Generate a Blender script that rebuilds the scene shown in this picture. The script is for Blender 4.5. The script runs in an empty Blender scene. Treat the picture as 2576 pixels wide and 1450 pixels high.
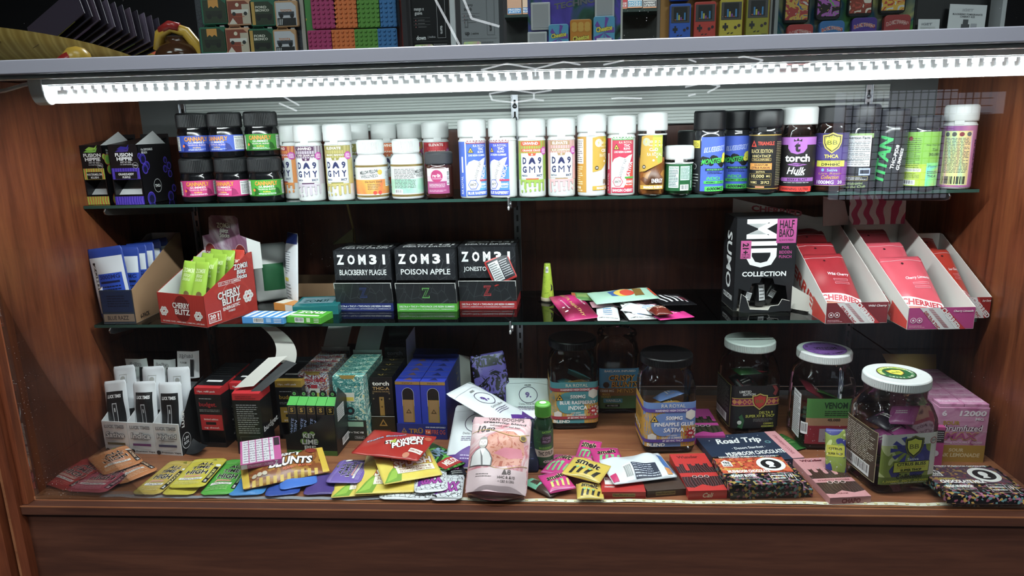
import bpy, math, random
from mathutils import Vector, Matrix
from mathutils.geometry import tessellate_polygon
from math import sin, cos, pi, radians, atan2, sqrt
random.seed(7)
SC = bpy.context.scene
COL = SC.collection
# ---------------------------------------------------------------- camera
FPX = 1752.0
CP = Vector((.092, -1.077, .631))
PIT, YAW, ROL = radians(13.03), radians(3.9), radians(-1.47)
FW = Vector((-sin(YAW)*cos(PIT), cos(YAW)*cos(PIT), -sin(PIT)))
_r = Vector((cos(YAW), sin(YAW), 0)); _u = _r.cross(FW)
RT = cos(ROL)*_r + sin(ROL)*_u
UP = -sin(ROL)*_r + cos(ROL)*_u
cam = bpy.data.cameras.new('camera'); cam.sensor_width = 36; cam.lens = 36*FPX/2576; cam.clip_start = .02
co = bpy.data.objects.new('camera', cam); COL.objects.link(co)
mw = Matrix((RT, UP, -FW)).transposed().to_4x4(); mw.translation = CP
co.matrix_world = mw; SC.camera = co
# ---------------------------------------------------------------- world, exposure, room light
SC.view_settings.view_transform = 'Standard'; SC.view_settings.look = 'None'
SC.view_settings.exposure = 0.0; SC.view_settings.gamma = 1.0; SC.view_settings.use_curve_mapping = False
try:
    cy = SC.cycles; cy.transparent_max_bounces = 20; cy.max_bounces = 4; cy.diffuse_bounces = 2; cy.glossy_bounces = 2; cy.transmission_bounces = 2; cy.caustics_reflective = False; cy.caustics_refractive = False
except Exception: pass
W = bpy.data.worlds.new('world'); SC.world = W; W.use_nodes = True
W.node_tree.nodes['Background'].inputs[0].default_value = (.75, .82, 1, 1)
W.node_tree.nodes['Background'].inputs[1].default_value = .05
CEIL_P, LED_P = 50.0, 11.0
def area(name, loc, rot, sx, sy, power, col=(1, 1, 1)):
    l = bpy.data.lights.new(name, 'AREA'); l.shape = 'RECTANGLE'; l.size = sx; l.size_y = sy; l.energy = power; l.color = col
    o = bpy.data.objects.new(name, l); COL.objects.link(o); o.location = loc; o.rotation_euler = rot
    return o
# ceiling panels of the shop (their diffuser plates are built with the room below)
for i, (x, y) in enumerate(((-1.6, -2.4), (1.6, -2.4), (0.0, -.9), (0, 1.6))):
    area('ceiling_panel_light', (x, y, 2.28), (0, 0, 0), 1.1, .5, CEIL_P, (.93, .96, 1))
# ---------------------------------------------------------------- photo helpers
def ray(x, y): return FW + RT*((x-1288)/FPX) + UP*((725-y)/FPX)
def at(x, y, z):
    d = ray(x, y); return CP + d*((z-CP.z)/d.z)
def aty(x, y, Y):
    d = ray(x, y); return CP + d*((Y-CP.y)/d.y)
def col(x, Y, z):
    k = x-1288; a = FPX*RT - k*FW
    return CP.x - ((Y-CP.y)*a.y + (z-CP.z)*a.z)/a.x
def pxm(P): return FPX/((Vector(P)-CP).dot(FW))
def hgt(P, ytop):
    """height above P at which the vertical through P reaches image row ytop"""
    a, b = 0, .6
    for _ in range(30):
        m = (a+b)/2; d = Vector((P[0], P[1], P[2]+m))-CP
        if 725-FPX*d.dot(UP)/d.dot(FW) > ytop: a = m
        else: b = m
    return m
def face(X, Y): return atan2(CP.x-X, Y-CP.y)
# ---------------------------------------------------------------- materials
def lin(c): return c/12.92 if c <= .04045 else ((c+.055)/1.055)**2.4
SAT = .88  # mutes all colours to paint in the milky haze of glass reflections
def rgb(h):
    h = h.lstrip('#')
    if len(h) == 3: h = ''.join(c*2 for c in h)
    c = [lin(int(h[i:i+2], 16)/255) for i in (0, 2, 4)]; y = .3*c[0]+.55*c[1]+.15*c[2]
    return tuple(y+(q-y)*SAT for q in c)
_mc = {}
def nm(name):
    m = bpy.data.materials.new(name); m.use_nodes = True; return m, m.node_tree.nodes, m.node_tree.links
def mat(c, r=.45, m=0, e=0, sp=.5):
    if not isinstance(c, str): return c
    k = (c, r, m, e, sp)
    if k in _mc: return _mc[k]
    M, N, L = nm('surface_'+c.strip('#')); b = N['Principled BSDF']
    b.inputs['Base Color'].default_value = (*rgb(c), 1); b.inputs['Roughness'].default_value = r
    b.inputs['Metallic'].default_value = m; b.inputs['Specular IOR Level'].default_value = sp
    if e:
        b.inputs['Emission Color'].default_value = (*rgb(c), 1); b.inputs['Emission Strength'].default_value = e
        try: M.cycles.emission_sampling = 'NONE' if e not in (1.5, 32) else 'AUTO'
        except Exception: pass
    _mc[k] = M; return M
def ramp(N, cols, inter='LINEAR'):
    R = N.new('ShaderNodeValToRGB'); R.color_ramp.interpolation = inter; E = R.color_ramp.elements
    n = len(cols)
    while len(E) < n: E.new(.5)
    for i, c in enumerate(cols):
        if isinstance(c, tuple): E[i].position = c[0]; c = c[1]
        else: E[i].position = i/(n-1) if inter == 'LINEAR' else i/n
        E[i].color = (*rgb(c), 1)
    return R
def art(name, cols, scale=60, dist=2.0, kind='noise', r=.4, inter='CONSTANT', stretch=(1, 1, 1), detail=2, metal=0):
    """printed pattern: a distorted procedural field cut into flat inks"""
    M, N, L = nm(name); b = N['Principled BSDF']; b.inputs['Roughness'].default_value = r; b.inputs['Metallic'].default_value = metal
    tc = N.new('ShaderNodeTexCoord'); mp = N.new('ShaderNodeMapping'); mp.inputs['Scale'].default_value = stretch
    L.new(tc.outputs['Object'], mp.inputs[0])
    if kind == 'noise':
        t = N.new('ShaderNodeTexNoise'); t.inputs['Scale'].default_value = scale; t.inputs['Detail'].default_value = detail; t.inputs['Distortion'].default_value = dist; o = t.outputs[0]
    elif kind == 'vor':
        t = N.new('ShaderNodeTexVoronoi'); t.inputs['Scale'].default_value = scale; o = t.outputs['Distance']
    elif kind == 'cell':
        t = N.new('ShaderNodeTexVoronoi'); t.inputs['Scale'].default_value = scale; sp = N.new('ShaderNodeSeparateColor'); L.new(t.outputs['Color'], sp.inputs[0]); o = sp.outputs[0]
    elif kind == 'edge':
        t = N.new('ShaderNodeTexVoronoi'); t.feature = 'DISTANCE_TO_EDGE'; t.inputs['Scale'].default_value = scale; o = t.outputs['Distance']
    else:
        t = N.new('ShaderNodeTexWave'); t.inputs['Scale'].default_value = scale; t.inputs['Distortion'].default_value = dist; t.inputs['Detail'].default_value = detail; o = t.outputs['Fac']
    L.new(mp.outputs[0], t.inputs['Vector'])
    R = ramp(N, cols, inter); L.new(o, R.inputs[0]); L.new(R.outputs[0], b.inputs['Base Color'])
    return M
def wood(name, c1, c2, c3, axis='x', sc=1.0, rough=.38):
    M, N, L = nm(name); b = N['Principled BSDF']; b.inputs['Roughness'].default_value = rough
    tc = N.new('ShaderNodeTexCoord'); mp = N.new('ShaderNodeMapping')
    s = {'x': (1.2, 14, 14), 'y': (14, 1.2, 14), 'z': (14, 14, 1.2)}[axis]
    mp.inputs['Scale'].default_value = [q*sc for q in s]; L.new(tc.outputs['Object'], mp.inputs[0])
    n1 = N.new('ShaderNodeTexNoise'); n1.inputs['Scale'].default_value = 2.2; n1.inputs['Detail'].default_value = 6; n1.inputs['Distortion'].default_value = 1.1
    n2 = N.new('ShaderNodeTexNoise'); n2.inputs['Scale'].default_value = 14; n2.inputs['Detail'].default_value = 3
    L.new(mp.outputs[0], n1.inputs[0]); L.new(mp.outputs[0], n2.inputs[0])
    mx = N.new('ShaderNodeMath'); mx.operation = 'MULTIPLY_ADD'; mx.inputs[1].default_value = .35; L.new(n2.outputs[0], mx.inputs[0]); 
    m2 = N.new('ShaderNodeMath'); m2.operation = 'MULTIPLY'; m2.inputs[1].default_value = .7; L.new(n1.outputs[0], m2.inputs[0]); L.new(m2.outputs[0], mx.inputs[2])
    R = ramp(N, [(.33, c1), (.5, c2), (.68, c3)]); L.new(mx.outputs[0], R.inputs[0]); L.new(R.outputs[0], b.inputs['Base Color'])
    return M
def clear(name, tint='ffffff', ior=1.45, rough=.03, spec=1.0, dust=0):
    """thin clear sheet: see-through body with a Fresnel mirror on it"""
    M, N, L = nm(name); N.remove(N['Principled BSDF']); out = N['Material Output']
    tr = N.new('ShaderNodeBsdfTransparent'); tr.inputs[0].default_value = (*rgb(tint), 1)
    gl = N.new('ShaderNodeBsdfGlossy'); gl.inputs['Roughness'].default_value = rough
    fr = N.new('ShaderNodeFresnel'); fr.inputs[0].default_value = ior
    mu = N.new('ShaderNodeMath'); mu.operation = 'MULTIPLY'; mu.inputs[1].default_value = spec; mu.use_clamp = True
    L.new(fr.outputs[0], mu.inputs[0]); mx = N.new('ShaderNodeMixShader')
    L.new(mu.outputs[0], mx.inputs[0]); L.new(tr.outputs[0], mx.inputs[1]); L.new(gl.outputs[0], mx.inputs[2])
    src = mx
    if dust:
        tc = N.new('ShaderNodeTexCoord'); v = N.new('ShaderNodeTexVoronoi'); v.inputs['Scale'].default_value = 130
        L.new(tc.outputs['Object'], v.inputs['Vector']); n = N.new('ShaderNodeTexNoise'); n.inputs['Scale'].default_value = 3.0; n.inputs['Detail'].default_value = 3
        L.new(tc.outputs['Object'], n.inputs['Vector'])
        th = N.new('ShaderNodeMapRange'); th.inputs[1].default_value = .54; th.inputs[2].default_value = .85; th.inputs[3].default_value = 0; th.inputs[4].default_value = .22
        L.new(n.outputs[0], th.inputs[0]); lt = N.new('ShaderNodeMath'); lt.operation = 'LESS_THAN'
        L.new(v.outputs['Distance'], lt.inputs[0]); L.new(th.outputs[0], lt.inputs[1])
        k = N.new('ShaderNodeMath'); k.operation = 'MULTIPLY'; k.inputs[1].default_value = dust; L.new(lt.outputs[0], k.inputs[0])
        df = N.new('ShaderNodeBsdfDiffuse'); df.inputs[0].default_value = (.8, .8, .8, 1)
        m3 = N.new('ShaderNodeMixShader'); L.new(k.outputs[0], m3.inputs[0]); L.new(mx.outputs[0], m3.inputs[1]); L.new(df.outputs[0], m3.inputs[2]); src = m3
    L.new(src.outputs[0], out.inputs[0]); return M
# ---------------------------------------------------------------- objects
def tag(o, label=None, cat=None, group=None, kind=None):
    if label: o['label'] = label
    if cat: o['category'] = cat
    if group: o['group'] = group
    if kind: o['kind'] = kind
    return o
def thing(name, label, cat, loc=(0, 0, 0), rot=0, group=None):
    o = bpy.data.objects.new(name, None); COL.objects.link(o); o.empty_display_size = .02
    o.location = loc; o.rotation_euler = rot if isinstance(rot, (tuple, list)) else (0, 0, rot)
    return tag(o, label, cat, group)
class B:
    def __init__(s): s.v = []; s.f = []; s.fm = []; s.ms = []; s.sm = []
    def add(s, vs, fs, m, smooth=False):
        m = mat(m)
        if m not in s.ms: s.ms.append(m)
        k = s.ms.index(m); o = len(s.v); s.v += [tuple(p) for p in vs]
        for f in fs: s.f.append([i+o for i in f]); s.fm.append(k); s.sm.append(smooth)
        return s
    def box(s, x0, x1, y0, y1, z0, z1, m):
        return s.add([(x, y, z) for z in (z0, z1) for y in (y0, y1) for x in (x0, x1)],
                     [(0, 2, 3, 1), (4, 5, 7, 6), (0, 1, 5, 4), (2, 6, 7, 3), (0, 4, 6, 2), (1, 3, 7, 5)], m)
    def hexa(s, p, m):
        """eight corners: bottom ring of four, then top ring"""
        return s.add(p, [(3, 2, 1, 0), (4, 5, 6, 7), (0, 1, 5, 4), (1, 2, 6, 5), (2, 3, 7, 6), (3, 0, 4, 7)], m)
    def prism(s, pts, a, b, m, axis='z', smooth=False):
        n = len(pts)
        f = {'z': lambda p, h: (p[0], p[1], h), 'y': lambda p, h: (p[0], h, p[1]), 'x': lambda p, h: (h, p[0], p[1])}[axis]
        vs = [f(p, a) for p in pts] + [f(p, b) for p in pts]
        return s.add(vs, [list(range(n))[::-1], list(range(n, 2*n))] + [(i, (i+1) % n, n+(i+1) % n, n+i) for i in range(n)], m, smooth)
    def lathe(s, prof, m, seg=28, c=(0, 0), n=None, smooth=True):
        """profile of (radius, z[, n]); n is the superellipse power of that ring"""
        vs = []; fs = []; k = len(prof)
        for p in prof:
            e = p[2] if len(p) > 2 else (n or 2)
            for j in range(seg):
                t = 2*pi*(j+.5)/seg; q = (abs(cos(t))**e+abs(sin(t))**e)**(-1/e) if e != 2 else 1
                vs.append((c[0]+p[0]*q*cos(t), c[1]+p[0]*q*sin(t), p[1]))
        for i in range(k-1):
            for j in range(seg):
                a = i*seg+j; b = i*seg+(j+1) % seg
                fs.append((a, b, b+seg, a+seg))
        return s.add(vs, fs, m, smooth)
    def tubeline(s, pts, r, m, seg=8):
        pts = [Vector(p) for p in pts]; vs = []; fs = []
        for i, p in enumerate(pts):
            d = (pts[min(i+1, len(pts)-1)]-pts[max(i-1, 0)]).normalized()
            a = d.orthogonal().normalized() if i == 0 else (a - d*a.dot(d)).normalized()
            b = d.cross(a)
            vs += [p+(a*cos(2*pi*j/seg)+b*sin(2*pi*j/seg))*r for j in range(seg)]
        for i in range(len(pts)-1):
            for j in range(seg): fs.append((i*seg+j, i*seg+(j+1) % seg, (i+1)*seg+(j+1) % seg, (i+1)*seg+j))
        fs += [list(range(seg))[::-1], list(range((len(pts)-1)*seg, len(pts)*seg))]
        return s.add(vs, fs, m, True)
    def grid(s, fn, nu, nv, m, flip=False, smooth=True):
        vs = [fn(i/nu, j/nv) for j in range(nv+1) for i in range(nu+1)]
        fs = [(j*(nu+1)+i, j*(nu+1)+i+1, (j+1)*(nu+1)+i+1, (j+1)*(nu+1)+i) for j in range(nv) for i in range(nu)]
        if flip: fs = [f[::-1] for f in fs]
        return s.add(vs, fs, m, smooth)
    def build(s, name, par=None, loc=None, rot=None, bev=0, seg=2, label=None):
        me = bpy.data.meshes.new(name); me.from_pydata(s.v, [], s.f)
        for m in s.ms: me.materials.append(m)
        me.polygons.foreach_set('material_index', s.fm); me.polygons.foreach_set('use_smooth', s.sm); me.update()
        o = bpy.data.objects.new(name, me); COL.objects.link(o)
        if par: o.parent = par
        if loc: o.location = loc
        if rot is not None: o.rotation_euler = rot if isinstance(rot, (tuple, list)) else (0, 0, rot)
        if bev:
            md = o.modifiers.new('bevel', 'BEVEL'); md.width = bev; md.segments = seg; md.limit_method = 'ANGLE'; md.angle_limit = radians(40); md.harden_normals = False
        if label: o['label'] = label
        return o
def boxpart(name, par, x0, x1, y0, y1, z0, z1, m, bev=0, rot=None, loc=None):
    return B().box(x0, x1, y0, y1, z0, z1, m).build(name, par, loc, rot, bev)
def struct(o): o['kind'] = 'structure'; return o
# ---------------------------------------------------------------- printing on surfaces (millimetres)
_tx = {}
_tc = bpy.data.curves.new('lettering', 'FONT'); _tc.resolution_u = 2; _tc.fill_mode = 'FRONT'
_to = bpy.data.objects.new('lettering', _tc)
def glyphs(t, b):
    k = (t, b)
    if k not in _tx:
        _tc.body = t; _tc.offset = b; me = bpy.data.meshes.new_from_object(_to)
        v = [(p.co.x, p.co.y) for p in me.vertices]; f = [list(p.vertices) for p in me.polygons]
        bpy.data.meshes.remove(me)
        if not v: v = [(0, 0), (1, 1)]
        xs = [p[0] for p in v]; ys = [p[1] for p in v]
        _tx[k] = (v, f, min(xs), max(xs), min(ys), max(ys))
    return _tx[k]
def flat(o, u, v):
    o, u, v = Vector(o), Vector(u).normalized(), Vector(v).normalized(); n = u.cross(v)
    return lambda a, b, h: o+u*a+v*b+n*h
def ring(r, z0=0, n=2):
    """surface of a round (n=2) or square-ish jar; u runs along the girth, 0 at the front"""
    if n == 2: return lambda a, b, h: Vector(((r+h)*sin(a/r), -(r+h)*cos(a/r), z0+b))
    pts = []
    for j in range(721):
        t = -pi/2-pi+2*pi*j/720; q = (abs(cos(t))**n+abs(sin(t))**n)**(-1/n); pts.append((r*q*cos(t), r*q*sin(t)))
    L = [0]
    for j in range(720): L.append(L[-1]+math.hypot(pts[j+1][0]-pts[j][0], pts[j+1][1]-pts[j][1]))
    half = L[360]
    import bisect
    def f(a, b, h):
        s = min(max(a+half, 0), L[-1]-1e-6); i = max(0, min(719, bisect.bisect_right(L, s)-1)); k = (s-L[i])/(L[i+1]-L[i])
        x = pts[i][0]*(1-k)+pts[i+1][0]*k; y = pts[i][1]*(1-k)+pts[i+1][1]*k
        tx, ty = pts[i+1][0]-pts[i][0], pts[i+1][1]-pts[i][1]; q = math.hypot(tx, ty)
        return Vector((x+ty/q*h, y-tx/q*h, z0+b))
    return f
class P(B):
    def __init__(s, surf, step=0, h0=.0003):
        B.__init__(s); s.S = surf; s.h = h0; s.step = step; s.dh = .00003 if step else .000012
    def put(s, pts, fs, m):
        s.h += s.dh
        if s.step: pts, fs = s.fine(pts, fs)
        return s.add([s.S(u*.001, v*.001, s.h) for u, v in pts], fs, m, False)
    def fine(s, pts, fs):
        """cut faces into pieces small enough to follow a curved surface"""
        pts = list(pts); out = []; mid = {}; L2 = (s.step*1.3)**2; bo = getattr(s, 'both', 0)
        for f in fs:
            if len(f) == 4 and max(abs(pts[f[i]][0]-pts[f[(i+1) % 4]][0]) for i in range(4)) <= s.step*1.3: out.append(f); continue
            T = [f] if len(f) == 3 else [[f[i] for i in q] for q in tessellate_polygon([[Vector((*pts[i], 0)) for i in f]])]
            while T:
                q = T.pop(); e = [((pts[q[i]][0]-pts[q[(i+1) % 3]][0])**2+((pts[q[i]][1]-pts[q[(i+1) % 3]][1])**2 if bo else 0), i) for i in range(3)]
                l, i = max(e)
                if l <= L2: out.append(q); continue
                a, b, c = q[i], q[(i+1) % 3], q[(i+2) % 3]; k = (min(a, b), max(a, b))
                if k not in mid: mid[k] = len(pts); pts.append(((pts[a][0]+pts[b][0])/2, (pts[a][1]+pts[b][1])/2))
                T += [[a, mid[k], c], [mid[k], b, c]]
        return pts, out
    def r(s, u0, v0, u1, v1, m):
        if not s.step: return s.put([(u0, v0), (u1, v0), (u1, v1), (u0, v1)], [(0, 1, 2, 3)], m)
        nu = max(1, int(abs(u1-u0)/s.step+.999)); nv = 1 if s.step > 0 and not getattr(s, 'both', 0) else max(1, int(abs(v1-v0)/s.step+.999))
        pts = [(u0+(u1-u0)*i/nu, v0+(v1-v0)*j/nv) for j in range(nv+1) for i in range(nu+1)]
        return s.put(pts, [(j*(nu+1)+i, j*(nu+1)+i+1, (j+1)*(nu+1)+i+1, (j+1)*(nu+1)+i) for j in range(nv) for i in range(nu)], m)
    def poly(s, pts, m): return s.put(pts, [list(range(len(pts)))], m)
    def c(s, u, v, r, m, n=18, ry=None): return s.poly([(u+r*cos(2*pi*i/n), v+(ry or r)*sin(2*pi*i/n)) for i in range(n)], m)
    def o(s, u, v, r0, r1, m, n=20, k=1):
        pts = [(u+r*cos(2*pi*i/n), v+k*r*sin(2*pi*i/n)) for r in (r0, r1) for i in range(n)]
        return s.put(pts, [(i, (i+1) % n, n+(i+1) % n, n+i) for i in range(n)], m)
    def fr(s, u0, v0, u1, v1, t, m):
        s.r(u0, v0, u1, v0+t, m); s.r(u0, v1-t, u1, v1, m); s.r(u0, v0, u0+t, v1, m); return s.r(u1-t, v0, u1, v1, m)
    def t(s, txt, u, v, w, h, m, b=.015, sh=0, rot=0):
        """text whose box of w x h is centred on (u, v)"""
        V, F, x0, x1, y0, y1 = glyphs(txt, b); W_, H_ = max(x1-x0, 1e-4), max(y1-y0, 1e-4); ca, sa = cos(radians(rot)), sin(radians(rot))
        pts = []
        for x, y in V:
            q = ((y-y0)/H_-.5)*h; p = ((x-x0)/W_-.5)*w+q*sh; pts.append((u+p*ca-q*sa, v+p*sa+q*ca))
        return s.put(pts, F, m)
    def ln(s, u0, v0, u1, v1, n, m, fill=.45):
        """rows of unreadably small print"""
        H_ = (v1-v0)/n
        for i in range(n):
            y = v1-H_*(i+.5); x = u0
            e = u1-(u1-u0)*random.choice((0, 0, .05, .2))
            while x < e-.1:
                w = min(random.uniform(.06, .22)*(u1-u0), e-x); s.r(x, y-H_*fill/2, x+w, y+H_*fill/2, m); s.h -= s.dh; x += w+(u1-u0)*.025
        s.h += s.dh; return s
    def bar(s, u0, v0, u1, v1, vert=False):
        s.r(u0, v0, u1, v1, 'f0f0f0'); L_ = (v1-v0) if vert else (u1-u0); x = L_*.07
        while x < L_*.93:
            w = L_*random.choice((.012, .02, .035))
            if vert: s.r(u0+(u1-u0)*.12, v0+x, u1-(u1-u0)*.12, v0+x+w, '111')
            else: s.r(u0+x, v0+(v1-v0)*.2, u0+x+w, v1-(v1-v0)*.1, '111')
            s.h -= s.dh; x += w+L_*random.choice((.015, .025, .03))
        s.h += s.dh*1.5; return s
    def drip(s, u0, u1, vt, m, n, lo, hi):
        """a band of paint drips hanging from vt"""
        w = (u1-u0)/n
        for i in range(n):
            L_ = random.uniform(lo, hi) if i % 2 == 0 else random.uniform(lo*.2, lo*.6); a = u0+w*i; k = [(a+w/2+w/2*cos(pi+pi*j/6), vt-L_+w/2*sin(pi+pi*j/6)) for j in range(7)]
            s.poly([(a, vt)]+k+[(a+w, vt)], m); s.h -= s.dh
        s.h += s.dh; return s
    def out(s, name='label', par=None, label=None):
        """the print belongs to the panel it is printed on"""
        for want in ON.get(name, ()):
            for c in (par.children if par else ()):
                if c.name.split('.')[0] == want and tuple(c.location) == (0, 0, 0) and tuple(c.rotation_euler) == (0, 0, 0): return s.build(name, c, label=label)
        return s.build(name, par, label=label)
ON = {'front_print': ('front_panel', 'body', 'panel', 'case', 'sheet'), 'side_print': ('side_panel', 'body'), 'top_print': ('top_panel', 'body'), 'wrap_label': ('body',), 'wrap_print': ('cone',), 'lid_disc': ('lid',), 'cap_dot': ('lid',), 'lid_band': ('lid',),
      'tray_print': ('front_panel',), 'band_print': ('base_band',), 'lip_print': ('front_lip',), 'upper_print': ('upper_front',), 'header_print': ('header_card',), 'flap_print': ('lid_flap',), 'board_print': ('panel',), 'tab_hole': ('hang_tab',), 'top_lettering': ('coloured_top',), 'label': ('body',)}
Z1, Z2, ZF, ZT = .4975, .2605, 0.0, .737
S1, S2, YB = .268, .226, .51
XL, XR = -.860, .900
# ================================================================ the showcase
WD_V = wood('wood_side', '54260f', '74381a', '884820', 'z')
WD_D = wood('wood_door', '3e1a10', '502416', '62301c', 'z')
WD_F = wood('wood_floor', '704024', '8c5230', 'a0663c', 'x')
WD_P = wood('wood_front', '402012', '4c2817', '5a321e', 'x', rough=.55)
WD_E = wood('wood_edge', '7a4526', '8d5630', '9c6238', 'x')
ALU = mat('b9bdc6', .32, .9); STEEL = mat('9a9da2', .28, 1); DARK = mat('0c0c0d', .6); WHITE = mat('e4e6e6', .45)
GLASS = clear('glass_front', 'fbfffd', 1.5, .0, .75, dust=.5)
GLASS_S = clear('glass_shelf', 'e9f3ee', 1.5, .0, 1.0)
EDGE = mat('2b4a42', .15)
PLAST = clear('clear_plastic', 'fdfdfd', 1.45, .025, .9)
struct(B().box(XL-.02, XL, -.03, .54, -.35, .729, WD_V).build('wall_left', bev=.001))
struct(B().box(XR, XR+.02, -.03, .54, -.35, .729, WD_V).build('wall_right', bev=.001))
flo = B()
fl = struct(B().box(XL, XR, -.003, YB+.03, -.03, -.004, WD_F).build('floor'))
n = 5; wy = (YB+.03)/n
for i in range(n):
    boxpart('floor_board', fl, XL+.0005, XR-.0005, -.002+wy*i+.0006, -.002+wy*(i+1)-.0006, -.004, 0, WD_F, .0006)
struct(B().box(XL, XR, -.024, -.003, -.017, .0, WD_P).build('trim_1', bev=.0015))
struct(B().box(XL, XR, -.0242, -.0225, -.0015, .0005, WD_E).build('trim_2'))
struct(B().box(XL, XR, -.013, .0, -.35, -.017, WD_P).build('wall_front'))
struct(B().box(XL, XL+.011, -.018, -.002, 0, .729, WD_V).build('trim_3', bev=.001))
struct(B().box(XL-.0205, XL-.016, -.0305, -.028, -.35, .729, WD_E).build('trim_4'))
struct(B().box(-1.6, XL-.036, -.032, .54, -.35, .72, WD_V).build('wall_neighbour', bev=.001))
struct(B().box(XL-.036, XL-.02, .1, .12, -.35, .72, DARK).build('wall_gap_shade'))  # black strip standing in for the shade between the two cases
struct(B().box(XL+.0115, XR, .0, .005, 0.0, .729, GLASS).build('window_1'))
# sliding doors at the back, with their tracks
struct(B().box(XL, .04, YB+.004, YB+.016, .012, .66, WD_D).build('door_1', bev=.001))
struct(B().box(.0, XR, YB+.018, YB+.03, .012, .66, WD_D).build('door_2', bev=.001))
tr = B().box(XL, XR, YB-.012, YB+.03, .0, .006, mat('6a4a3c', .4)).box(XL, XR, YB-.013, YB-.010, .0, .013, STEEL)
struct(tr.build('trim_5'))
hd = struct(B().box(XL, XR, YB+.002, YB+.032, .628, .727, mat('6a6e6e', .6)).build('wall_header'))
for z0, z1, k in ((.6295, .664, 5), (.670, .7, 5)):
    h = (z1-z0)/k
    for i in range(k): boxpart('slat', hd, -.765, .80, YB-.003, YB+.002, z0+h*i+.0002, z0+h*(i+1)-.0002, mat('d9dfdb', .4), .0008)
# slotted standards
def standard(x, label):
    t = thing('shelf_standard', label, 'shelf standard', (x, YB-.006, .02), 0, 'slotted standards on the back of the case')
    B().box(-.007, .007, .0, .006, 0, .68, STEEL).box(-.0078, -.0058, -.004, .0, 0, .68, STEEL).box(.0058, .0078, -.004, 0, 0, .68, STEEL).build('channel', t, bev=.0005); ch = [c for c in t.children][0]
    for i in range(26): boxpart('slot', ch, -.0022, .0022, -.0006, 0, .02+.0254*i, .034+.0254*i, DARK)
    for z in (.628, .655):
        B().lathe([(0, .004), (.003, .0035), (.0048, .001), (.005, 0)], STEEL, 16).build('screw', ch, (0, -.0005, z), (pi/2, 0, 0))
standard(-.755, 'slotted steel standard behind the stacked black lidded jars')
standard(.0005, 'slotted steel standard between the three black dispensers and the green cone')
standard(.756, 'slotted steel standard behind the white capped holographic tube end of the shelf')
# glass shelves in two panes each, on knife brackets
def bracket(xb, xt, ys, z, label):
    t = thing('shelf_bracket', label, 'bracket', (xb, YB-.009, z), 0, 'steel shelf brackets')
    dx, dy = xt-xb, ys-(YB-.009); a = atan2(dx, -dy); L_ = math.hypot(dx, dy)
    pr = [(0, -.034), (0, -.0), (L_, 0), (L_+.004, -.005), (L_+.002, -.011), (L_-.006, -.014), (.03, -.034)]
    B().prism([(-p, q) for p, q in pr], -.0016, .0016, STEEL, 'x').build('blade', t, rot=(0, 0, a), bev=.0006)
    B().box(-.004, .004, -.006, .003, -.034, .004, STEEL).build('hook', t)
def shelf(z, ys, yb, name):
    t = .006
    for x0, x1, w in ((XL+(.001 if z > .4 else .012), -.0008, 'pane towards the wooden end with the power lead'), (.0008, XR-.03, 'pane towards the plain wooden end')):
        r = thing('glass_shelf', f'{name} clear glass shelf, {w}', 'shelf', ((x0+x1)/2, (ys+yb)/2, z-t))
        w2, d2 = (x1-x0)/2, (yb-ys)/2
        B().add([(-w2, -d2, 0), (w2, -d2, 0), (w2, d2, 0), (-w2, d2, 0)], [(3, 2, 1, 0)], GLASS_S).add([(-w2, -d2, t), (w2, -d2, t), (w2, d2, t), (-w2, d2, t)], [(0, 1, 2, 3)], GLASS_S).build('pane', r)
        e = B()
        for a, b in (((-w2, -d2), (w2, -d2)), ((w2, -d2), (w2, d2)), ((w2, d2), (-w2, d2)), ((-w2, d2), (-w2, -d2))):
            e.add([(*a, 0), (*b, 0), (*b, t), (*a, t)], [(0, 1, 2, 3)], EDGE)
        e.build('polished_edge', r)
shelf(Z1, S1, YB-.02, 'upper'); shelf(Z2, S2, YB-.02, 'lower')
for z, ys, w in ((Z1-.0065, S1, 'upper'), (Z2-.0065, S2, 'lower')):
    bracket(-.755, -.815, ys, z, f'steel knife bracket under the {w} shelf at the power lead end')
    bracket(.0005, .002, ys, z, f'steel knife bracket under the {w} shelf where the panes meet')
    bracket(.756, .817, ys, z, f'steel knife bracket under the {w} shelf at the plain wooden end')
for z, ys, w in ((Z1, S1, 'upper'), (Z2, S2, 'lower')):
    t = thing('shelf_clip', f'tiny bright clip on the pane joint of the {w} shelf', 'clip', (-.002, ys-.004, z-.02))
    B().box(-.002, .002, 0, .0025, 0, .022, mat('dfe3e6', .2, .9)).build('plate', t, bev=.0008)
    B().lathe([(0, -.004), (.002, -.002), (.0022, .003), (0, .005)], mat('eef0f2', .2, .6), 10).build('peg', t, (0, 0, 0))
# top: aluminium rail, white strip, glass deck, upper glass
rl = B().box(-1.7, 1.3, -.016, .004, .7285, .7495, mat('a9adb8', .38, .55)).build('trim_6', bev=.0015); struct(rl)
struct(B().box(XL-.02, XR+.02, .005, .1, .7285, .732, mat('cfd4d2', .5)).build('ceiling_strip'))
struct(B().box(XL-.02, XR+.02, .0052, .012, .722, .7285, mat('e6eae8', .3)).build('trim_7', bev=.002))
struct(B().box(XL-.02, XR+.02, .1, YB+.03, .7295, .7365, clear('glass_deck', 'dfe8e4', 1.5, .0, 1.0)).build('window_2'))
struct(B().box(-1.7, 1.3, .004, .008, .7495, 1.15, GLASS).build('window_3'))
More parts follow.
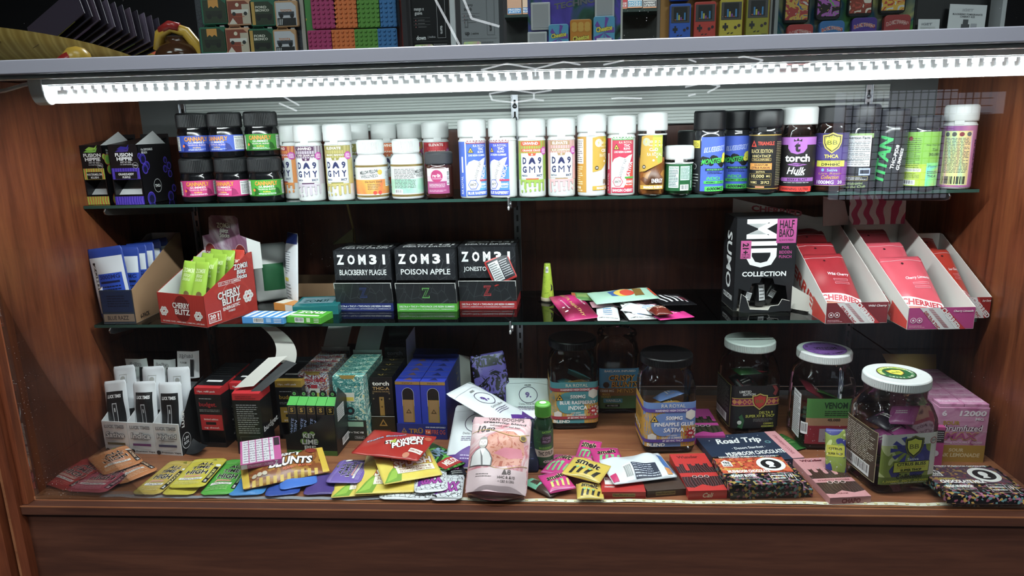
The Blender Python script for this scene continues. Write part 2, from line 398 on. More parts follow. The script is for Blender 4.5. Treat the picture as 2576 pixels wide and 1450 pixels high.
# LED tube
def led_tube():
    x0, x1 = -.742, XR-.002; y, z = .052, .7195
    t = thing('led_tube', 'long glowing clear LED tube under the top of the case', 'lamp', (x0, y, z))
    L_ = x1-x0; W_ = mat('e8ebea', .35)
    B().prism([(-.016, .004), (.016, .004), (.0165, -.004), (-.0165, -.004)], .012, L_, mat('dfe3e4', .35), 'x').build('housing', t)
    M, N, LK = nm('tube_cover'); N.remove(N['Principled BSDF'])
    tr_ = N.new('ShaderNodeBsdfTransparent'); tl = N.new('ShaderNodeBsdfTranslucent'); gl = N.new('ShaderNodeBsdfGlossy'); gl.inputs['Roughness'].default_value = .15
    a = N.new('ShaderNodeMixShader'); b = N.new('ShaderNodeMixShader'); a.inputs[0].default_value = .07; b.inputs[0].default_value = .06
    LK.new(tr_.outputs[0], a.inputs[1]); LK.new(tl.outputs[0], a.inputs[2]); LK.new(a.outputs[0], b.inputs[1]); LK.new(gl.outputs[0], b.inputs[2]); LK.new(b.outputs[0], N['Material Output'].inputs[0])
    def cv(r0):
        c = B()
        c.grid(lambda u, v: (.012+u*(L_-.012), -r0*cos(pi*v), -.004-r0*1.75*sin(pi*v)), 1, 20, M); return c
    cv(.0165).build('clear_cover', t)
    rb = B()
    n = int(L_/.0175)
    for i in range(n): rb.grid(lambda u, v: (.024+i*.0175+u*.0012, -.0160*cos(pi*v), -.004-.0160*1.75*sin(pi*v)), 1, 10, M)
    o = rb.build('cover_ribs', t); o['kind'] = 'stuff'
    cs_ = boxpart('circuit_strip', t, .014, L_, -.006, .006, -.0056, -.0042, mat('f2f4f4', .4))
    be = mat('f4f8ff', .3, 0, 32)
    for i in range(n): boxpart('diode', cs_, .020+i*.0175, .0262+i*.0175, -.004, .004, -.0115, -.0056, be)
    ec = B()
    pts = [(-.0185, .006), (.0185, .006), (.0185, -.004)]+[(.0185*cos(pi*k/12), -.004-.031*sin(pi*k/12)) for k in range(1, 12)]+[(-.0185, -.004)]
    ec.prism(pts, -.012, .012, W_, 'x').build('end_cap', t, bev=.002)
    B().tubeline([(-.012, 0, .001), (-.03, -.002, -.002), (-.06, -.006, -.010), (-.105, .0, -.014)], .0032, W_).build('power_lead', t)
    a = area('led_tube_light', (0, 0, 0), (radians(5), 0, 0), L_-.03, .012, LED_P, (.92, .97, 1))
    a.parent = t; a.location = (L_/2, 0, -.0165)
led_tube()
# LED tape along the front of the floor
def tape(x0, x1, y, label, lit):
    t = thing('led_tape', label, 'led tape', (x0, y, .0))
    L_ = x1-x0; nn = 60; m = mat('d9d6bf', .5) if lit else mat('8d8f96', .45)
    w = lambda u: .0012*sin(u*37)+.0008*sin(u*91+1)
    h = lambda u: .0008+.0012*max(0, sin(u*23))
    B().grid(lambda u, v: (u*L_, v*.0085+w(u)-.0005, h(u)+.0006*v), nn, 2, m).build('backing', t); bk = t.children[0]
    if lit:
        for i in range(int(L_/.0167)):
            x = .008+i*.0167; u = x/L_
            boxpart('diode', bk, x, x+.0046, .0015+w(u), .006+w(u), h(u)-.0002, h(u)+.0014, mat('e3d9a0', .3))
tape(-.16, XR-.004, .0085, 'cream unlit LED tape along the floor behind the glass, long clean run', True)
tape(-.735, -.165, .008, 'grey dusty end of LED tape under the colourful flat pouches', False)
# ================================================================ the shop around it
TILE = art('shop_tiles', ['2b2a2c', '343335', '3b393a'], 3, .3, 'noise', .25, 'LINEAR')
sf = struct(B().box(-5, 5, -5, 4, -.40, -.352, mat('1c1b1c', .5)).build('floor_shop'))
me_t = None
for i in range(-4, 5):
    for j in range(-6, 0):
        if me_t is None:
            o = boxpart('tile', sf, -.296, .296, -.296, .296, -.352, -.35, TILE); me_t = o.data
        else:
            o = bpy.data.objects.new('tile', me_t); COL.objects.link(o); o.parent = sf
        o.location = (i*.6, j*.6+.2, 0)
struct(B().box(-5, 5, -5, 4, 2.4, 2.45, mat('6a6c70', .8)).build('ceiling'))
struct(B().box(-5, 5, 3.2, 3.25, -.35, 2.4, mat('15161a', .7)).build('wall_back'))
struct(B().box(-5, 5, -5, -4.95, -.35, 2.4, mat('2a2422', .7)).build('wall_behind'))
struct(B().box(-5, -4.95, -5, 3.2, -.35, 2.4, mat('2f2724', .7)).build('wall_side'))
struct(B().box(4.95, 5, -5, 3.2, -.35, 2.4, mat('2f2724', .7)).build('wall_side'))
for x, y, w in ((-1.6, -2.4, 'out over the shop floor, towards the power lead end'), (1.6, -2.4, 'out over the shop floor, towards the window'), (0, -.9, 'straight over the front of the case'), (0, 1.6, 'over the aisle behind the case')):
    t = thing('ceiling_panel', f'flat white ceiling light panel {w}', 'lamp', (x, y, 2.3))
    B().box(-.58, .58, -.28, .28, 0, .1, mat('c8c8c8', .5)).build('frame', t)
    boxpart('diffuser', t, -.55, .55, -.25, .25, -.006, 0, mat('eef4ff', .4, 0, 3))
def mir(px, py, Y):
    d = ray(px, py); p = CP+d*(-CP.y/d.y); return p+Vector((d.x, -d.y, d.z))*((0-Y)/d.y)
# shop window and wire grid, seen as a reflection in the front glass
a, b = mir(2200, 262, -4.8), mir(2400, 470, -4.8)
wn = struct(B().box(a.x-.25, b.x, -4.94, -4.9, b.z-.1, a.z+.1, mat('dfe6ff', .5, 0, 1.5)).build('window_4'))
t = thing('wire_grid_panel', 'black wire grid display panel hung before the shop window', 'grid panel', (a.x-.3, -4.6, b.z-.2))
gw, gh = b.x-a.x+.4, a.z-b.z+.4
for i in range(int(gw/.055)): B().box(i*.055, i*.055+.006, 0, .006, 0, gh, DARK).build('upright_wire', t)
for i in range(int(gh/.055)): B().box(0, gw, .006, .012, i*.055, i*.055+.006, DARK).build('cross_wire', t)
a, b = mir(2435, 232, -4.8), mir(2545, 285, -4.8)
struct(B().box(a.x, b.x, -4.94, -4.9, b.z, a.z, mat('dfe6ff', .5, 0, 1.2)).build('window_5'))
# hexagonal LED light tubes, also seen in the glass
hexes = [[(1258, 190), (1210, 176), (1275, 160), (1347, 173), (1347, 192)], [(1347, 173), (1418, 155), (1460, 163)], [(1518, 163), (1570, 152)], [(1286, 226), (1231, 236), (1238, 252), (1292, 258), (1343, 250), (1343, 234), (1288, 226)],
         [(1343, 234), (1388, 227)], [(1343, 250), (1368, 253)], [(1538, 248), (1563, 246), (1615, 248)], [(1732, 149), (1752, 156)], [(1858, 145), (1870, 142), (1920, 151), (1890, 170)], [(1724, 219), (1768, 209), (1812, 216), (1780, 233)], [(1732, 241), (1750, 237)],
         [(1085, -20), (1155, 112)], [(1165, -5), (1186, 46), (1256, 66)], [(707, 240), (752, 265)], [(702, 260), (746, 279)]]
LIT = mat('f4f8ff', .4, 0, 9)
hx = ['bent run', 'short peak', 'slanting stub', 'closed ring', 'stub rising from the ring', 'stub by the ring foot', 'nearly level run', 'single dash', 'folded run', 'open ring', 'faint dash', 'long leaning stroke', 'kinked stroke', 'high dash by the brick pattern cases', 'low dash by the brick pattern cases']
for k, pl in enumerate(hexes):
    q = [mir(x, y, -4.5) for x, y in pl]
    t = thing('hexagon_light', f'white hexagon LED tube mirrored in the glass, {hx[k]}', 'lamp', q[0], 0, 'hexagon LED tubes on the far wall')
    for i in range(len(q)-1):
        r_ = .011 if k not in (11, 12) else .016
        B().tubeline([q[i]-q[0], q[i+1]-q[0]], r_*.6, LIT, 6).build('tube', t)
# ================================================================ upper shelf
BLK = mat('15161a', .4); CAPW = mat('d3d5d4', .4); NAVY = '23285a'
def ribbed(b, r, z0, z1, m, n=64, amp=.0005):
    vs = []; fs = []; k = 2*n
    for z in (z0, z1):
        for j in range(k):
            t = 2*pi*j/k; q = r+(amp if j % 2 else -amp); vs.append((q*cos(t), q*sin(t), z))
    for j in range(k): fs.append((j, (j+1) % k, k+(j+1) % k, k+j))
    return b.add(vs, fs, m)
def jar(px, Y, r, h, ch, body, cap, label, cat='jar', off=0, z=Z1, name='gummy_jar', group=None, kind='tube', fill=None, cr=None, pos=None, sh=.006):
    X = col(px, Y, z) if pos is None else pos
    t = thing(name, label, cat, (X, Y, z), face(X, Y)+radians(off), group); hb = h-ch; cr = cr or r+.001
    nk = min(r-.002, cr-.0015)
    b = B().lathe([(0, .0004), (r-.003, .0004), (r-.0008, .0014), (r, .004), (r, hb-sh), (r-.0012, hb-sh*.5), (nk, hb-.001), (nk, hb+ch*.6)], body); b.build('body', t)
    c = B()
    if kind == 'tube':
        c.lathe([(nk, hb-.0005), (cr, hb), (cr+.0004, hb+.003), (cr+.0004, h-.005), (cr-.0008, h-.0018), (cr-.004, h-.0003), (0, h)], cap)
        s = ring(cr+.0004)
        c.grid(lambda u, v: s(-.0075+.015*u+(.0025*(.5-u)*2*(1-v) if 0 else 0), hb-.006+.0075*v, .0004), 6, 1, cap)
        c.lathe([(r-.002, hb-.0085), (r+.0006, hb-.008), (r+.0006, hb-.0058), (r-.002, hb-.0053)], cap)
    else:
        c.lathe([(nk, hb), (cr, hb+.0004), (cr, hb+.003)], cap); ribbed(c, cr, hb+.003, h-.004, cap) if kind == 'rib' else c.lathe([(cr, hb+.003), (cr, h-.004)], cap)
        c.lathe([(cr, h-.004), (cr-.0012, h-.001), (cr-.003, h), (0, h)], cap)
    c.build('lid', t)
    if fill: B().lathe([(0, .002), (r-.003, .002), (r-.002, .006), (r-.002, (hb-sh)*fill[1]), (0, (hb-sh)*fill[1])], fill[0]).build('contents', t)
    p = P(ring(r), 2.5); return t, p
# --- stacked black jars with colourful wrap labels
JB = mat('101114', .12)
def cannafly(px, Y, z, c, c2, label, off=0, r=.0325):
    t, p = jar(px, Y, r, .088, .03, JB, mat('17181b', .5), label, 'jar', off, z, 'lidded_jar', 'small black jars stacked two high', 'rib', cr=r-.0005, sh=.009)
    p.r(-62, 12, 62, 44, c); p.r(-62, 12, 62, 14, c2)
    for a in (-26, 16): p.poly([(a, 14), (a+14, 16), (a+9, 26), (a+2, 30)], c2)
    p.t('CANNAFLY', 0, 37, 46, 9.5, '5a1a08', .05); p.t('CANNAFLY', 0, 37.3, 45, 8.5, 'ffa21a', .03)
    p.t('GUMMIES', 0, 30.5, 30, 4.2, 'f1f1f1', .01, .2); p.t('TROPICAL BLEND', 0, 25.5, 34, 2.8, 'f5d3e0'); p.t('Indica', 0, 21, 14, 3, 'ffd23a')
    p.c(-25, 24, 2.7, 'ff7a1c'); p.ln(-16, 15, 18, 18.5, 2, 'e8e8f2')
    p.r(34, 15, 62, 42, 'eceeee'); p.t('Nutrition Facts', 47, 39, 24, 3, '222'); p.ln(36, 17, 60, 36, 8, '555')
    p.r(-60, 15, -34, 42, 'dcdcdc'); p.ln(-58, 17, -36, 40, 9, '777')
    p.out('wrap_label', t); return t
cannafly(505, .318, Z1, 'd0327e', '8e1456', 'black jar with pink label, bottom row by the purple patterned carton', -4)
cannafly(592, .312, Z1, 'd0327e', 'a01c60', 'black jar with pink label showing its facts panel, bottom row', -38)
cannafly(674, .306, Z1, '3fa32a', '1c6416', 'black jar with green label, bottom row beside the purple striped tube', 0)
cannafly(733, .408, Z1, '2b3fa8', '18246a', 'black jar with dark blue label squeezed in behind the purple striped tube', 10)
cannafly(497, .318, Z1+.0883, '3a5cc8', '1e2f86', 'black jar with blue label, top row above the first pink jar', 2)
cannafly(575, .312, Z1+.0883, '3a5cc8', '1e2f86', 'black jar with blue label showing its facts panel, top row', -36)
cannafly(664, .33, Z1+.0883, '3fa32a', '1c6416', 'black jar with green label, top row beside the slatted back', -8)
# --- cartons on the wooden end
def fusion(px0, px1, Y, c1, c2, ca, l1, l2, label):
    x0, x1 = col(px0, Y, Z1), col(px1, Y, Z1); w = x1-x0; h = .118; d = .118
    t = thing('dispenser_carton', label, 'carton', (x0, Y, Z1), 0, 'black cartons at the wooden end')
    W_ = mat('c9c9c9', .6); K = mat('101014', .35); th = .0008
    m = B()
    sl0, sl1 = .018, .05
    m.box(0, w, 0, th, 0, sl0, K).box(0, w, 0, th, sl1, h, K).box(0, .003, 0, th, sl0, sl1, K).box(w-.003, w, 0, th, sl0, sl1, K)
    m.build('front_panel', t); boxpart('side_panel', t, w-th, w, 0, d, 0, h, K); boxpart('side_panel', t, 0, th, 0, d, 0, h, K)
    boxpart('back_panel', t, 0, w, d-th, d, 0, h+.02, K); boxpart('base_panel', t, 0, w, 0, d, 0, th, W_)
    boxpart('inner_ramp', t, th, w-th, .012, d-th, 0, .001, W_, rot=(radians(36), 0, 0), loc=(0, .006, .012))
    B().prism([(0, h), (d*.55, h+.026), (d, h-.008), (d, h-.012), (0, h-.004)], w-.003, w-.002, W_, 'x').build('top_flap', t)
    B().hexa([(0, 0, h), (w-.004, 0, h), (w-.004, d, h+.012), (0, d, h+.012), (0, 0, h+.0008), (w-.004, 0, h+.0008), (w-.004, d, h+.0128), (0, d, h+.0128)], K).build('lid_panel', t)
    boxpart('vape_pack', t, .008, w-.006, .03, .045, .014, .03, mat('17181c', .3), .002)
    W2 = w*1000; p = P(flat((0, 0, 0), (1, 0, 0), (0, 0, 1)))
    A = art('fusion_print', [c1, c2, c1, ca], 60, 4, 'wave')
    p.r(.5, .5, W2-.5, 17, A); p.r(2, 51, W2-2, 73, A); p.r(8, 51.5, W2-8, 66, '0d0d10')
    p.t(l1, W2/2, 61, 32, 4.5, 'ececec'); p.t(l2, W2/2, 55, 16, 4, 'ececec')
    p.t('FUSION', W2/2+1, 99, 36, 7, 'f4f4f4', .03); p.t('HIPPIE', W2/2+1, 91, 32, 7, 'f4f4f4', .03); p.t("HIT N' GO", W2/2+3, 84.5, 22, 3.4, 'ddd'); p.t('1G DISPOSABLE', W2/2+4, 80, 26, 2.4, 'bbb')
    for k, cc in enumerate((c2, ca)):
        b0 = 105+k*5; p.poly([(W2/2-16+k*4, b0), (W2/2-6+k*3, b0+5.5), (W2/2+8, b0+3.5), (W2/2+14, b0+9), (W2/2+10, b0), (W2/2-2, b0-1)], cc)
    p.o(W2-9, 78, 5.2, 5.9, 'aaa'); p.t('THCa', W2-9, 78, 8, 3, 'eee'); p.out('front_print', t)
    s = P(flat((w, 0, 0), (0, 1, 0), (0, 0, 1)))
    for u, v, r in ((2, 96, 6), (12, 90, 11), (24, 76, 9), (16, 70, 10), (92, 84, 7), (104, 72, 8), (88, 66, 8), (104, 55, 8), (24, 10, 14), (96, 8, 11), (112, 24, 8)):
        s.c(u, v, r, c1); s.c(u, v, r*.86, ca); s.c(u+1, v-1, r*.6, '14123a' if c1 == '5b3fc0' else c2)
    s.t('10x DISPOSABLES', 30, 108, 40, 4.4, 'e8e8e8'); s.t('PER BOX', 20, 102, 20, 4.4, 'e8e8e8')
    s.o(52, 34, 13, 14, 'd8d8d8'); s.t('THCa', 52, 34, 19, 6, 'f2f2f2', .03); s.out('side_print', t)
fusion(222, 278, .285, 'd8582e', '7fc242', '9fd33a', 'WATERMELON', 'KUSH', 'black carton with orange and lime print against the wooden end')
fusion(292, 366, .272, '5b3fc0', '3b2a86', '2a2290', 'GRANDDADDY', 'PURPLE', 'black carton with violet print in front of the orange and lime one')
# --- small cartons at the back
t = thing('small_carton', 'small orange and white carton high at the back beside the green jars', 'carton', (col(705, .447, Z1), .447, Z1+.0), 0)
B().box(0, .055, 0, .04, 0, .05, mat('39414f', .5)).build('lower_sleeve', t); B().box(.0, .052, 0, .04, .0505, .085, mat('dfe3ea', .4)).build('body', t); B().box(-.002, .05, .0, .04, .0853, .108, mat('d4562e', .4)).build('top_sleeve', t)
p = P(flat((0, 0, 0), (1, 0, 0), (0, 0, 1))); p.r(1, 51, 51, 57, 'd8cfc4'); p.r(4, 58, 49, 74, '6f9fca'); p.r(22, 58, 36, 74, '4a6fb0'); p.r(0, 74.5, 52, 80, 'd0402c'); p.t('30 Count', 26, 77, 34, 3, 'f6e8e0'); p.ln(4, 90, 46, 104, 3, 'f0b090'); p.out('front_print', t)
# --- white tubes with navy block lettering
def block_tube(px, Y, top, flav, c, c2, off=0, label='', night='INDICA', h=.148, tf='f4efe8'):
    t, p = jar(px, Y, .0262, h, .033, CAPW, CAPW, label, 'tube', off, Z1, 'gummy_tube', 'white capped tubes with block lettering')
    p.r(-34, 84, 34, 109, art('tube_band', [c2, c, c2, c, c2], 34, 1.0, 'wave', stretch=(1, 1, .8), detail=0)); p.r(-22, 98, 16, 106, c); p.t(top, -3, 102, 30, 5.2, tf, .03); p.r(-22, 86.5, 20, 92, c); p.t(flav, -1, 89.2, 36, 3.6, tf)
    p.r(-34, 34, -24, 84, c2); p.r(24, 34, 38, 84, c2)
    p.r(-23, 37, 22, 84, 'd2d5d6'); p.poly([(-8, 84), (8, 84), (6, 79), (-6, 79)], c); p.c(0, 81.5, 1.6, tf)
    p.t('D', -15, 70, 8, 13, NAVY, .04); p.t('9', 15, 70, 8, 13, NAVY, .04); p.t('G', -15, 53.5, 9, 12.5, NAVY, .04); p.t('M', 0, 53.5, 11, 12.5, NAVY, 0); p.t('Y', 15, 53.5, 9.5, 12.5, NAVY, .04)
    for k in range(4): p.poly([(-7+k*.9, 64+k*3), (0, 77-k*.2), (7-k*.9, 64+k*3), (4-k*.6, 63.5+k*3), (0, 68+k*2.2), (-4+k*.6, 63.5+k*3)], NAVY)
    p.t(night, -15, 42, 12, 3.6, NAVY); p.t('30CT', 14, 42, 12, 4.2, NAVY, .03); p.c(1, 42, 2.2, 'd8d2b8')
    p.r(-12, 33.5, 12, 36.5, c); p.drip(-26, 26, 34.5, c2, 11, 7, 22)
    for k in range(6): p.c(-22+k*9, 12+(k*37 % 9), 1.9, c2, 10, 3)
    p.c(25, 88, 7.5, 'c03fa6'); p.t('LEGAL', 25, 91, 9, 2.6, 'f4e8f4'); p.t('EXOTIC', 25, 88, 10, 2.6, 'f4e8f4'); p.t('GUMMIES', 25, 85, 10, 2.4, 'f4e8f4')
    p.out('wrap_label', t); return t
block_tube(788, .292, 'UNWIND', 'SUPER GRAPE APE', '4d1f4a', 'b9adb8', -16, 'white capped tube with purple and grey stripes, first of the tubes')
block_tube(861, .292, 'ELEVATE', 'MAGIC MANGO', '8b8434', 'b7a860', -16, 'white capped tube with olive gold stripes beside the purple one')
block_tube(752, .345, 'UNWIND', 'PASSION', 'a32a3a', 'd8863a', -70, 'white capped tube peeping out behind the purple striped one')
block_tube(905, .41, 'UNWIND', 'LEMON', '8b8434', 'a39a52', -40, 'white capped tube standing behind the olive gold one')
block_tube(975, .425, 'UNWIND', 'ORANGE', 'd9702a', 'c84a22', 10, 'white capped tube with an orange band behind the two white pill bottles')
block_tube(1040, .425, 'ELEVATE', 'BERRY', 'b8327a', 'd8b23a', 12, 'white capped tube with a magenta band behind the white pill bottles')
block_tube(1102, .365, 'ELEVATE', 'SUGAR COOKIE', 'c4202c', 'd8404a', 8, 'white capped tube with a red band behind the small plum jar')
block_tube(1340, .29, 'UNWIND', 'ORANGE CRAZE', 'd0481c', '8fae3e', 0, 'white capped tube with an orange band and green drips')
block_tube(1413, .29, 'ELEVATE', 'BLUE CHAMPAGNE', 'a8865e', 'dba8ac', 0, 'white capped tube with pale pink drips', 'SATIVA')
# --- pill bottles
def pill(px, Y, c1, c2, label, off, back=False):
    t, p = jar(px, Y, .0318, .116, .028, mat('d6d8da', .3), CAPW, label, 'bottle', off, Z1, 'pill_bottle', 'white pill bottles with gold bands', 'rib', cr=.0262, sh=.018)
    M = art('pill_fade', ['f2efe6', c1, c2, 'f4f0e4'], 16, 1.5, 'noise', .3, 'LINEAR')
    p.r(-56, 6, 56, 68, 'd6d8d6'); p.r(-56, 12, 56, 40, M); p.r(-56, 6, 56, 10, mat('b59a55', .3, .7)); p.r(-56, 64, 56, 68, mat('b59a55', .3, .7))
    k = 40 if back else 0
    if back:
        p.ln(-26, 22, 18, 60, 14, '666'); p.bar(-26, 12, -8, 20)
    else:
        p.r(30, 26, 52, 58, 'e8eaf2'); p.ln(31, 28, 51, 56, 10, '777'); p.t('the burn blend', 4, 36, 34, 4.2, '6a5a3a'); p.ln(-8, 20, 18, 32, 4, '8a6a4a'); p.c(6, 14.5, 3.8, 'd8402e'); p.c(16, 14.5, 3.8, 'd8402e'); p.c(18, 54, 5, 'd8b83a')
    p.t('MELLOW FELLOW', -4+k, 55, 36, 6.5, '2e3034', .02, .1, 6); p.t('WELLNESS', -4+k, 47, 34, 6, '3a3c40', 0, 0, 4)
    p.out('wrap_label', t)
pill(940, .303, 'e8a23a', 'e0683a', 'white pill bottle with an orange sunset label', -4)
pill(1028, .303, '8fcfae', 'bfe0d0', 'white pill bottle with a mint green label turned to its small print', -4, True)
# --- plum jar
t, p = jar(1108, .302, .0272, .090, .024, mat('3a1712', .1), mat('35363b', .5), 'small plum labelled jar with a charcoal lid', 'jar', -8, Z1, 'lidded_jar', None, 'lid', (mat('c2501c', .3), .3), cr=.0275)
M = art('plum_fade', ['e8dcd8', 'a03a72'], 12, 0, 'noise', .4, 'LINEAR', (0.01, .01, 1.4), 0)
p.r(-24, 10, 24, 59, 'a8417a'); p.r(-24, 34, 24, 59, 'd8b9c4'); p.r(-24, 44, 24, 59, 'e4d6d4'); p.c(-2, 44, 12, 'b42f6c'); p.t('re·lit', -2, 45, 16, 7, 'f4eef0', .02); p.ln(-11, 38, 8, 40, 1, 'f0d8e4')
p.ln(-19, 22, 14, 30, 3, 'f0e0ea', .35); p.ln(-19, 13, 18, 18, 2, 'e0c0d4', .3); p.bar(18, 26, 24, 54, True); p.out('wrap_label', t)
# --- potency tubes
def royal(px, Y, c, c2, cb, fl, st, label, off=0, cw='8f1f3c'):
    t, p = jar(px, Y, .0262, .150, .034, CAPW, CAPW, label, 'tube', off, Z1, 'gummy_tube', 'white capped tubes with a pale cut-out shape')
    p.r(-46, 4, -24, 110, c); p.t('RA ROYAL', -33, 26, 34, 6, 'f2f2f2', 0, 0, 90); p.r(-33, 50, -29, 80, 'eee')
    p.r(-21, 6, 23, 110, c2); p.r(-21, 60, 23, 110, c); p.r(-21, 104, 23, 110, cw); p.t('WARNING! HIGH DOSAGE', 1, 107, 42, 3.4, 'f6f0f0', .02)
    p.poly([(-21, 16), (-21, 62), (-16, 70), (-6, 74), (4, 71), (12, 76), (20, 78), (14, 62), (8, 48), (6, 34), (8, 26), (2, 16)], 'd9d8d2')
    p.poly([(-18, 87), (-6, 87), (-12, 98)], '1a1a1a'); p.poly([(-16.4, 88), (-7.6, 88), (-12, 96)], 'f2c21a'); p.c(-12, 90.5, 1.7, '222')
    p.t('RA ROYAL', 6, 100, 26, 4.4, 'e6e0cc', 0); p.t('THC', 8, 94, 12, 5, 'fff', .02); p.t('BLEND', 8, 88.5, 13, 3.6, 'fff', .01); p.t('LIVE RESIN GUMMIES', 1, 82.5, 34, 3.6, 'fff', .01)
    p.t('15,000MG', -1, 48, 43, 8.6, '6a6c74', .07, .1, 72); p.t('15,000MG', -1, 48, 42, 8, 'f4f4f4', .01, .1, 72); p.t(st, 13, 50, 31, 9, c, .08, .1, 76); p.t(st, 13, 50, 30, 8, 'f6f6f6', .02, .1, 76)
    hx_ = lambda r: [(-9+r*cos(pi/3*i), 27+r*sin(pi/3*i)) for i in range(6)]
    p.poly(hx_(10), c); p.poly(hx_(8.6), 'eceae6'); p.t('30CT', -9, 27, 12, 4.6, '333', .03)
    p.r(4, 33, 23, 36.5, cb); p.t('500MG', 13, 27, 15, 5, 'fff', .02); p.t('PER GUMMY', 13, 21.5, 14, 2.6, 'fff')
    p.r(-21, 6, 23, 16, c); p.t(fl, 1, 11, 40, 5.4, 'fff', .02); p.out('wrap_label', t)
royal(1193, .29, '4468c8', '5aa6d8', 'b43a5a', 'BLUE RASPBERRY', 'INDICA', 'white capped tube with a blue label, cut-out shape facing out', 18)
royal(1268, .29, '4458c8', '4b8ad8', 'c0335a', 'BLUE RASPBERRY', 'INDICA', 'white capped tube with a blue label turned to show its barcode side', -26)
royal(1562, .29, 'c4284c', 'd2402e', '4fa03c', 'BANGIN CHERRY', 'SATIVA', 'white capped tube with a cherry red label and green warning band', 6, '3f9a44')
def energy(px, Y, label, off, isclear):
    body = PLAST if isclear else CAPW
    t, p = jar(px, Y, .0268, .154, .034, body, CAPW, label, 'tube', off, Z1, 'gummy_tube', 'gold lightning labelled tubes', fill=(art('mango_gummies', ['8a4a10', 'b8691a', 'd08a2a'], 70, .5, 'cell', .3), .62) if isclear else None)
    G = 'c39a1e'
    if not isclear:
        p.r(-58, 8, -10, 112, 'c08a1c'); p.r(-52, 62, -16, 108, 'eee8dc'); p.ln(-50, 64, -18, 106, 11, '777'); p.ln(-50, 22, -18, 58, 9, 'f0dca8'); p.t('RAROYALCBD.COM', -33, 11.5, 28, 3, 'f4e8c8')
        for k in range(4): p.c(-46+k*7, 17, 2.6, 'f4ead0')
    p.poly([(2, 46), (2, 110), (14, 112), (30, 112), (44, 112), (44, 60), (36, 64), (20, 50)] if not isclear else [(-24, 44), (-18, 110), (-8, 112), (8, 112), (24, 112), (24, 62), (10, 56), (-10, 46)], G)
    q = 22 if not isclear else 0
    p.poly([(q+4, 112), (q+24, 112), (q+24, 64), (q+14, 60)], 'a7ac2c')
    p.c(q-8, 100, 7.5, 'd8d4bc' if not isclear else 'b9b89a'); p.poly([(q-10, 95), (q-6, 101), (q-8.4, 101), (q-5, 107), (q-11, 100), (q-8.6, 100)], 'f2e21a')
    p.t('ENERGY', q+10, 100, 20, 4.6, 'f4f0dc', .01); p.t('FULL SPECTRUM', q+10, 93.5, 26, 3, 'f6f2e0'); p.t('CBD', q+6, 86, 16, 6, 'fff', .03); p.t('RA ROYAL', q+8, 77, 28, 6, 'f4ecd0', 0)
    p.drip(q+4, q+22, 108, 'd7c21e', 5, 10, 24)
    for a_, b_, r_ in ((6, 66, 2), (12, 72, 1.6), (8, 80, 1.3)): p.c(q+a_, b_, r_, 'f4f4ec')
    p.c(q-12, 54, 3.8, '4a3a1c'); p.t('30', q-12, 54, 4.4, 3, 'eee')
    p.r(q-20, 12, q+26, 20, G); p.t('MANGO FUSION', q+6, 16, 36, 5, 'fff', .02); p.t('ENERGY', q+14, 28, 22, 8, '7a5a1a' if not isclear else 'f4f4f4', .02); p.out('wrap_label', t)
energy(1488, .29, 'white capped tube with a gold label turned to its facts panel', 0, False)
energy(1638, .285, 'clear tube of amber gummies with a gold lightning label', -6, True)
# --- small green jar
t, p = jar(1706, .283, .0262, .092, .026, PLAST, CAPW, 'short clear jar of green gummies with a white cap', 'jar', 0, Z1, 'gummy_jar', None, 'tube', (art('green_gummies', ['0c3a1c', '145a2c', '1c6e38'], 60, .5, 'cell', .3), .9))
p.r(-32, 8, 32, 60, '11582c'); p.r(-20, 14, 0, 54, 'c8e0d4'); p.t('Nutrition Facts', -10, 51, 18, 3, '123'); p.ln(-19, 16, -1, 48, 11, '345'); p.r(3, 28, 22, 54, 'b8dccc'); p.ln(4, 30, 21, 52, 10, '3a5a4a'); p.bar(3, 9, 20, 20); p.t('WICKED WATERMELON', 26, 34, 42, 3.4, 'dff0e4', .01, 0, 90); p.out('wrap_label', t)
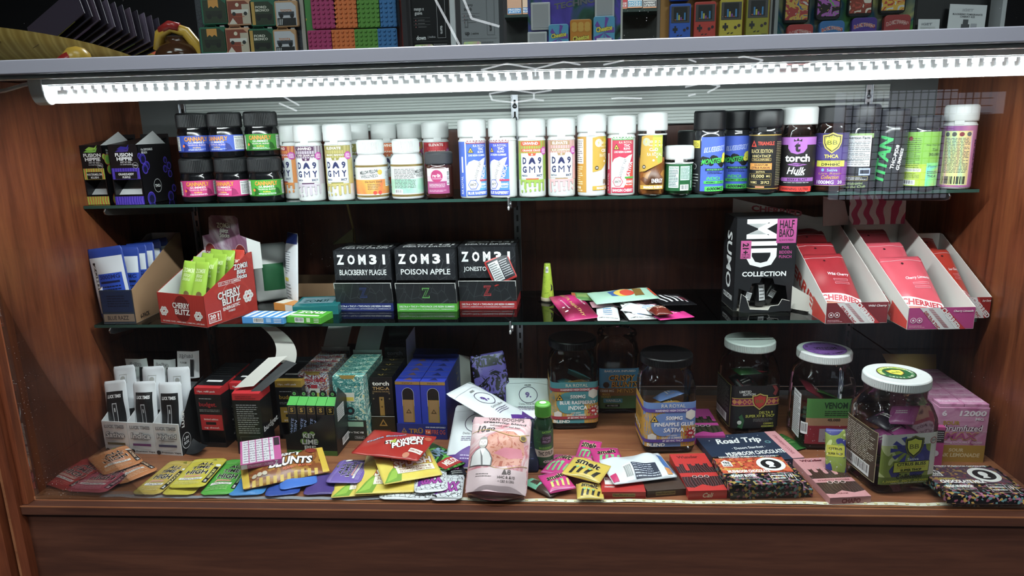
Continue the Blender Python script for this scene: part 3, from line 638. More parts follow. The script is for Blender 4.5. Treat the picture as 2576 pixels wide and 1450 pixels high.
# --- dark lidded jars
t, p = jar(1740, .38, .03, .118, .03, JB, BLK, 'plain black lidded jar tucked behind the short green one', 'jar', 0, Z1, 'gummy_jar', None, 'lid'); p.r(-30, 20, 30, 70, '1c1d22'); p.out('wrap_label', t)
def monster(px, Y, off, label):
    t, p = jar(px, Y, .0285, .154, .036, mat('2a2c30', .1), BLK, label, 'jar', off, Z1, 'gummy_jar', 'tall clear jars with blue splashed labels', 'lid', (mat('1b1c20', .4), .9), sh=.01)
    p.r(-58, 6, -22, 100, '24262b'); p.r(-56, 86, -24, 100, 'e6d62a'); p.ln(-54, 88, -26, 98, 4, '5a5410'); p.ln(-54, 12, -26, 40, 5, 'c8c8c8', .3); p.c(-50, 52, 5, 'e8e8e8'); p.c(-50, 52, 4.2, '8a2a2a'); p.c(-36, 52, 5.4, 'e8e8e8'); p.c(-36, 52, 4.4, '33343a')
    p.r(-21, 6, 34, 106, '4565d8'); p.t('BLUEBERRY', 6, 84, 42, 9, 'e6ecfa', .05, .3, 6); p.t('BLUEBERRY', 6, 84, 40, 7.4, '3f6fe0', .01, .3, 6)
    for k in range(16): p.c(-20+k*3.6, 62+(k*53 % 11)-5, 4.2+(k*29 % 4), '17181d', 9)
    p.t('MONSTER', 0, 62, 38, 10, '2fbf4a', .03, .3, 5); p.t('8', 25, 68, 12, 19, 'f0ea2a', .07, .2)
    p.r(-12, 44, 28, 48.5, '1c2c4a'); p.t('MONSTER BLENDS', 8, 46.2, 34, 3, '62d06a', .01, .2); p.ln(-8, 38, 22, 43, 2, '1f2a50')
    p.t('INDICA', 4, 30, 26, 6, '46d04e', .02, .3); p.r(-14, 20, 30, 25.5, '3fbf4a'); p.t('400MG  15 PCS', 8, 22.8, 36, 3.4, '10203a', .02, .2); p.r(-12, 6, 30, 15, '45c64c'); p.t('6000MG', 8, 10.6, 32, 6, '12242c', .03, .2)
    p.out('wrap_label', t)
monster(1779, .29, 14, 'tall black lidded jar with a blue splashed label and yellow caution box')
monster(1850, .337, -14, 'tall black lidded jar with a blue splashed label, nearer the red triangle jar')
# triangle
t, p = jar(1917, .29, .0285, .154, .034, mat('1a1b1e', .12), BLK, 'tall black jar with a red triangle and gold trim on the label', 'jar', -10, Z1, 'gummy_jar', None, 'tube', sh=.01)
GO = mat('c9a64a', .35, .6)
p.r(-48, 8, 52, 108, '141417'); p.r(-48, 106, 52, 108, GO); p.r(-48, 8, 52, 9.6, GO); p.poly([(-21, 86), (-9, 86), (-15, 98)], 'd83a22'); p.poly([(-17.6, 88), (-12.4, 88), (-15, 94)], '141417'); p.t('TRIANGLE', 8, 92, 30, 7, 'e0402a', .03)
p.t('BLACK EDITION', 0, 78, 40, 7, 'd8c27a', .01); p.t('HHC+THCP', 0, 69, 34, 5, 'd8c27a', .02); p.r(-18, 60, 18, 65, 'c9a64a'); p.r(-17.4, 60.5, 17.4, 64.5, '141417'); p.t('THC-A INFUSED', 0, 62.5, 30, 3, 'd8c27a')
p.r(-22, 44, 20, 56, art('sunset', ['e04a3a', 'f0c83a'], 8, 0, 'noise', .4, 'LINEAR', (3, .01, .01), 0)); p.t('QUANTUM', 0, 52.5, 24, 3.6, '222', .03); p.t('CITRUS FUSION', -1, 47.5, 34, 4, '222', .03); p.t('SATIVA', 0, 40, 16, 3.4, 'd8c27a', .02)
p.fr(-22, 15, 20, 37, .6, GO); p.t('10,000', -5, 31.5, 24, 7, 'd8c27a', .02); p.t('MG', 14, 32, 7, 4, 'd8c27a'); p.r(-22, 26, 20, 26.6, GO); p.t('500MG', -12, 20.5, 13, 5, 'd8c27a'); p.t('20 PCS', 9, 20.5, 15, 5.4, 'd8c27a', .02); p.ln(28, 14, 48, 96, 26, '8a7f5a'); p.r(-8, 10.5, 8, 13.5, 'd88a5a'); p.out('wrap_label', t)
# torch
t, p = jar(2001, .29, .0303, .156, .032, PLAST, CAPW, 'clear jar with a white lid and lilac and black label', 'jar', -8, Z1, 'gummy_jar', None, 'lid', (mat('2a2020', .5), .92), sh=.012)
p.r(-55, 12, 55, 102, '1d1a1c'); p.r(-55, 88, 55, 102, 'b067c4'); p.poly([(-14, 102), (20, 102), (20, 82), (14, 74), (3, 71), (-8, 74), (-14, 82)], 'b067c4'); p.t('t', 3, 84, 10, 18, '1d1a1c', .05); p.poly([(0, 95), (3, 101), (6, 95)], '1d1a1c'); p.poly([(-4, 94), (-4, 99), (1, 95)], '1d1a1c'); p.poly([(5, 95), (10, 99), (10, 94)], '1d1a1c')
p.t('torch', 4, 64, 46, 14, 'f2f2f2', .035); p.poly([(-14, 52), (0, 55.5), (22, 52), (4, 49)], 'b067c4'); p.t('15000MG', 4, 52.3, 22, 3.2, '1d1a1c', .02); p.t('Hulk', 4, 41, 32, 13, 'f2f2f2', .02, .3); p.t('BERRY', 10, 33.5, 16, 2.6, 'f2f2f2')
p.poly([(-26, 28), (-30, 24.5), (-26, 21), (40, 21), (40, 28)], 'a05cb4'); p.t('BERRY BLAST', 6, 24.5, 36, 4.6, '1d1a1c', .02); p.ln(-20, 18, 30, 20, 1, 'ccc'); p.r(-34, 2.4, 34, 12, 'e03024'); p.t('WARNING: ULTRA', 2, 7.2, 50, 5, '3a1010', .02); p.out('wrap_label', t)
# shield jar
t, p = jar(2082, .29, .0292, .157, .032, PLAST, BLK, 'tall jar of brown gummies with a purple label and yellow shield', 'jar', -8, Z1, 'gummy_jar', None, 'lid', (mat('5a2a12', .4), .92), sh=.012)
def shield(p, u, v, w, h, c1, c2, c3, tx):
    for k, c_ in ((1, c1), (.86, c2), (.74, c3)): p.poly([(u+w/2*k*x, v+h/2*k*y) for x, y in ((-1, .75), (-.5, .8), (0, 1), (.5, .8), (1, .75), (.95, 0), (.7, -.5), (0, -1), (-.7, -.5), (-.95, 0))], c_)
    p.t(tx, u, v+h*.02, w*.5, h*.2, '6a6a1a', .01)
p.r(-55, 12, 55, 108, '3a2f66'); p.r(-55, 12, 55, 55, '7a2f92'); p.r(-55, 60, 55, 82, '4a3a80')
for k in range(9): p.poly([(-26, 90), (-26+16*cos(.7*k), 90+14*sin(.7*k)), (-24+8*cos(.7*k+.2), 90+8*sin(.7*k+.2))], '5e3f96')
shield(p, 6, 90, 34, 38, 'c9b84a', '4a3a20', 'd8da2e', 'BB'); p.t('THCA', 6, 66, 24, 6.5, 'f0dc3a', .03); p.r(-20, 47, 32, 58, 'e0d83a'); p.t('DRAGON FRUIT INFUSED', 6, 55.8, 34, 2.4, '33301a'); p.t('D9+HHC', 6, 51, 32, 5.4, '22220e', .04)
p.c(-7, 41, 2.6, '6fb0e8'); p.t('Sativa', 9, 41, 18, 5, '9fd0f0'); p.t('Live Resin', 6, 34.5, 40, 3.2, 'c9a04a', 0, .3); p.t('Collection', 6, 28, 30, 7, 'd8a82e', .01, .3); p.t('1000MG', -2, 18.5, 30, 7, 'e8e4f0', .02); p.t('20', 24, 18.5, 9, 6, 'e8e4f0'); p.r(-55, 12, 55, 12.6, 'c9b84a'); p.out('wrap_label', t)
p = P(ring(.0305+.0006), 2.5); p.r(-36, 127, -30, 155, '9a1f28'); p.r(-30, 127, -26, 155, '1f6a34'); p.out('lid_band', t)
# facts jar
t, p = jar(2157, .288, .0265, .158, .034, mat('1d2024', .1), BLK, 'tall black jar turned to its white facts panel', 'jar', -10, Z1, 'gummy_jar', None, 'tube', sh=.012)
p.r(-50, 6, 50, 106, '17191f'); p.r(-28, 98, 26, 106, '8fae6a'); p.r(-24, 46, 22, 102, 'e6eaec'); p.t('Nutrition Facts', -1, 98, 40, 5.4, '1a1a1a', .03)
for k in range(9): p.r(-23, 93-k*5, 21, 93.5-k*5, '555')
p.ln(-23, 48, 20, 92, 13, '777', .4); p.r(4, 30, 24, 43, 'a9b4dc'); p.r(6, 33, 22, 40, '2a2f3c'); p.fr(-22, 20, 20, 28, .5, 'b8a85a'); p.ln(-20, 21.5, 18, 26.5, 2, 'ccc'); p.t('Welcome', -2, 15, 28, 5, 'a9c27a', 0, .3, 5); p.t('to the Club', 0, 9, 34, 4.6, 'a9c27a', 0, .3, 5); p.r(-32, 8, -27, 18, 'eee'); p.out('wrap_label', t)
t, p = jar(2206, .36, .028, .152, .03, mat('1d2024', .1), BLK, 'tall black jar mostly hidden behind the facts panel jar', 'jar', 20, Z1, 'gummy_jar', None, 'lid', sh=.012); p.r(-40, 6, 40, 104, '2a2026'); p.r(-20, 70, 10, 84, 'd8a0b8'); p.ln(-24, 16, 20, 64, 8, '9a8a8a'); p.out('wrap_label', t)
t, p = jar(2230, .288, .0262, .148, .03, mat('16171a', .2), BLK, 'black jar with bold green lettering running up its label', 'jar', -6, Z1, 'gummy_jar', None, 'lid', sh=.01)
p.r(-48, 6, 48, 106, '15171a'); p.t('TITAN', -10, 56, 86, 22, '22b85a', .04, .12, 82); p.t('THC-P|D8', 12, 62, 44, 8, 'e8ecec', .03, .1, 80); p.t('GUMMIES', 21, 58, 40, 7, 'e8ecec', .03, .1, 80); p.ln(-34, 8, -24, 40, 6, '888'); p.out('wrap_label', t)
# lime label
t, p = jar(2307, .29, .0295, .135, .022, mat('23262a', .1), BLK, 'wide black lidded jar with a lime green label', 'jar', 6, Z1, 'gummy_jar', None, 'lid', sh=.01)
p.r(-46, 8, 50, 106, '79b52c'); p.r(-46, 8, 50, 48, 'a8c41e'); p.ln(-34, 40, -4, 96, 16, '3c5a14', .35); p.r(-34, 34, 0, 40, 'dfe8c8'); p.ln(-32, 35, -2, 39, 2, '555'); p.ln(-34, 22, -2, 32, 4, '4a5a10', .35); p.bar(-36, 10, -8, 19); p.c(-22, 94, 4, '8a2a2a'); p.t('Not Your Typical', 22, 82, 34, 4.4, '244010', 0, .2); p.t('Taxi', 22, 74, 14, 5, '244010', 0, .2); p.t('30,000', 22, 65, 24, 6, '203a10', .01)
p.r(8, 8, 36, 50, art('foil_lime', ['4a5ae0', '5ac8e0', '7ae07a', 'e0c24a', 'e07a8a'], 14, .6, 'noise', .25, 'LINEAR', (1, 1, 2.4))); p.t('Platinum', 22, 44, 22, 4.4, '2a3a7a', 0, .2); p.t('THC-A', 20, 26, 18, 5, '2a3a5a', .02); p.ln(10, 30, 34, 36, 2, '445'); p.out('wrap_label', t)
# holographic tube
t, p = jar(2398, .295, .0268, .153, .03, CAPW, CAPW, 'white capped tube with a holographic rainbow label at the shelf end', 'tube', -4, Z1, 'gummy_tube', None, 'tube')
p.r(-44, 4, 44, 116, art('foil_tube', ['b05a86', '8a4a9a', 'd88aa8', '6a5ab0'], 12, 1, 'noise', .25, 'LINEAR', (1, 1, .3))); p.r(-25, 8, 25, 106, art('foil_rainbow', ['d8c8e8', '8a9af0', '9ae0d8', 'd8e89a', 'f0c88a', 'c8a0e0', 'a0b8f0', 'e0e0e8'], 30, .8, 'noise', .22, 'LINEAR', (2.2, .1, .22)))
for k in range(4): p.c(-18+k*12, 100, 4, ['444a50', '555', '8a2a3a', '666'][k])
p.ln(-21, 30, 21, 94, 24, '4a4f5a', .4)
x = -20
while x < 19: p.r(x, 10, x+random.choice((.8, 1.6)), 24, '20242c'); x += random.choice((2, 2.8, 3.4))
p.t('PLATINUM', 34, 60, 60, 5, '3a1a4a', .02, 0, 90); p.out('wrap_label', t)
# ================================================================ lower shelf
def span(bl, br, z):
    """two base pixels on the plane z -> origin, heading, width"""
    a, b = at(*bl, z), at(*br, z); d = b-a; return a, atan2(d.y, d.x), math.hypot(d.x, d.y)
def lay(bl, br, tl, z):
    a, rz, w = span(bl, br, z); c = at(*tl, z)-a; h = -sin(rz)*c.x+cos(rz)*c.y
    return a+Vector((cos(rz)*w/2-sin(rz)*h/2, sin(rz)*w/2+cos(rz)*h/2, 0)), rz, w, h
def faces(w, d, h):
    """print surfaces of a box with its front on y=0, x 0..w"""
    return {'f': flat((0, 0, 0), (1, 0, 0), (0, 0, 1)), 'r': flat((w, 0, 0), (0, 1, 0), (0, 0, 1)), 'l': flat((0, d, 0), (0, -1, 0), (0, 0, 1)), 't': flat((0, 0, h), (1, 0, 0), (0, 1, 0)), 'b': flat((w, d, 0), (-1, 0, 0), (0, 0, 1))}
def pouch(t, w, h, d, m, rc=.004, name='body', wr=1.0, nu=20, nv=22, dn=.35, seed=None, belly=0):
    """soft filled packet: local x across, y along, z out of its face; returns the face for printing"""
    ph = random.uniform(0, 6) if seed is None else seed
    def hw(y):
        e = h/2-abs(y)
        return w/2 if e >= rc else w/2-rc+sqrt(max(0, rc*rc-(rc-e)**2))
    def zf(x, y):
        u, v = min(1, abs(2*x/w)), min(1, abs(2*(y+belly*h)/h/(1+2*abs(belly))))
        return d*(1-u**2.8)*(1-v**3.2)+wr*.0008*(sin(x*105+ph+y*40)+sin(y*88+ph*2-x*50))*(1-u**6)*(1-v**8)
    f = lambda u, v: ((u-.5)*2*hw((v-.5)*h*.9999), (v-.5)*h, zf((u-.5)*2*hw((v-.5)*h*.9999), (v-.5)*h)+.0003)
    g = lambda u, v: ((u-.5)*2*hw((v-.5)*h*.9999), (v-.5)*h, -dn*zf((u-.5)*2*hw((v-.5)*h*.9999), (v-.5)*h)-.0003)
    b = B().grid(f, nu, nv, m).grid(g, nu, nv, m, True)
    k = nu+1; N_ = (nu+1)*(nv+1); rim = []
    lp = [i for i in range(k)]+[j*k+nu for j in range(1, nv+1)]+[nv*k+i for i in range(nu-1, -1, -1)]+[j*k for j in range(nv-1, 0, -1)]
    mi = 0
    for i in range(len(lp)):
        a_, b_ = lp[i], lp[(i+1) % len(lp)]; b.f.append([a_, a_+N_, b_+N_, b_]); b.fm.append(mi); b.sm.append(False)
    b.build(name, t)
    p = P(lambda a_, b_, hh: Vector((a_, b_, zf(a_, b_)+.0004+hh)), 3); p.both = 1; p.dh = .00004
    return p
CARD = mat('d9d9d6', .6); KRAFT = mat('a9825c', .75)
def traybox(t, w, d, hf, hb, mf, ms, mi, th=.0008, back=True, cut=0):
    """open-topped display box: low front, sloping sides, tall back"""
    B().box(0, w, 0, th, 0, hf, mf).build('front_panel', t)
    for x0 in (0, w-th): B().prism([(0, 0), (d, 0), (d, hb), (d-cut, hb), (0, hf)], x0, x0+th, ms if x0 else ms, 'x').build('side_panel', t)
    for x0 in (th, w-th-.0002): B().prism([(th, th), (d-th, th), (d-th, hb-.0004), (d-cut, hb-.0006), (th, hf-.0006)], x0, x0+.0002, mi, 'x').build('lining', t)
    B().box(th, w-th, th, th+.0002, th, hf-.0004, mi).build('front_lining', t)
    B().box(0, w, 0, d, 0, th, mi).build('base_panel', t)
    if back: B().box(0, w, d-th, d, 0, hb, ms).box(th, w-th, d-th-.0002, d-th, th, hb, mi).build('back_panel', t)
def letters(p, rows):
    for r_ in rows: p.t(*r_)
# --- kraft box of blue and white pouches
o, rz, w = span((262, 815), (340, 812), Z2)
t = thing('pouch_display_box', 'brown kraft display box of blue and white pouches at the wooden end', 'display box', (o.x, o.y, Z2), radians(1))
w, d = .068, .215
traybox(t, w, d, .07, .155, mat('2c3644', .5), KRAFT, CARD, cut=.02)
p = P(faces(w, d, .07)['f']); p.r(2, 24, 66, 68, '1a2a4a'); p.r(2, 4, 66, 20, '8a7462'); p.t('BLUE RAZZ', 32, 12, 44, 9, '3a3030', .02); p.ln(14, 34, 60, 60, 5, '0e1830'); p.out('front_print', t)
p = P(faces(w, d, .1)['r']); p.t('6-PACK', 34, 10, 34, 10, '2a1c14', .04); p.out('side_print', t)
PB = mat('dfe3ea', .45)
for k in range(6):
    y = o.y+.022+k*.028; hh = .15+.004*k
    q = thing('foil_pouch', ['front blue and white pouch leaning out of the kraft box', 'second blue and white pouch in the kraft box', 'third blue and white pouch in the kraft box', 'fourth blue and white pouch in the kraft box', 'fifth blue and white pouch in the kraft box', 'rearmost blue and white pouch in the kraft box'][k], 'pouch', (o.x+.0335-.016*(k == 0)-.004*(k > 0), y-.004*(k == 0), Z2+.0755+.006*(k == 0)), (radians(86-2*k), radians(-7 if k == 0 else -1.5*k), radians(-3)), 'blue and white pouches in the kraft box')
    W_ = .078 if k == 0 else .066; p = pouch(q, W_, .146, .007, '1f3f9a', .003)
    p.r(-30-6*(k == 0), -60, 30+6*(k == 0), 54, PB); p.r(-22, -40, 30, 20, '2450c4'); p.t('5000MG', 4, 13, 44, 9, '16286a', .03); p.r(-18, 0, 24, 4.5, '14204a'); p.ln(-16, -28, 24, -4, 4, '14204a'); p.r(-29, -34, -23, 44, '121318'); p.t('ZOM3I', -26, 14, 54, 5, 'f2f2f2', .02, 0, -90); p.out('front_print', q)
# --- red display box with green sticks
FL, FR, BR = at(405, 812, Z2), at(537, 823, Z2), at(690, 783, Z2)
rz = atan2(FR.y-FL.y, FR.x-FL.x); w = .125; d = .14; RED = mat('b5281e', .4)
t = thing('stick_display_box', 'red display box of green sachets with a marbled header card', 'display box', (FL.x, FL.y, Z2), rz-radians(4))
RD = art('red_contour', ['b5281e', 'c0382a', 'b5281e', 'b5281e', 'bd3024', 'b5281e'], 26, 3, 'wave', .4, detail=0)
traybox(t, w, d, .064, .128, RD, RD, CARD, cut=.012)
F_ = faces(w, d, .064)
p = P(F_['f']); p.c(64, 34, 21, '7a1612', 24, 27)
for dx, dy, c_, bb, k in ((0, 0, '5a0f0c', .07, 1.06), (0, 0, 'f4eeea', .03, 1)): p.t('CHERRY', 62+dx, 40+dy, 46*k, 12*k, c_, bb); p.t('BLITZ', 64+dx, 27+dy, 40*k, 11*k, c_, bb)
for u, v in ((14, 26), (106, 22)):
    for k in range(6): p.c(u+7*cos(k), v+6*sin(k*1.05), 4.6, 'efe9e4', 8); p.c(u+7*cos(k), v+6*sin(k*1.05), 2.2, 'cfc6c2', 6)
p.t('20 DARK CASE | 40MG BAR | 10MG PC | 4PC/BAR', 64, 5.5, 112, 4, 'f0e4e0'); p.out('front_print', t)
p = P(F_['r'])
def zombi_logo(p, u, v, k, dark='3a0c0c'):
    for c_, bb, e in ((dark, .08, 1.08), ('f4f0ee', .03, 1)):
        p.t('ZOM3I', u, v+9*k, 40*k*e, 12*k*e, c_, bb); p.t('Blitz', u+1*k, v-3*k, 26*k*e, 10*k*e, c_, bb, .2); p.t('Sticks', u+1*k, v-14*k, 30*k*e, 10*k*e, c_, bb, .1)
zombi_logo(p, 104, 96, .95)
p.r(40, 74, 100, 82, 'f0e6e2'); p.r(41, 75, 99, 81, 'a8241c'); p.t('D9 + THC-P GUMMIES', 70, 78, 54, 4, 'f4eeea', .01)
p.o(70, 50, 22, 23, 'd88a80', 24, 1.1)
for c_, bb, e in (('5a0f0c', .08, 1.05), ('f4eeea', .03, 1)): p.t('CHERRY', 66, 56, 62*e, 15*e, c_, bb, .05, 3); p.t('BLITZ', 70, 41, 50*e, 14*e, c_, bb, .05, 3)
p.t('ENERGETIC', 68, 27, 46, 7, 'f4eeea', .03, 0, 3); p.t('HYBRID', 68, 19, 18, 4, 'f4eeea')
p.r(6, 6, 38, 26, 'f4eeea'); p.r(7.5, 7.5, 36.5, 24.5, 'b5281e'); p.t('20', 17, 18, 15, 9, 'f4eeea', .04); p.t('COUNT', 17, 10.5, 17, 4, 'f4eeea'); p.t('!', 31, 16, 4, 14, 'f4eeea', .05)
for k in range(7): p.c(116+9*cos(k), 38+8*sin(k*1.05), 6, 'efe9e4', 8); p.c(116+9*cos(k), 38+8*sin(k*1.05), 2.6, 'c8bebb', 6)
p.out('side_print', t)
MB_ = art('marble_header', ['2a1624', '5a2440', '8a5a78', 'c8b8c8', '5a2036', '3a1828'], 9, 2.2, 'noise', .4, 'LINEAR', detail=4)
hp = [(-.004, .06), (.118, .06), (.118, .158), (.102, .162), (.100, .198), (.092, .203), (.028, .203), (.020, .198), (.016, .162), (-.004, .158)]
B().prism(hp, d-.004, d-.0032, MB_, 'y').build('header_card', t)
B().hexa([(.118, d-.004, .09), (.119, d-.004, .09), (.132, d+.02, .09), (.131, d+.02, .09), (.118, d-.004, .158), (.119, d-.004, .158), (.132, d+.02, .145), (.131, d+.02, .145)], CARD).build('header_ear', t)
p = P(flat((0, d-.004, 0), (1, 0, 0), (0, 0, 1))); zombi_logo(p, 59, 174, .92, '241018')
for u, s_ in ((15, 'CHERRY'), (99, 'ENERGETIC')): p.c(u, 122, 15, '7a1f22', 20, 21); p.o(u, 122, 14.6, 15.4, 'd8b8b8', 22, 1.4); p.t(s_, u, 122, 24, 6, 'f0e8e8', .02)
for k in range(7): p.c(57+8*cos(k), 116+8*sin(k*1.05), 5.4, 'd9d2d4', 8); p.c(57+8*cos(k), 116+8*sin(k*1.05), 2.4, '9a9094', 6)
p.r(38, 92, 78, 99, '3a1424'); p.t('D9 + THC-P GUMMIES', 58, 95.5, 34, 3.4, 'e8e0e4'); p.out('header_print', t)
def onbox(t, x, y, z):
    r_ = t.rotation_euler.z; return (t.location.x+cos(r_)*x-sin(r_)*y, t.location.y+sin(r_)*x+cos(r_)*y, t.location.z+z)
lime = art('lime_foil', ['8fb51e', '9cc42a', '86aa1a'], 30, 1, 'noise', .35)
gl = ['front sachet near the wooden end', 'front sachet next to it', 'second row sachet near the wooden end', 'second row sachet next to it', 'third row sachet near the wooden end', 'third row sachet next to it', 'rear sachet near the wooden end', 'rear sachet next to it']
for k in range(8):
    i, j = k % 2, k//2
    q = thing('green_sachet', f'lime green sachet in the red box, {gl[k]}', 'sachet', onbox(t, .045+.034*i, .034+.024*j, .064+.004*j), (radians(72), radians(4-5*i), t.rotation_euler.z+radians(3-4*i)), 'lime green sachets in the red box')
    p = pouch(q, .037, .118, .006, lime, .001, wr=1.5); p.r(-17, -58, 17, -14, 'b8c27a'); p.t('ZOM3I', 0, 40, 26, 9, 'dfeeb0', .03); p.t('Blitz', 0, 30, 18, 7, 'dfeeb0', .01, .2); p.t('Sticks', 0, 22, 20, 7, 'dfeeb0', .01); p.t('GREEN', 0, -22, 28, 8, 'eef4dc', .03); p.t('APPLE', 0, -32, 26, 8, 'eef4dc', .03); p.c(6, -8, 6, '7a5a34'); p.out('front_print', q)
q = thing('red_sachet', 'red sachet standing behind the green ones in the red box', 'sachet', onbox(t, .100, .118, .070), (radians(80), 0, t.rotation_euler.z), None)
p = pouch(q, .034, .128, .006, mat('c8331f', .35), .001); p.t('ZOM3I', 0, 40, 24, 8, 'f0d8d0', .03); p.out('front_print', q)
# --- pouches and card behind
q = thing('foil_pouch', 'white pouch with a dark green panel behind the red display box', 'pouch', (col(690, .42, Z2), .42, Z2+.066), (radians(86), 0, radians(30)))
p = pouch(q, .075, .13, .012, 'd9dbd6', .004); p.r(-20, -40, 26, 20, '1d6a3c'); p.out('front_print', q)
q = thing('foil_pouch', 'slim white pouch with a blue top standing edge-on behind the flat cartons', 'pouch', (col(745, .385, Z2), .385, Z2+.0795), (radians(84), radians(-3), radians(-52)))
p = pouch(q, .075, .158, .012, 'dfe2e6', .004); p.r(-36, 56, 36, 78, '243c8a'); p.r(-37, -60, -30, 56, '243c8a'); p.ln(-22, -10, 16, 40, 10, '7a7f8a', .3); p.r(-14, -26, 12, -18, 'e6d23a'); p.ln(-20, -66, 20, -30, 5, '777', .3); p.out('front_print', q)
t = thing('cardboard_tray', 'low brown cardboard tray behind the teal carton', 'tray', (col(742, .46, Z2), .452, Z2), radians(-3))
traybox(t, .12, .035, .032, .045, KRAFT, KRAFT, mat('8a6a4a', .8))
# --- flat cartons
def lying(bl, br, tl, hh, z, m, label, name='flat_carton', cat='carton', group=None, ms=None, bev=.0006, hmax=None):
    c_, rz, w, h = lay(bl, br, tl, z+hh)
    if hmax: h = hmax; 
    o = at(*bl, z+hh)
    t = thing(name, label, cat, (o.x, o.y, z), rz, group)
    B().box(0, w, 0, h, 0, hh, m).build('body', t, bev=bev)
    return t, w*1000, h*1000, P(flat((0, 0, hh), (1, 0, 0), (0, 1, 0)), 0), P(flat((0, 0, 0), (1, 0, 0), (0, 0, 1)), 0)
t, w, h, p, f = lying((688, 762), (736, 768), (700, 750), .016, Z2, mat('d98a2a', .4), 'flat orange and white carton beside the teal one'); p.r(2, 2, w*.5, h-2, 'e8e0d0'); f.r(w*.6, 1, w-1, 15, 'e8e4dc'); p.out('top_print', t); f.out('front_print', t)
t, w, h, p, f = lying((735, 772), (850, 768), (775, 736), .02, Z2, mat('0f6f72', .35), 'flat teal carton beside the first black dispenser', hmax=.085)
p.r(6, 22, w-16, h-10, '6f8f98'); p.t('ZOM3I', w*.42, h*.5, w*.55, 22, '14484c', .03); f.r(6, 8, w*.45, 11, '0a5054'); p.out('top_print', t); f.out('front_print', t)
t, w, h, p, f = lying((608, 798), (712, 800), (636, 780), .0135, Z2, mat('4a9ae0', .3), 'flat sky blue and white striped carton in front of the red display box', hmax=.05)
for k in range(6): p.poly([(k*16+2, 2), (k*16+10, 2), (k*16+16, h-2), (k*16+8, h-2)], 'dce8f4')
f.bar(24, 2, 46, 12); f.r(52, 3, 62, 12, '9ac4ee'); f.ln(68, 2, w-4, 12, 3, 'e6f0fa'); p.out('top_print', t); f.out('front_print', t)
t, w, h, p, f = lying((718, 796), (806, 800), (745, 779), .0135, Z2, mat('4fb022', .3), 'flat bright green carton in front of the teal one', hmax=.05)
p.t('ZOM3I', w*.5, h*.72, w*.72, h*.34, 'f0f4e8', .04); p.r(6, 8, w-10, 16, 'e4ecd8'); f.bar(20, 2, 40, 12); f.ln(62, 2, w-4, 12, 3, 'e6f0da'); f.r(46, 3, 54, 12, 'cfe8b8'); p.out('top_print', t); f.out('front_print', t)
# --- three black dispensers
HEXB = art('black_cracks', [(0, '55585c'), (.012, '2b2d31'), (.03, '25272b')], 55, 0, 'edge', .35, 'LINEAR', (1, 1, .6))
def dispenser(bl, br, top, c, fl, label, pack=None):
    o, rz, w = span(bl, br, Z2); h = hgt(o, top); d = .098; hs = .017; hl = .062; hu = .066
    t = thing('gummy_dispenser', label, 'dispenser box', (o.x, o.y, Z2), rz, 'black gummy dispensers')
    K = mat('26282c', .35)
    boxpart('base_band', t, 0, w, 0, d, 0, hs, mat(c, .35)); 
    B().prism([(0, hs), (-.008, hl), (-.0072, hl), (.0009, hs)], .0, w, HEXB, 'x').build('front_lip', t)
    for x0 in (0, w-.0008): B().prism([(0, hs), (d, hs), (d, h), (.004, h), (.004, hl), (-.008, hl)], x0, x0+.0008, K, 'x').build('side_panel', t)
    for x0 in (0, w-.0012): B().prism([(-.0085, hl-.001), (-.0065, hl-.001), (.003, hs+.003), (.0015, hs+.002)], x0-.0002, x0+.0014, mat('c9c9c6', .6), 'x').build('card_edge', t)
    B().box(0, w, -.0088, -.0068, hl-.0006, hl+.0004, mat('c4c4c2', .6)).build('lip_edge', t)
    boxpart('upper_front', t, 0, w, .004, .0048, hu, h, HEXB); boxpart('back_panel', t, 0, w, d-.0008, d, hs, h, K)
    boxpart('top_panel', t, 0, w, .004, d, h-.0008, h, K); boxpart('inner_floor', t, .001, w-.001, .002, d-.001, hs, hs+.03, mat('17181a', .6))
    W2 = w*1000; p = P(flat((0, .004, 0), (1, 0, 0), (0, 0, 1)))
    z = (h*1000+hu*1000)/2
    for k, ch_ in enumerate('ZOM3I'): p.t(ch_, W2*(.12+.19*k), z+12, W2*(.13 if ch_ != 'I' else .045), 21, 'f2f4f4', .045)
    p.t(fl, W2*.5, z-15, W2*.82, 12, 'eceeee', .015); p.out('upper_print', t)
    p = P(flat((0, 0, 0), (1, 0, 0), (0, 0, 1))); p.t('DELTA-6 + THC-P + TWO-PACK LIVE RESIN GUMMIES', W2/2, 10.5, W2*.92, 4, 'eef0f2', .02); p.t('150MG/PC | 300MG/POUCH | 30 POUCHES/DISPLAY | 9000MG/DISPLAY', W2/2, 4.5, W2*.92, 3, 'dfe2e6'); p.out('band_print', t)
    n_ = Vector((0, -.008, hl-hs)); p = P(flat((0, -.0002, hs), (1, 0, 0), n_)); cc = {'1c2a6a': '2a3a78', '4fae2e': '6cc85a', 'a81c22': 'c8323a'}[c]
    p.t('Z', W2/2, 24, 17, 23, cc, .05); p.t('Z', W2/2, 24, 13.5, 19.5, '2b2d31', .03); p.t('Z', W2/2, 24, 11, 17, {'1c2a6a': '232c50', '4fae2e': '2c4a2a', 'a81c22': '7a1a20'}[c], .02); p.out('lip_print', t)
    p = P(flat((0, .004, h), (1, 0, 0), (0, 1, 0))); p.t('ZOM3I', W2/2, 55, W2*.85, 22, 'd8dada', .03); p.t('DEATH DROPS', W2/2, 28, W2*.8, 14, 'd8dada', .01); p.out('top_print', t)
    return t
dispenser((848, 783), (990, 783), 632, '1c2a6a', 'BLACKBERRY PLAGUE', 'black dispenser with a navy band along its foot')
dispenser((1000, 784), (1150, 784), 628, '4fae2e', 'POISON APPLE', 'black dispenser with a bright green band along its foot')
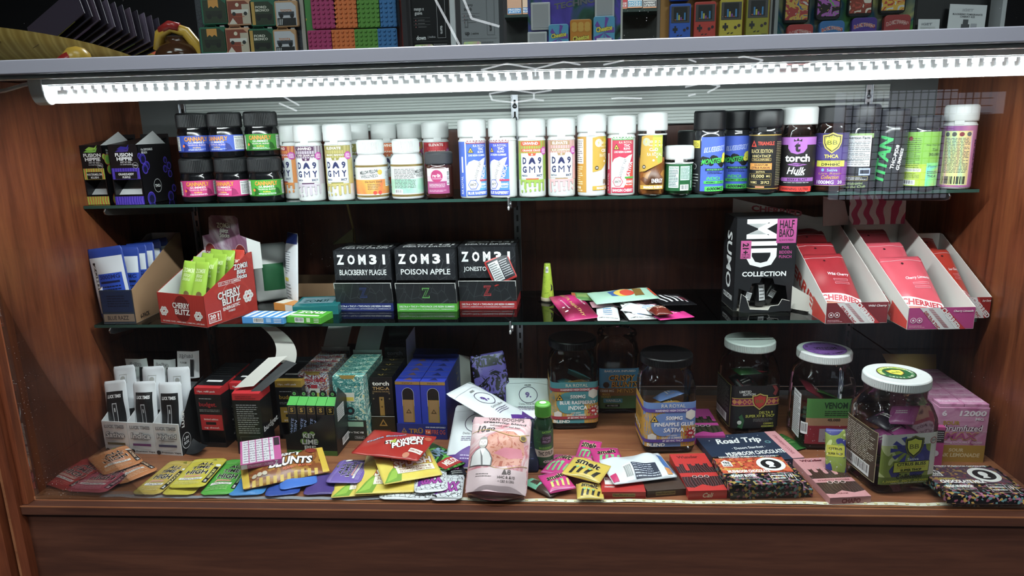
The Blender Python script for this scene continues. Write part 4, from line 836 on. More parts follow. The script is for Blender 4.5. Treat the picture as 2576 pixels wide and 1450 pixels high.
td = dispenser((1157, 778), (1300, 778), 622, 'a81c22', 'JONESTOWN JUICE', 'black dispenser with a red band along its foot')
q = thing('small_packet', 'red edged packet sticking out of the red banded dispenser', 'packet', onbox(td, .088, .0, .085), (radians(78), radians(-24), radians(0)))
p = pouch(q, .052, .058, .004, mat('c02a28', .35), .001); p.r(-22, -24, 24, 24, '33343a'); p.r(-20, -22, 2, 20, 'd8dadc'); p.ln(-18, -20, 0, 18, 8, '666'); p.ln(4, -20, 22, 18, 8, 'c8c8cc', .35); p.out('front_print', q)
# --- stick and bits behind the dispensers
t = thing('bamboo_skewer', 'thin bent bamboo skewer standing behind the first black dispenser', 'skewer', (col(905, .47, Z2), .47, Z2))
B().tubeline([(0, 0, 0), (-.002, 0, .145), (-.017, 0, .236)], .0028, mat('9a7038', .7), 6).build('stick', t); B().hexa([(-.05, -.01, .12), (-.002, -.01, .125), (-.002, .0, .13), (-.05, .0, .125), (-.04, -.01, .128), (-.002, -.01, .155), (-.002, 0, .156), (-.04, 0, .13)], mat('8a7448', .7)).build('split_end', t)
# --- lime cone
P0 = at(1378, 757, Z2); t = thing('prerolled_cone', 'lime green cone standing on a clear disc near the shelf joint', 'cone', (P0.x, P0.y, Z2), radians(-8))
B().lathe([(0, .0005), (.020, .0005), (.0215, .0014), (.020, .0022), (.0145, .0026)], clear('disc', 'e8e8e4', 1.5, .1), 28).build('disc_base', t)
B().lathe([(.0146, .002), (.0145, .009), (.0135, .0095)], mat('b8a98c', .7), 24).build('paper_roll', t)
LM = art('lime_doodle', ['a8c41a', 'b4d024', 'a8c41a', '8aa812', 'b0cc20'], 70, 2, 'noise', .35)
B().lathe([(.0138, .009), (.013, .018), (.0068, .082), (.0064, .0835), (0, .0835)], LM, 24).build('cone', t)
B().lathe([(.0066, .0832), (.0066, .086), (0, .0862)], clear('tip', 'd0d0cc', 1.4, .1), 16).build('cap', t)
cs = lambda a_, b_, hh: Vector(((.0138-.00865*(b_-.009)/.0745*.8+hh)*sin(a_/.0105), -(.0138-.0070*(b_-.009)/.0745+hh)*cos(a_/.0105), b_))
p = P(cs, 2, .0005); p.r(-3, 64, 4, 77, 'd8dcd0'); p.bar(-2.4, 65, 3.6, 74); p.poly([(7, 24), (11, 26), (12, 34), (8, 40), (9, 32)], '2a1a3a'); p.out('wrap_print', t)
# --- heap of sample packets
def flatpack(label, bl, br, tl, zz, m, d=.005, tx=0, ty=0, name='small_packet', cat='packet', group=None, rc=.001, wr=1.5, z=Z2, dn=.12, lift=0):
    c_, rz, w, h = lay(bl, br, tl, z+zz)
    q = thing(name, label, cat, (c_.x, c_.y, z+zz+.0015+lift), (radians(tx), radians(ty), rz), group)
    return q, w*1000, h*1000, pouch(q, w, h, d, m, rc, wr=wr, dn=dn)
SG = 'sample packets heaped on the lower shelf'
q, w, h, p = flatpack('mint green bag with a small picture on top of the packet heap', (1500, 762), (1660, 752), (1512, 738), .022, 'a8d4bc', .006, 4, -2, group=SG, name='foil_bag', cat='bag')
p.r(-w*.2, -h*.2, w*.08, h*.3, '3f6ab0'); p.c(0, 0, h*.25, 'e8c03a'); p.c(w*.06, -h*.05, h*.2, 'd8442a'); p.poly([(w*.15, -h*.3), (w*.32, -h*.2), (w*.34, h*.3), (w*.2, h*.35)], '8a6a2a'); p.r(w*.46, -h*.3, w*.5, h*.4, 'd84a22'); p.out('front_print', q)
q, w, h, p = flatpack('patterned green bag under the mint one at the back of the heap', (1440, 758), (1560, 756), (1450, 742), .014, '5a8a4a', .004, 3, 3, group=SG, name='foil_bag', cat='bag'); p.r(-w*.4, -h*.3, w*.2, h*.3, '8aa85a'); p.r(-w*.5, -h*.4, -w*.42, h*.4, 'c85a2a'); p.out('front_print', q)
q, w, h, p = flatpack('pale pink packet half covered in the middle of the heap', (1490, 775), (1580, 772), (1500, 755), .008, 'd8a0ac', .004, 2, 0, group=SG); p.ln(-w*.3, -h*.2, w*.3, h*.2, 3, 'f0d8dc'); p.out('front_print', q)
q, w, h, p = flatpack('magenta and maroon packet at the near corner of the heap', (1425, 801), (1508, 795), (1420, 752), .006, art('magenta_fade', [(.35, 'd81f7a'), (.62, '7a1436')], 5, 0, 'noise', .3, 'LINEAR', (.3, 3, .01), 0), .008, 5, -3, group=SG)
p.t('DELTA HEALTHY', -w*.02, 2, h*.9, 7, 'c8a05a', .02, 0, -84); p.t('1 gummy', -w*.24, h*.05, h*.45, 5, 'f4d8e4', .01, 0, -84); p.t('indica', w*.3, h*.1, h*.4, 6, 'f4d8e4', .01, .2, -84); p.c(-w*.34, -h*.25, 3.6, 'f0d8e4'); p.c(-w*.34, -h*.08, 3, 'f0d8e4'); p.out('front_print', q)
q, w, h, p = flatpack('black packet with white lettering beneath the mint bag', (1595, 792), (1690, 778), (1570, 752), .008, mat('1a1a1d', .3), .004, 3, 2, group=SG)
p.t('S', -w*.3, h*.1, 14, h*.6, 'f0f0f0', .06, 0, -20); p.t('COLLECTION', w*.02, h*.28, w*.5, 5, 'e8e8e8', .02); p.ln(-w*.1, -h*.3, w*.4, h*.12, 4, 'd88aa4'); p.out('front_print', q)
q, w, h, p = flatpack('black packet with wide white bars at the far end of the heap', (1668, 772), (1755, 764), (1655, 745), .01, mat('18181b', .3), .003, 2, 4, group=SG)
for k in range(5): p.poly([(-w*.3+k*w*.15, -h*.3), (-w*.24+k*w*.15, -h*.3), (-w*.3+k*w*.15, h*.3), (-w*.36+k*w*.15, h*.3)], 'e8e6e8')
p.r(w*.2, -h*.2, w*.4, h*.1, '6a2436'); p.out('front_print', q)
WB = mat('e4e6e8', .4)
for a_, lb in ((((1503, 807), (1560, 807), (1510, 772)), 'white sample packet beside the magenta one'), (((1583, 806), (1655, 803), (1586, 780)), 'white sample packet at the front middle of the heap')):
    q, w, h, p = flatpack(lb, *a_, .002, WB, .004, 2, 0, group=SG); p.t('SAMPLE NOT FOR SALE', 0, -h*.4, w*.86, 4.4, '333', .01); p.t('1 GUMMY', 0, -h*.22, w*.4, 5, '2a6ab0', .02); p.ln(-w*.2, -h*.12, w*.2, h*.28, 4, '4a88c0', .4); p.out('front_print', q)
q, w, h, p = flatpack('crumpled white packet lying across the middle of the heap', (1560, 782), (1640, 790), (1562, 766), .010, WB, .006, 6, 3, group=SG, wr=3); p.ln(w*.1, -h*.2, w*.4, h*.2, 3, '6a9ac8'); p.out('front_print', q)
q, w, h, p = flatpack('bright pink packet poking out at the front of the heap', (1660, 808), (1748, 800), (1640, 792), .002, mat('e0248a', .3), .003, 0, 0, group=SG); p.t('INDICA', 0, 0, w*.3, 5, 'f8d0e4', .02); p.r(w*.1, h*.1, w*.3, h*.4, '2a1a20'); p.out('front_print', q)
q, w, h, p = flatpack('small glossy brown caramel on the pink packet', (1650, 796), (1695, 792), (1648, 776), .012, mat('6a2418', .2), .010, 0, 0, group=SG, name='wrapped_candy', cat='candy', dn=.3); p.t('30MG', 0, -h*.1, w*.5, h*.28, 'd8a08a', .02); p.r(-w*.5, h*.1, w*.1, h*.45, 'c8b8a8'); p.out('front_print', q)
# --- tall black box with torn front
o, rz, w = span((1843, 783), (1990, 779), Z2); h = .187; d = .085
t = thing('collection_box', 'tall black box with sideways white lettering and a torn open front', 'display box', (o.x, o.y, Z2), radians(2))
K = mat('202124', .35); w = .118
hole = [(.010, .0), (.010, .042), (.03, .034), (.036, .052), (.05, .053), (.054, .066), (.074, .064), (.078, .05), (.10, .046), (.108, .02), (.108, .0)]
B().prism([(0, 0), (.008, 0), (.010, .046), (.030, .038), (.036, .056), (.050, .057), (.054, .068), (.076, .066), (.080, .054), (.102, .05), (.111, .0), (w, 0), (w, h), (0, h)], 0, .0009, K, 'y').build('front_panel', t)
B().prism([(.009, .001), (.02, -.001), (.045, -.002), (.09, .001), (.111, .001), (.107, .022), (.092, .026), (.086, .014), (.07, .012), (.066, .004), (.03, .006), (.022, .03), (.012, .038)], -.012, -.0112, K, 'y').build('torn_flap', t)
B().tubeline([(.009, -.0118, .001), (.012, -.0118, .038), (.022, -.0118, .03), (.03, -.0118, .006), (.066, -.0118, .004), (.07, -.0118, .012), (.086, -.0118, .014), (.092, -.0118, .026), (.107, -.0118, .022)], .0007, mat('d0ccc4', .7), 5).build('torn_edge', t)
boxpart('side_panel', t, 0, .0009, 0, d, 0, h, K); boxpart('side_panel', t, w-.0009, w, 0, d, 0, h, K); boxpart('back_panel', t, 0, w, d-.0009, d, 0, h, K); boxpart('top_panel', t, 0, w, 0, d, h-.0009, h, K); boxpart('base_panel', t, 0, w, 0, d, 0, .0008, mat('b8b2a6', .7))
B().grid(lambda u, v: (w-.004+u*.028, -.002-.026*sin(u*1.4)*1.0, .004+v*.046*(1-.35*u)), 8, 2, mat('cfcac0', .6)).build('curled_flap', t)
p = P(flat((0, 0, 0), (1, 0, 0), (0, 0, 1)))
p.t('MID', 50, 136, 96, 60, 'f0f2f2', .03, 0, -90); p.t('COLLECTION', 58, 75, 86, 10, 'f0f2f2', .03)
p.r(78, 136, 116, 184, 'b8488e'); p.t('HALF', 97, 173, 28, 16, '231a22', .02); p.t('BAKD', 97, 156, 28, 16, '231a22', .02); p.t('ALWAYS FRESH', 97, 142, 28, 4, '231a22')
p.t('FOR', 97, 127, 14, 6, 'b8488e'); p.t('BIDDEN', 97, 118, 24, 6, 'b8488e'); p.t('PUNCH', 97, 109, 24, 6, 'b8488e')
p.r(10, 106, 30, 142, 'c0508e'); p.t('21+', 19.5, 126, 22, 12, '241a22', .04, 0, -90); p.t('TOTAL THC', 20, 114, 16, 4, '241a22', .02); p.t('COMPLIANT', 20, 109, 16, 4, '241a22', .02); p.out('front_print', t)
p = P(flat((0, d, 0), (0, -1, 0), (0, 0, 1))); p.t('SUMO', 44, 98, 116, 34, 'f0f2f2', .022, 0, -90); p.t('COLLECTION', 44, 24, 62, 11, 'f0f2f2', .03); p.out('side_print', t)
for k, (x, rr) in enumerate(((.030, 18), (.058, -4), (.085, 30))):
    q = thing('vape_pen_pack', ['black wrapped pack leaning inside the torn black box', 'black wrapped pack standing in the torn opening of the black box', 'black wrapped pack behind the curled flap of the black box'][k], 'pack', onbox(t, x, .014+.01*k, .042 if k == 1 else .03), (radians(84), radians(rr), radians(4)), 'packs inside the torn black box')
    p = pouch(q, .022, .078 if k == 1 else .05, .007, mat('1a1a1c', .25), .006); p.r(-4, -26 if k == 1 else -10, 9, 6, 'd4d6d8'); p.ln(-3, -24 if k == 1 else -8, 8, 4, 4, '666'); p.out('front_print', q)
# --- three sloping white and red fruit snack boxes
STR = art('pink_stripes', ['ece8ea', 'c83a72'], 34, 4.0, 'wave', .4, stretch=(.35, 1, 1), detail=0)
def cherried(x0, y0, w, d, hb, rz, cf, fl, label, npk, cp, back=True, grp='red pouches'):
    t = thing('snack_display_box', label, 'display box', (x0, y0, Z2), rz, 'sloping white snack boxes')
    WC = mat('e2dcd6', .5); hf = .04
    traybox(t, w, d, hf, hb, mat(cf, .4), WC, WC, cut=.01)
    W2 = w*1000; p = P(flat((0, 0, 0), (1, 0, 0), (0, 0, 1)))
    p.poly([(W2*.16, 40), (W2*.46, 40), (W2*.80, 0), (W2*.46, 0)], 'ddd9da'); p.poly([(W2*.46, 40), (W2*.54, 40), (W2*.88, 0), (W2*.80, 0)], 'c02a30')
    for k in range(20): p.poly([(W2*.29+k*1.6, 38-k*1.8), (W2*.36+k*1.6, 38-k*1.8), (W2*.36+k*1.6, 37.2-k*1.8), (W2*.29+k*1.6, 37.2-k*1.8)], 'a83a4a')
    p.t('DELTA-9 THC', W2*.36, 17, 42, 5.5, 'b02a30', .03, 0, -49); p.t('CHERRIED', W2*.64, 20, 48, 9, 'f2ecec', .04, 0, -49)
    p.t(fl, W2*.82, 33, W2*.3, 5, 'f4eeee', .02, .2); p.c(9, 17, 5, 'f4eeee'); p.c(9, 17, 4.2, cf); p.c(20, 17, 5, 'f4eeee'); p.c(20, 17, 4.2, cf); p.c(9, 17, 1.8, 'f4eeee'); p.c(20, 17, 1.8, 'f4eeee'); p.ln(3, 3, 30, 8, 2, 'e8b0b8', .35); p.out('front_print', t)
    p = P(flat((0, d, 0), (0, -1, 0), (0, 0, 1))); D2 = d*1000
    an = -math.degrees(atan2(hb-hf, d)); p.poly([(D2-2, 1), (D2-2, 16), (D2-60, 40), (D2-60, 1)], 'd0301e'); p.t('CHERRIED', D2*.5, 56, D2*.84, 24, 'c8301e', .035, 0, an); p.out('side_print', t)
    P1 = mat(cp, .3)
    for k in range(npk):
        y = .05+k*(d-.07)/max(1, npk)
        q = thing('snack_pouch', f'{["front", "second", "third", "rearmost"][k if k < npk-1 else 3]} glossy pouch in the {grp} box', 'pouch', onbox(t, w*.40, y+.034, .060+k*.016), (radians(40), 0, rz+radians(2)), f'glossy pouches in the {grp} box')
        p = pouch(q, w*.70, .142, .008, P1, .003, wr=1.6, belly=.1); L_ = w*350
        p.poly([(-L_, -26), (L_, -44), (L_, -62), (-L_, -46)], 'ece6e6'); p.t('CHERRIED', 0, -45, L_*1.8, 13, 'c0283a', .04, 0, -12); p.poly([(-L_, -48), (L_, -63), (L_, -70), (-L_, -70)], 'c07a54')
        p.t(fl, L_*.32, 14, L_*1.1, 8.5, 'f6e6ea', .02, .2); p.r(-L_*.02, -2, L_*.7, 3, 'e89aa8'); p.r(0, -1.2, L_*.68, 2.2, cp); p.r(-L_*.02, -11, L_*.7, -6, 'e89aa8'); p.r(0, -10.2, L_*.68, -6.8, cp); p.r(-L_, 58, L_, 59, 'ecb8c0'); p.c(-3, 50, 2.4, '4a1018'); p.out('front_print', q)
    return t
tw = cherried(.585, .198, .113, .255, .165, radians(3), '7a1c26', 'Wild Cherry', 'white sloping box of dark red pouches beside the tall black box', 4, 'a8202c', grp='dark red')
tl_ = cherried(.712, .158, .116, .285, .168, radians(2), 'b83a80', 'Cherry Limeade', 'white sloping box of pink pouches with a striped lid', 3, 'd84a5c', grp='pink')
ts = cherried(.846, .232, .050, .2, .130, radians(0), '9a1c1e', 'Sour Cherry', 'narrow view of the white sloping box nearest the wooden end', 2, 'c8321e', grp='wall side')
boxpart('striped_lid', tl_, .0, .116, 0, .0009, 0, .062, STR, rot=(radians(-6), 0, 0), loc=(0, .262, .152))
B().prism([(0, 0), (.062, .0), (.05, .05), (0, .062)], 0, .0009, mat('b8a8a4', .6), 'y').build('lid_wing', tl_, (-.058, .252, .152), (radians(-6), 0, radians(12)))
b = B().hexa([(-.105, .25, .176), (.1, .25, .148), (.1, .2508, .148), (-.105, .2508, .176), (-.105, .25, .21), (.1, .25, .158), (.1, .2508, .158), (-.105, .2508, .21)], mat('ddd6d2', .5)); b.build('lid_flap', tw)
p = P(flat((-.105, .2498, .178), Vector((.205, 0, -.028)), (0, 0, 1)), h0=.0004); p.t('CHERRIED', 95, 16, 110, 13, 'b8404a', .04); p.t('DELTA-9 THC', 110, 5, 70, 6, 'b8404a', .03); p.out('flap_print', tw)
# ================================================================ floor of the case, boxes at the back
# --- white three-compartment box
o, rz, w = span((263, 1137), (462, 1147), 0)
t = thing('pouch_display_box', 'white three compartment display box of white pouches in the wooden corner', 'display box', (o.x+.004, o.y, 0), rz)
w = .172; d = .10; hf = .068; WB2 = mat('e2e2e4', .5); c3 = w/3
for k in range(3): B().hexa([(c3*k+.0004, -.002*(k % 2), 0), (c3*(k+1)-.0004, -.002*((k+1) % 2), 0), (c3*(k+1)-.0004, .001, 0), (c3*k+.0004, .001, 0), (c3*k+.0004, -.002*(k % 2), hf), (c3*(k+1)-.0004, -.002*((k+1) % 2), hf), (c3*(k+1)-.0004, .001, hf), (c3*k+.0004, .001, hf)], WB2).build('front_panel', t)
for x0 in (0, c3, 2*c3): B().prism([(0, 0), (d, 0), (d, .12), (0, hf)], x0, x0+.0008, WB2, 'x').build('divider', t)
B().prism([(0, 0), (d, 0), (d, .135), (.05, .12), (0, hf-.012)], w, w+.0008, mat('131416', .4), 'x').build('side_panel', t)
B().box(0, w, d, d+.0008, 0, .12, WB2).build('back_panel', t); boxpart('base_panel', t, 0, w, 0, d, 0, .0008, WB2)
B().grid(lambda u, v: (w+.002+.04*u, .006-.012*u+.03*v, .001+.012*u*u+.02*v*(1-u)), 6, 3, mat('222326', .3)).build('torn_flap', t)
p = P(flat((0, -.0021, 0), (1, 0, 0), (0, 0, 1)))
for k, (a_, cc) in enumerate((('Sativa', '6a5a2a'), ('Indica', '7a3a7a'), ('Hybrid', '4a4a6a'))):
    u = (k+.5)*w*1000/3
    p.t('LUCK TIMES', u, 58, 44, 7, '55565a', .05); p.t('LUCK TIMES', u, 58, 42, 5, 'c8c8cc', .0)
    p.t(a_, u, 40, 44, 14, '6a6a70', .1, .15); p.t(a_, u, 40, 42, 12, 'e8e8ea', .02, .15); p.r(u-18, 31, u+16, 32, '777')
    p.r(u-20, 18, u+20, 23, cc); p.c(u-22, 5.5, 4.6, '2a2a2e'); p.t('Premium Vape', u+6, 5.5, 42, 4.2, '2a2a2e', .03)
p.out('front_print', t)
p = P(flat((w+.0008, 0, 0), (0, 1, 0), (0, 0, 1))); p.c(16, 26, 15, 'd8d8da', 20, 17); p.c(16, 26, 13.6, '18181a', 20, 15.6); p.t('3 IN', 16, 31, 16, 6, 'eee', .03); p.t('BOX', 16, 22, 16, 6, 'eee', .03); p.t('LUCK', 14, 74, 36, 9, 'e8e8e8', .04, 0, 80); p.out('side_print', t)
WP = mat('dddfe4', .4)
names = ['Sativa', 'Indica', 'Hybrid']
pl = ['first compartment, nearest the wooden end', 'middle compartment', 'third compartment, beside the red cartons']
for k in range(3):
    for j in range(2):
        q = thing('white_pouch', f'white pouch with a black window, {["front", "rear"][j]} of the {pl[k]}', 'pouch', onbox(t, c3*(k+.5)-.004+.002*j-.006*(k == 0), .028+.03*j, .072+.022*j), (radians(78), radians(-8 if k == 0 else -4), rz), 'white pouches in the three compartment box')
        p = pouch(q, .052, .14, .008, WP, .003, wr=1.8); p.r(-20, -62, 20, 48 if j == 0 else -20, '17181a')
        if j == 0: p.t('LUCK TIMES', 0, 38, 32, 7, 'f0f0f2', .04); p.r(-5, -50, 5, 24, 'c8c8cc'); p.r(-3.6, -50, 3.6, 22, '2a2a2c'); p.r(-1.2, 6, 1.2, 14, 'ddd')
        else: p.fr(-9, 34, 9, 52, .8, 'b8b8b2'); p.c(0, 43, 5.4, 'a8a8a4')
        p.out('front_print', q)
    zc = [.150, .152, .155][k]
    r_ = .03; hcard = B().grid(lambda u, v: (c3*k+.006+u*.046-.010*(k == 0)*v, d-.012+.010*v+(.035*max(0, u-.8)), .112+.02*(k == 2)+v*.056), 8, 6, WB2); hcard.build('header_card', t)
    p = P(flat((c3*k+.006-.006*(k == 0), d-.012, .112+.02*(k == 2)), (1, 0, 0), (0, .010, .056)), h0=.0008); p.t(names[k], 20, 46, 30, 9, '77777c', .09, .15); p.t(names[k], 20, 46, 29, 8, 'e6e6e8', .01, .15); p.r(30, 4, 38, 40, '2a2b2e'); p.t('FUN', 12, 33, 10, 4, '999'); p.t('ENERGY', 14, 23, 16, 4, '999')
    for q_ in range(5): p.poly([(20, 31), (20+5*cos(.4+q_*.6), 32+5*sin(.4+q_*.6)), (21, 32)], '555')
    p.out('header_print', t)
# --- red, black and gold cartons
def budget(x, y, rz, c, fl, label, h=.14, w=.056, d=.125, back=False, win=True):
    t = thing('refill_carton', label, 'carton', (x, y, 0), rz, 'narrow black cartons with coloured tops')
    K = mat('17181b', .35); C_ = mat(c, .35)
    if win: 
        B().box(0, w, 0, d, .038, h-.024, K).build('body', t); B().box(0, w, 0, .0008, 0, .010, K).box(0, .005, 0, d, 0, .038, K).box(w-.0008, w, 0, d, 0, .038, K).box(0, w, d-.001, d, 0, .038, K).build('lower_sleeve', t)
        boxpart('inner_ramp', t, .005, w-.001, .03, d-.002, .002, .004, mat('b8b8b8', .6)); boxpart('vape_box', t, .012, w-.008, .012, .03, .003, .034, mat('0e0e10', .3), .001)
    else: boxpart('body', t, 0, w, 0, d, 0, h-.024, K)
    B().hexa([(0, 0, h-.024), (w, 0, h-.024), (w, d, h-.024), (0, d, h-.024), (0, .0, h-.010), (w, 0, h-.010), (w, d, h), (0, d, h)], C_).build('coloured_top', t)
    B().add([(0, .012, h-.0086), (w, .012, h-.0086), (w, d, h+.0004), (0, d, h+.0004)], [(0, 1, 2, 3)], K).build('top_print', t)
    p = P(flat((0, 0, 0), (1, 0, 0), (0, 0, 1))); W2 = w*1000
    if back: p.ln(6, 44, W2-6, 108, 14, 'b8b8ba', .3); p.fr(8, 22, W2-8, 38, .5, '777'); p.t('DISPO', 14, 9, 18, 5, 'eee', .03); p.ln(26, 7, W2-6, 11, 1, '999'); p.ln(6, 118, W2-8, 126, 2, '7a1616', .3)
    else:
        p.t('10pc. refill pack', W2*.46, 122, W2*.7, 5, 'f4e8e4', .02); p.t('budget.', W2*.46, 93, W2*.68, 12, c if c != 'c81c26' else 'b01c26', .02); p.ln(8, 105, W2-14, 108, 1, 'bbb'); p.ln(6, 78, W2-6, 84, 2, '999', .35)
        p.r(6, 38, W2-2, 72, c); p.t('limited edition', W2*.52, 62, W2*.55, 4, 'f0dcd8'); p.r(W2*.3, 50, W2*.7, 56, '18181a'); p.t(fl, W2*.52, 43, W2*.6, 5, 'f4e4e0', .01)
    p.out('front_print', t); p = P(flat((w, 0, 0), (0, 1, 0), (0, 0, 1))); p.t('budget.', 40, 50, 70, 16, 'dcdcdc', .02, 0, 90 if not back else 0); p.out('side_print', t)
    p = P(flat((0, .012, h-.0085), (1, 0, 0), (0, .113, .009)), h0=.0004); p.r(W2*.2, 16, W2*.8, 24, 'e8e8e8'); p.ln(6, 40, W2-6, 90, 5, '3a3a3e', .2); p.out('top_lettering', t); return t
budget(-.650, .214, radians(-4), 'c81c26', 'og diesel.', 'red topped black carton beside the white three compartment box')
budget(-.588, .240, radians(-2), 'c81c26', 'ice cream c', 'red topped black carton second from the white box')
budget(-.497, .252, radians(0), 'b08a1c', 'strawb', 'gold topped black carton beside the comic patterned cartons')
tb = budget(-.556, .182, radians(-1), 'c81c26', '', 'red topped black carton turned to its back with the lid peeled open', back=True, win=False, d=.05)
B().grid(lambda u, v: (.002+.040*u+.058*v+.0*u, .01+.04*v, .138+.050*v+.004*u), 3, 8, mat('c4c0b8', .6)).build('open_lid', tb)
B().hexa([(.036, .008, .132), (.056, .008, .130), (.056, .009, .130), (.036, .009, .132), (.096, .05, .182), (.118, .05, .176), (.118, .051, .176), (.096, .051, .182)], mat('17181b', .4)).build('lid_strip', tb)
B().grid(lambda u, v: (.070+.042*u+.018*sin(v*2.2)-.070*v*v, .052+.02*v, .180-.008*u+.085*v), 3, 12, mat('cfccc4', .6)).build('curled_tongue', tb)
# --- rows of small cartons in trays
def rows(t, n, cols, w, d, h, z0, m, mk, lbl, grp, dz=0, name='vape_carton', gap=.0006):
    for j in range(n):
        for i in range(cols):
            q = thing(name, lbl(i, j), 'carton', onbox(t, i*w+gap, .002+j*d, z0+dz*j), t.rotation_euler.z, grp)
            boxpart('body', q, 0, w-2*gap, 0, d-gap, 0, h, m, .0005); mk(q, i, j)
def nth(j): return ['front', 'second', 'third', 'fourth', 'fifth', 'sixth'][j]
COMR = art('comic_red', ['b8c8d4', 'a82c3a', '5a6a7a', 'dfe4e8', '7a2030', 'b8c8d4', 'd08a3a', '8a9aaa', 'a82c3a', 'dfe4e8'], 60, 2.5, 'noise', .4, detail=1)
COMG = art('comic_mint', ['b8dcd0', '5aa8a0', 'dfe8d8', '8ac4b8', '3f8a86', 'c8e0d4', 'd8d08a', '8ac4b8', 'e4ece4'], 60, 2.5, 'noise', .4, detail=1)
def comic(x, y, m, cr, cd, label, grp, tray):
    t = thing('carton_tray', label, 'display tray', (x, y, 0), radians(-1), 'trays of comic patterned cartons'); w = .066; d = .15
    boxpart('base_panel', t, 0, w, 0, d, 0, .002, mat(tray, .5)); boxpart('front_panel', t, 0, w, -.001, 0, 0, .046, mat(tray, .45)); B().prism([(0, 0), (d, 0), (d, .135), (.03, .06), (0, .046)], w, w+.001, m, 'x').build('side_panel', t); boxpart('back_panel', t, 0, w, d, d+.001, 0, .15, CARD)
    B().grid(lambda u, v: (.004+u*.056+.012*v, d+.002+.03*v, .15+.055*v+.004*sin(3*v)), 3, 8, CARD).build('lid_flap', t)
    def mk(q, i, j):
        p = P(flat((0, 0, 0), (1, 0, 0), (0, 0, 1))); W2 = 64
        if j == 0:
            p.t('FLYING HORSE', 32, 122, 54, 7, cr, .05); p.poly([(14, 142), (50, 142), (44, 134), (20, 134)], 'a88a3a'); p.r(22, 84, 44, 104, 'd8d8c8'); p.r(26, 104, 40, 112, cr); p.r(24, 86, 42, 94, 'e0cc3a')
            p.c(33, 64, 9, '2a2c30'); p.c(33, 64, 4, cr); p.t('FLAVORS IN 1', 32, 48, 34, 4, '1c2424', .04)
        p.out('front_print', q)
        p = P(flat((0, 0, .139), (1, 0, 0), (0, 1, 0))); p.t('FLYING HORSE', 32, 14, 56, 8, cr, .04); p.out('top_print', q)
    rows(t, 5, 1, w, .029, .139, .002, m, mk, lambda i, j: f'{nth(j)} {grp} patterned carton in its tray', f'{grp} patterned cartons')
    p = P(flat((0, -.001, 0), (1, 0, 0), (0, 0, 1))); p.r(4, 34, 22, 42, '3a3e3c'); p.t('47', 12, 38, 9, 5, 'eee', .03); p.r(24, 32, 60, 43, cd); p.t('+ THC-P + THC VIII', 34, 19, 50, 4.4, 'f0f0ec', .03); p.t('AM', 12, 8, 12, 5, 'eee', .03); p.fr(40, 5, 60, 11, .5, 'ccc'); p.t('Preload', 50, 8, 14, 3, 'ddd'); p.out('tray_print', t)
comic(-.455, .270, COMR, 'b02436', 'c84a5a', 'dark tray of red comic patterned cartons', 'red comic', '2a2426')
comic(-.374, .246, COMG, '2f8a84', '9ac8a8', 'dark tray of mint comic patterned cartons', 'mint comic', '2c302a')
# dark torch tray
t = thing('carton_tray', 'dark tray of slim black cartons with gold leaves', 'display tray', (-.304, .272, 0), radians(-1))
w, d = .050, .165; DK = mat('1a1816', .35)
boxpart('base_panel', t, 0, w, 0, d, 0, .002, DK); boxpart('front_panel', t, 0, w, -.001, 0, 0, .044, mat('2a2410', .4)); boxpart('back_panel', t, 0, w, d, d+.001, 0, .16, DK)
B().grid(lambda u, v: (.004+u*.046, d+.001-.004*sin(pi*v), .16+v*.03), 4, 5, DK).build('header_card', t); B().prism([(.014, .19), (.022, .19), (.022, .205), (.016, .212), (.020, .222), (.027, .228), (.034, .222), (.038, .212), (.032, .205), (.032, .19)], d-.002, d-.001, mat('33363a', .4), 'y').build('leaf_emblem', t)
B().hexa([(w, d-.03, .1), (w+.001, d-.03, .1), (w+.014, d+.004, .1), (w+.013, d+.004, .1), (w, d-.03, .17), (w+.001, d-.03, .17), (w+.014, d+.004, .19), (w+.013, d+.004, .19)], CARD).build('ear', t)
GD = mat('c8a24a', .35, .6)
def mk(q, i, j):
    hh = 128 if j < 4 else 152
    p = P(flat((0, 0, 0), (1, 0, 0), (0, 0, 1)))
    if j in (0, 4):
        p.t('torch', 23, hh-14, 36, 9, 'e8e2d8' if j == 0 else '8a8c90', .03); p.t('THC-A', 23, hh-25, 36, 7, 'c89a5a' if j == 0 else '7a7a70', .02); p.t('DIAMOND INFUSED', 23, hh-32, 36, 3.4, '9a7a4a')
    if j == 0: p.r(18, 42, 28, 84, GD); p.c(23, 62, 2, '6a4a1a'); p.poly([(22, 76), (24, 76), (25, 80), (21, 80)], '3a2a10'); [p.c(u, v, 1.8, '7a6a4a') for u, v in ((6, 92), (6, 80), (40, 92), (40, 80))]
    p.out('front_print', q); p = P(flat((0, 0, hh/1000), (1, 0, 0), (0, 1, 0)))
    for a_ in (-1, 0, 1): p.poly([(24, 8), (24+a_*9-2, 18-abs(a_)*2), (24+a_*9+2, 20-abs(a_)*2)], GD)
    p.out('top_print', q)
for j in range(5):
    q = thing('vape_carton', f'{nth(j)} slim black carton with gold leaves in its tray', 'carton', onbox(t, .0008, .002+j*.032, .002), t.rotation_euler.z, 'slim black cartons with gold leaves')
    boxpart('body', q, 0, .048, 0, .031, 0, .128 if j < 4 else .152, DK, .0005); mk(q, 0, j)
p = P(flat((0, -.001, 0), (1, 0, 0), (0, 0, 1))); p.poly([(16, 22), (34, 22), (25, 38)], GD); p.poly([(20, 24.5), (30, 24.5), (25, 33.5)], '2a2410'); p.r(10, 8, 40, 13, '8a3a1a'); p.r(0, 43, 50, 44, 'd8d8d0'); p.out('tray_print', t)
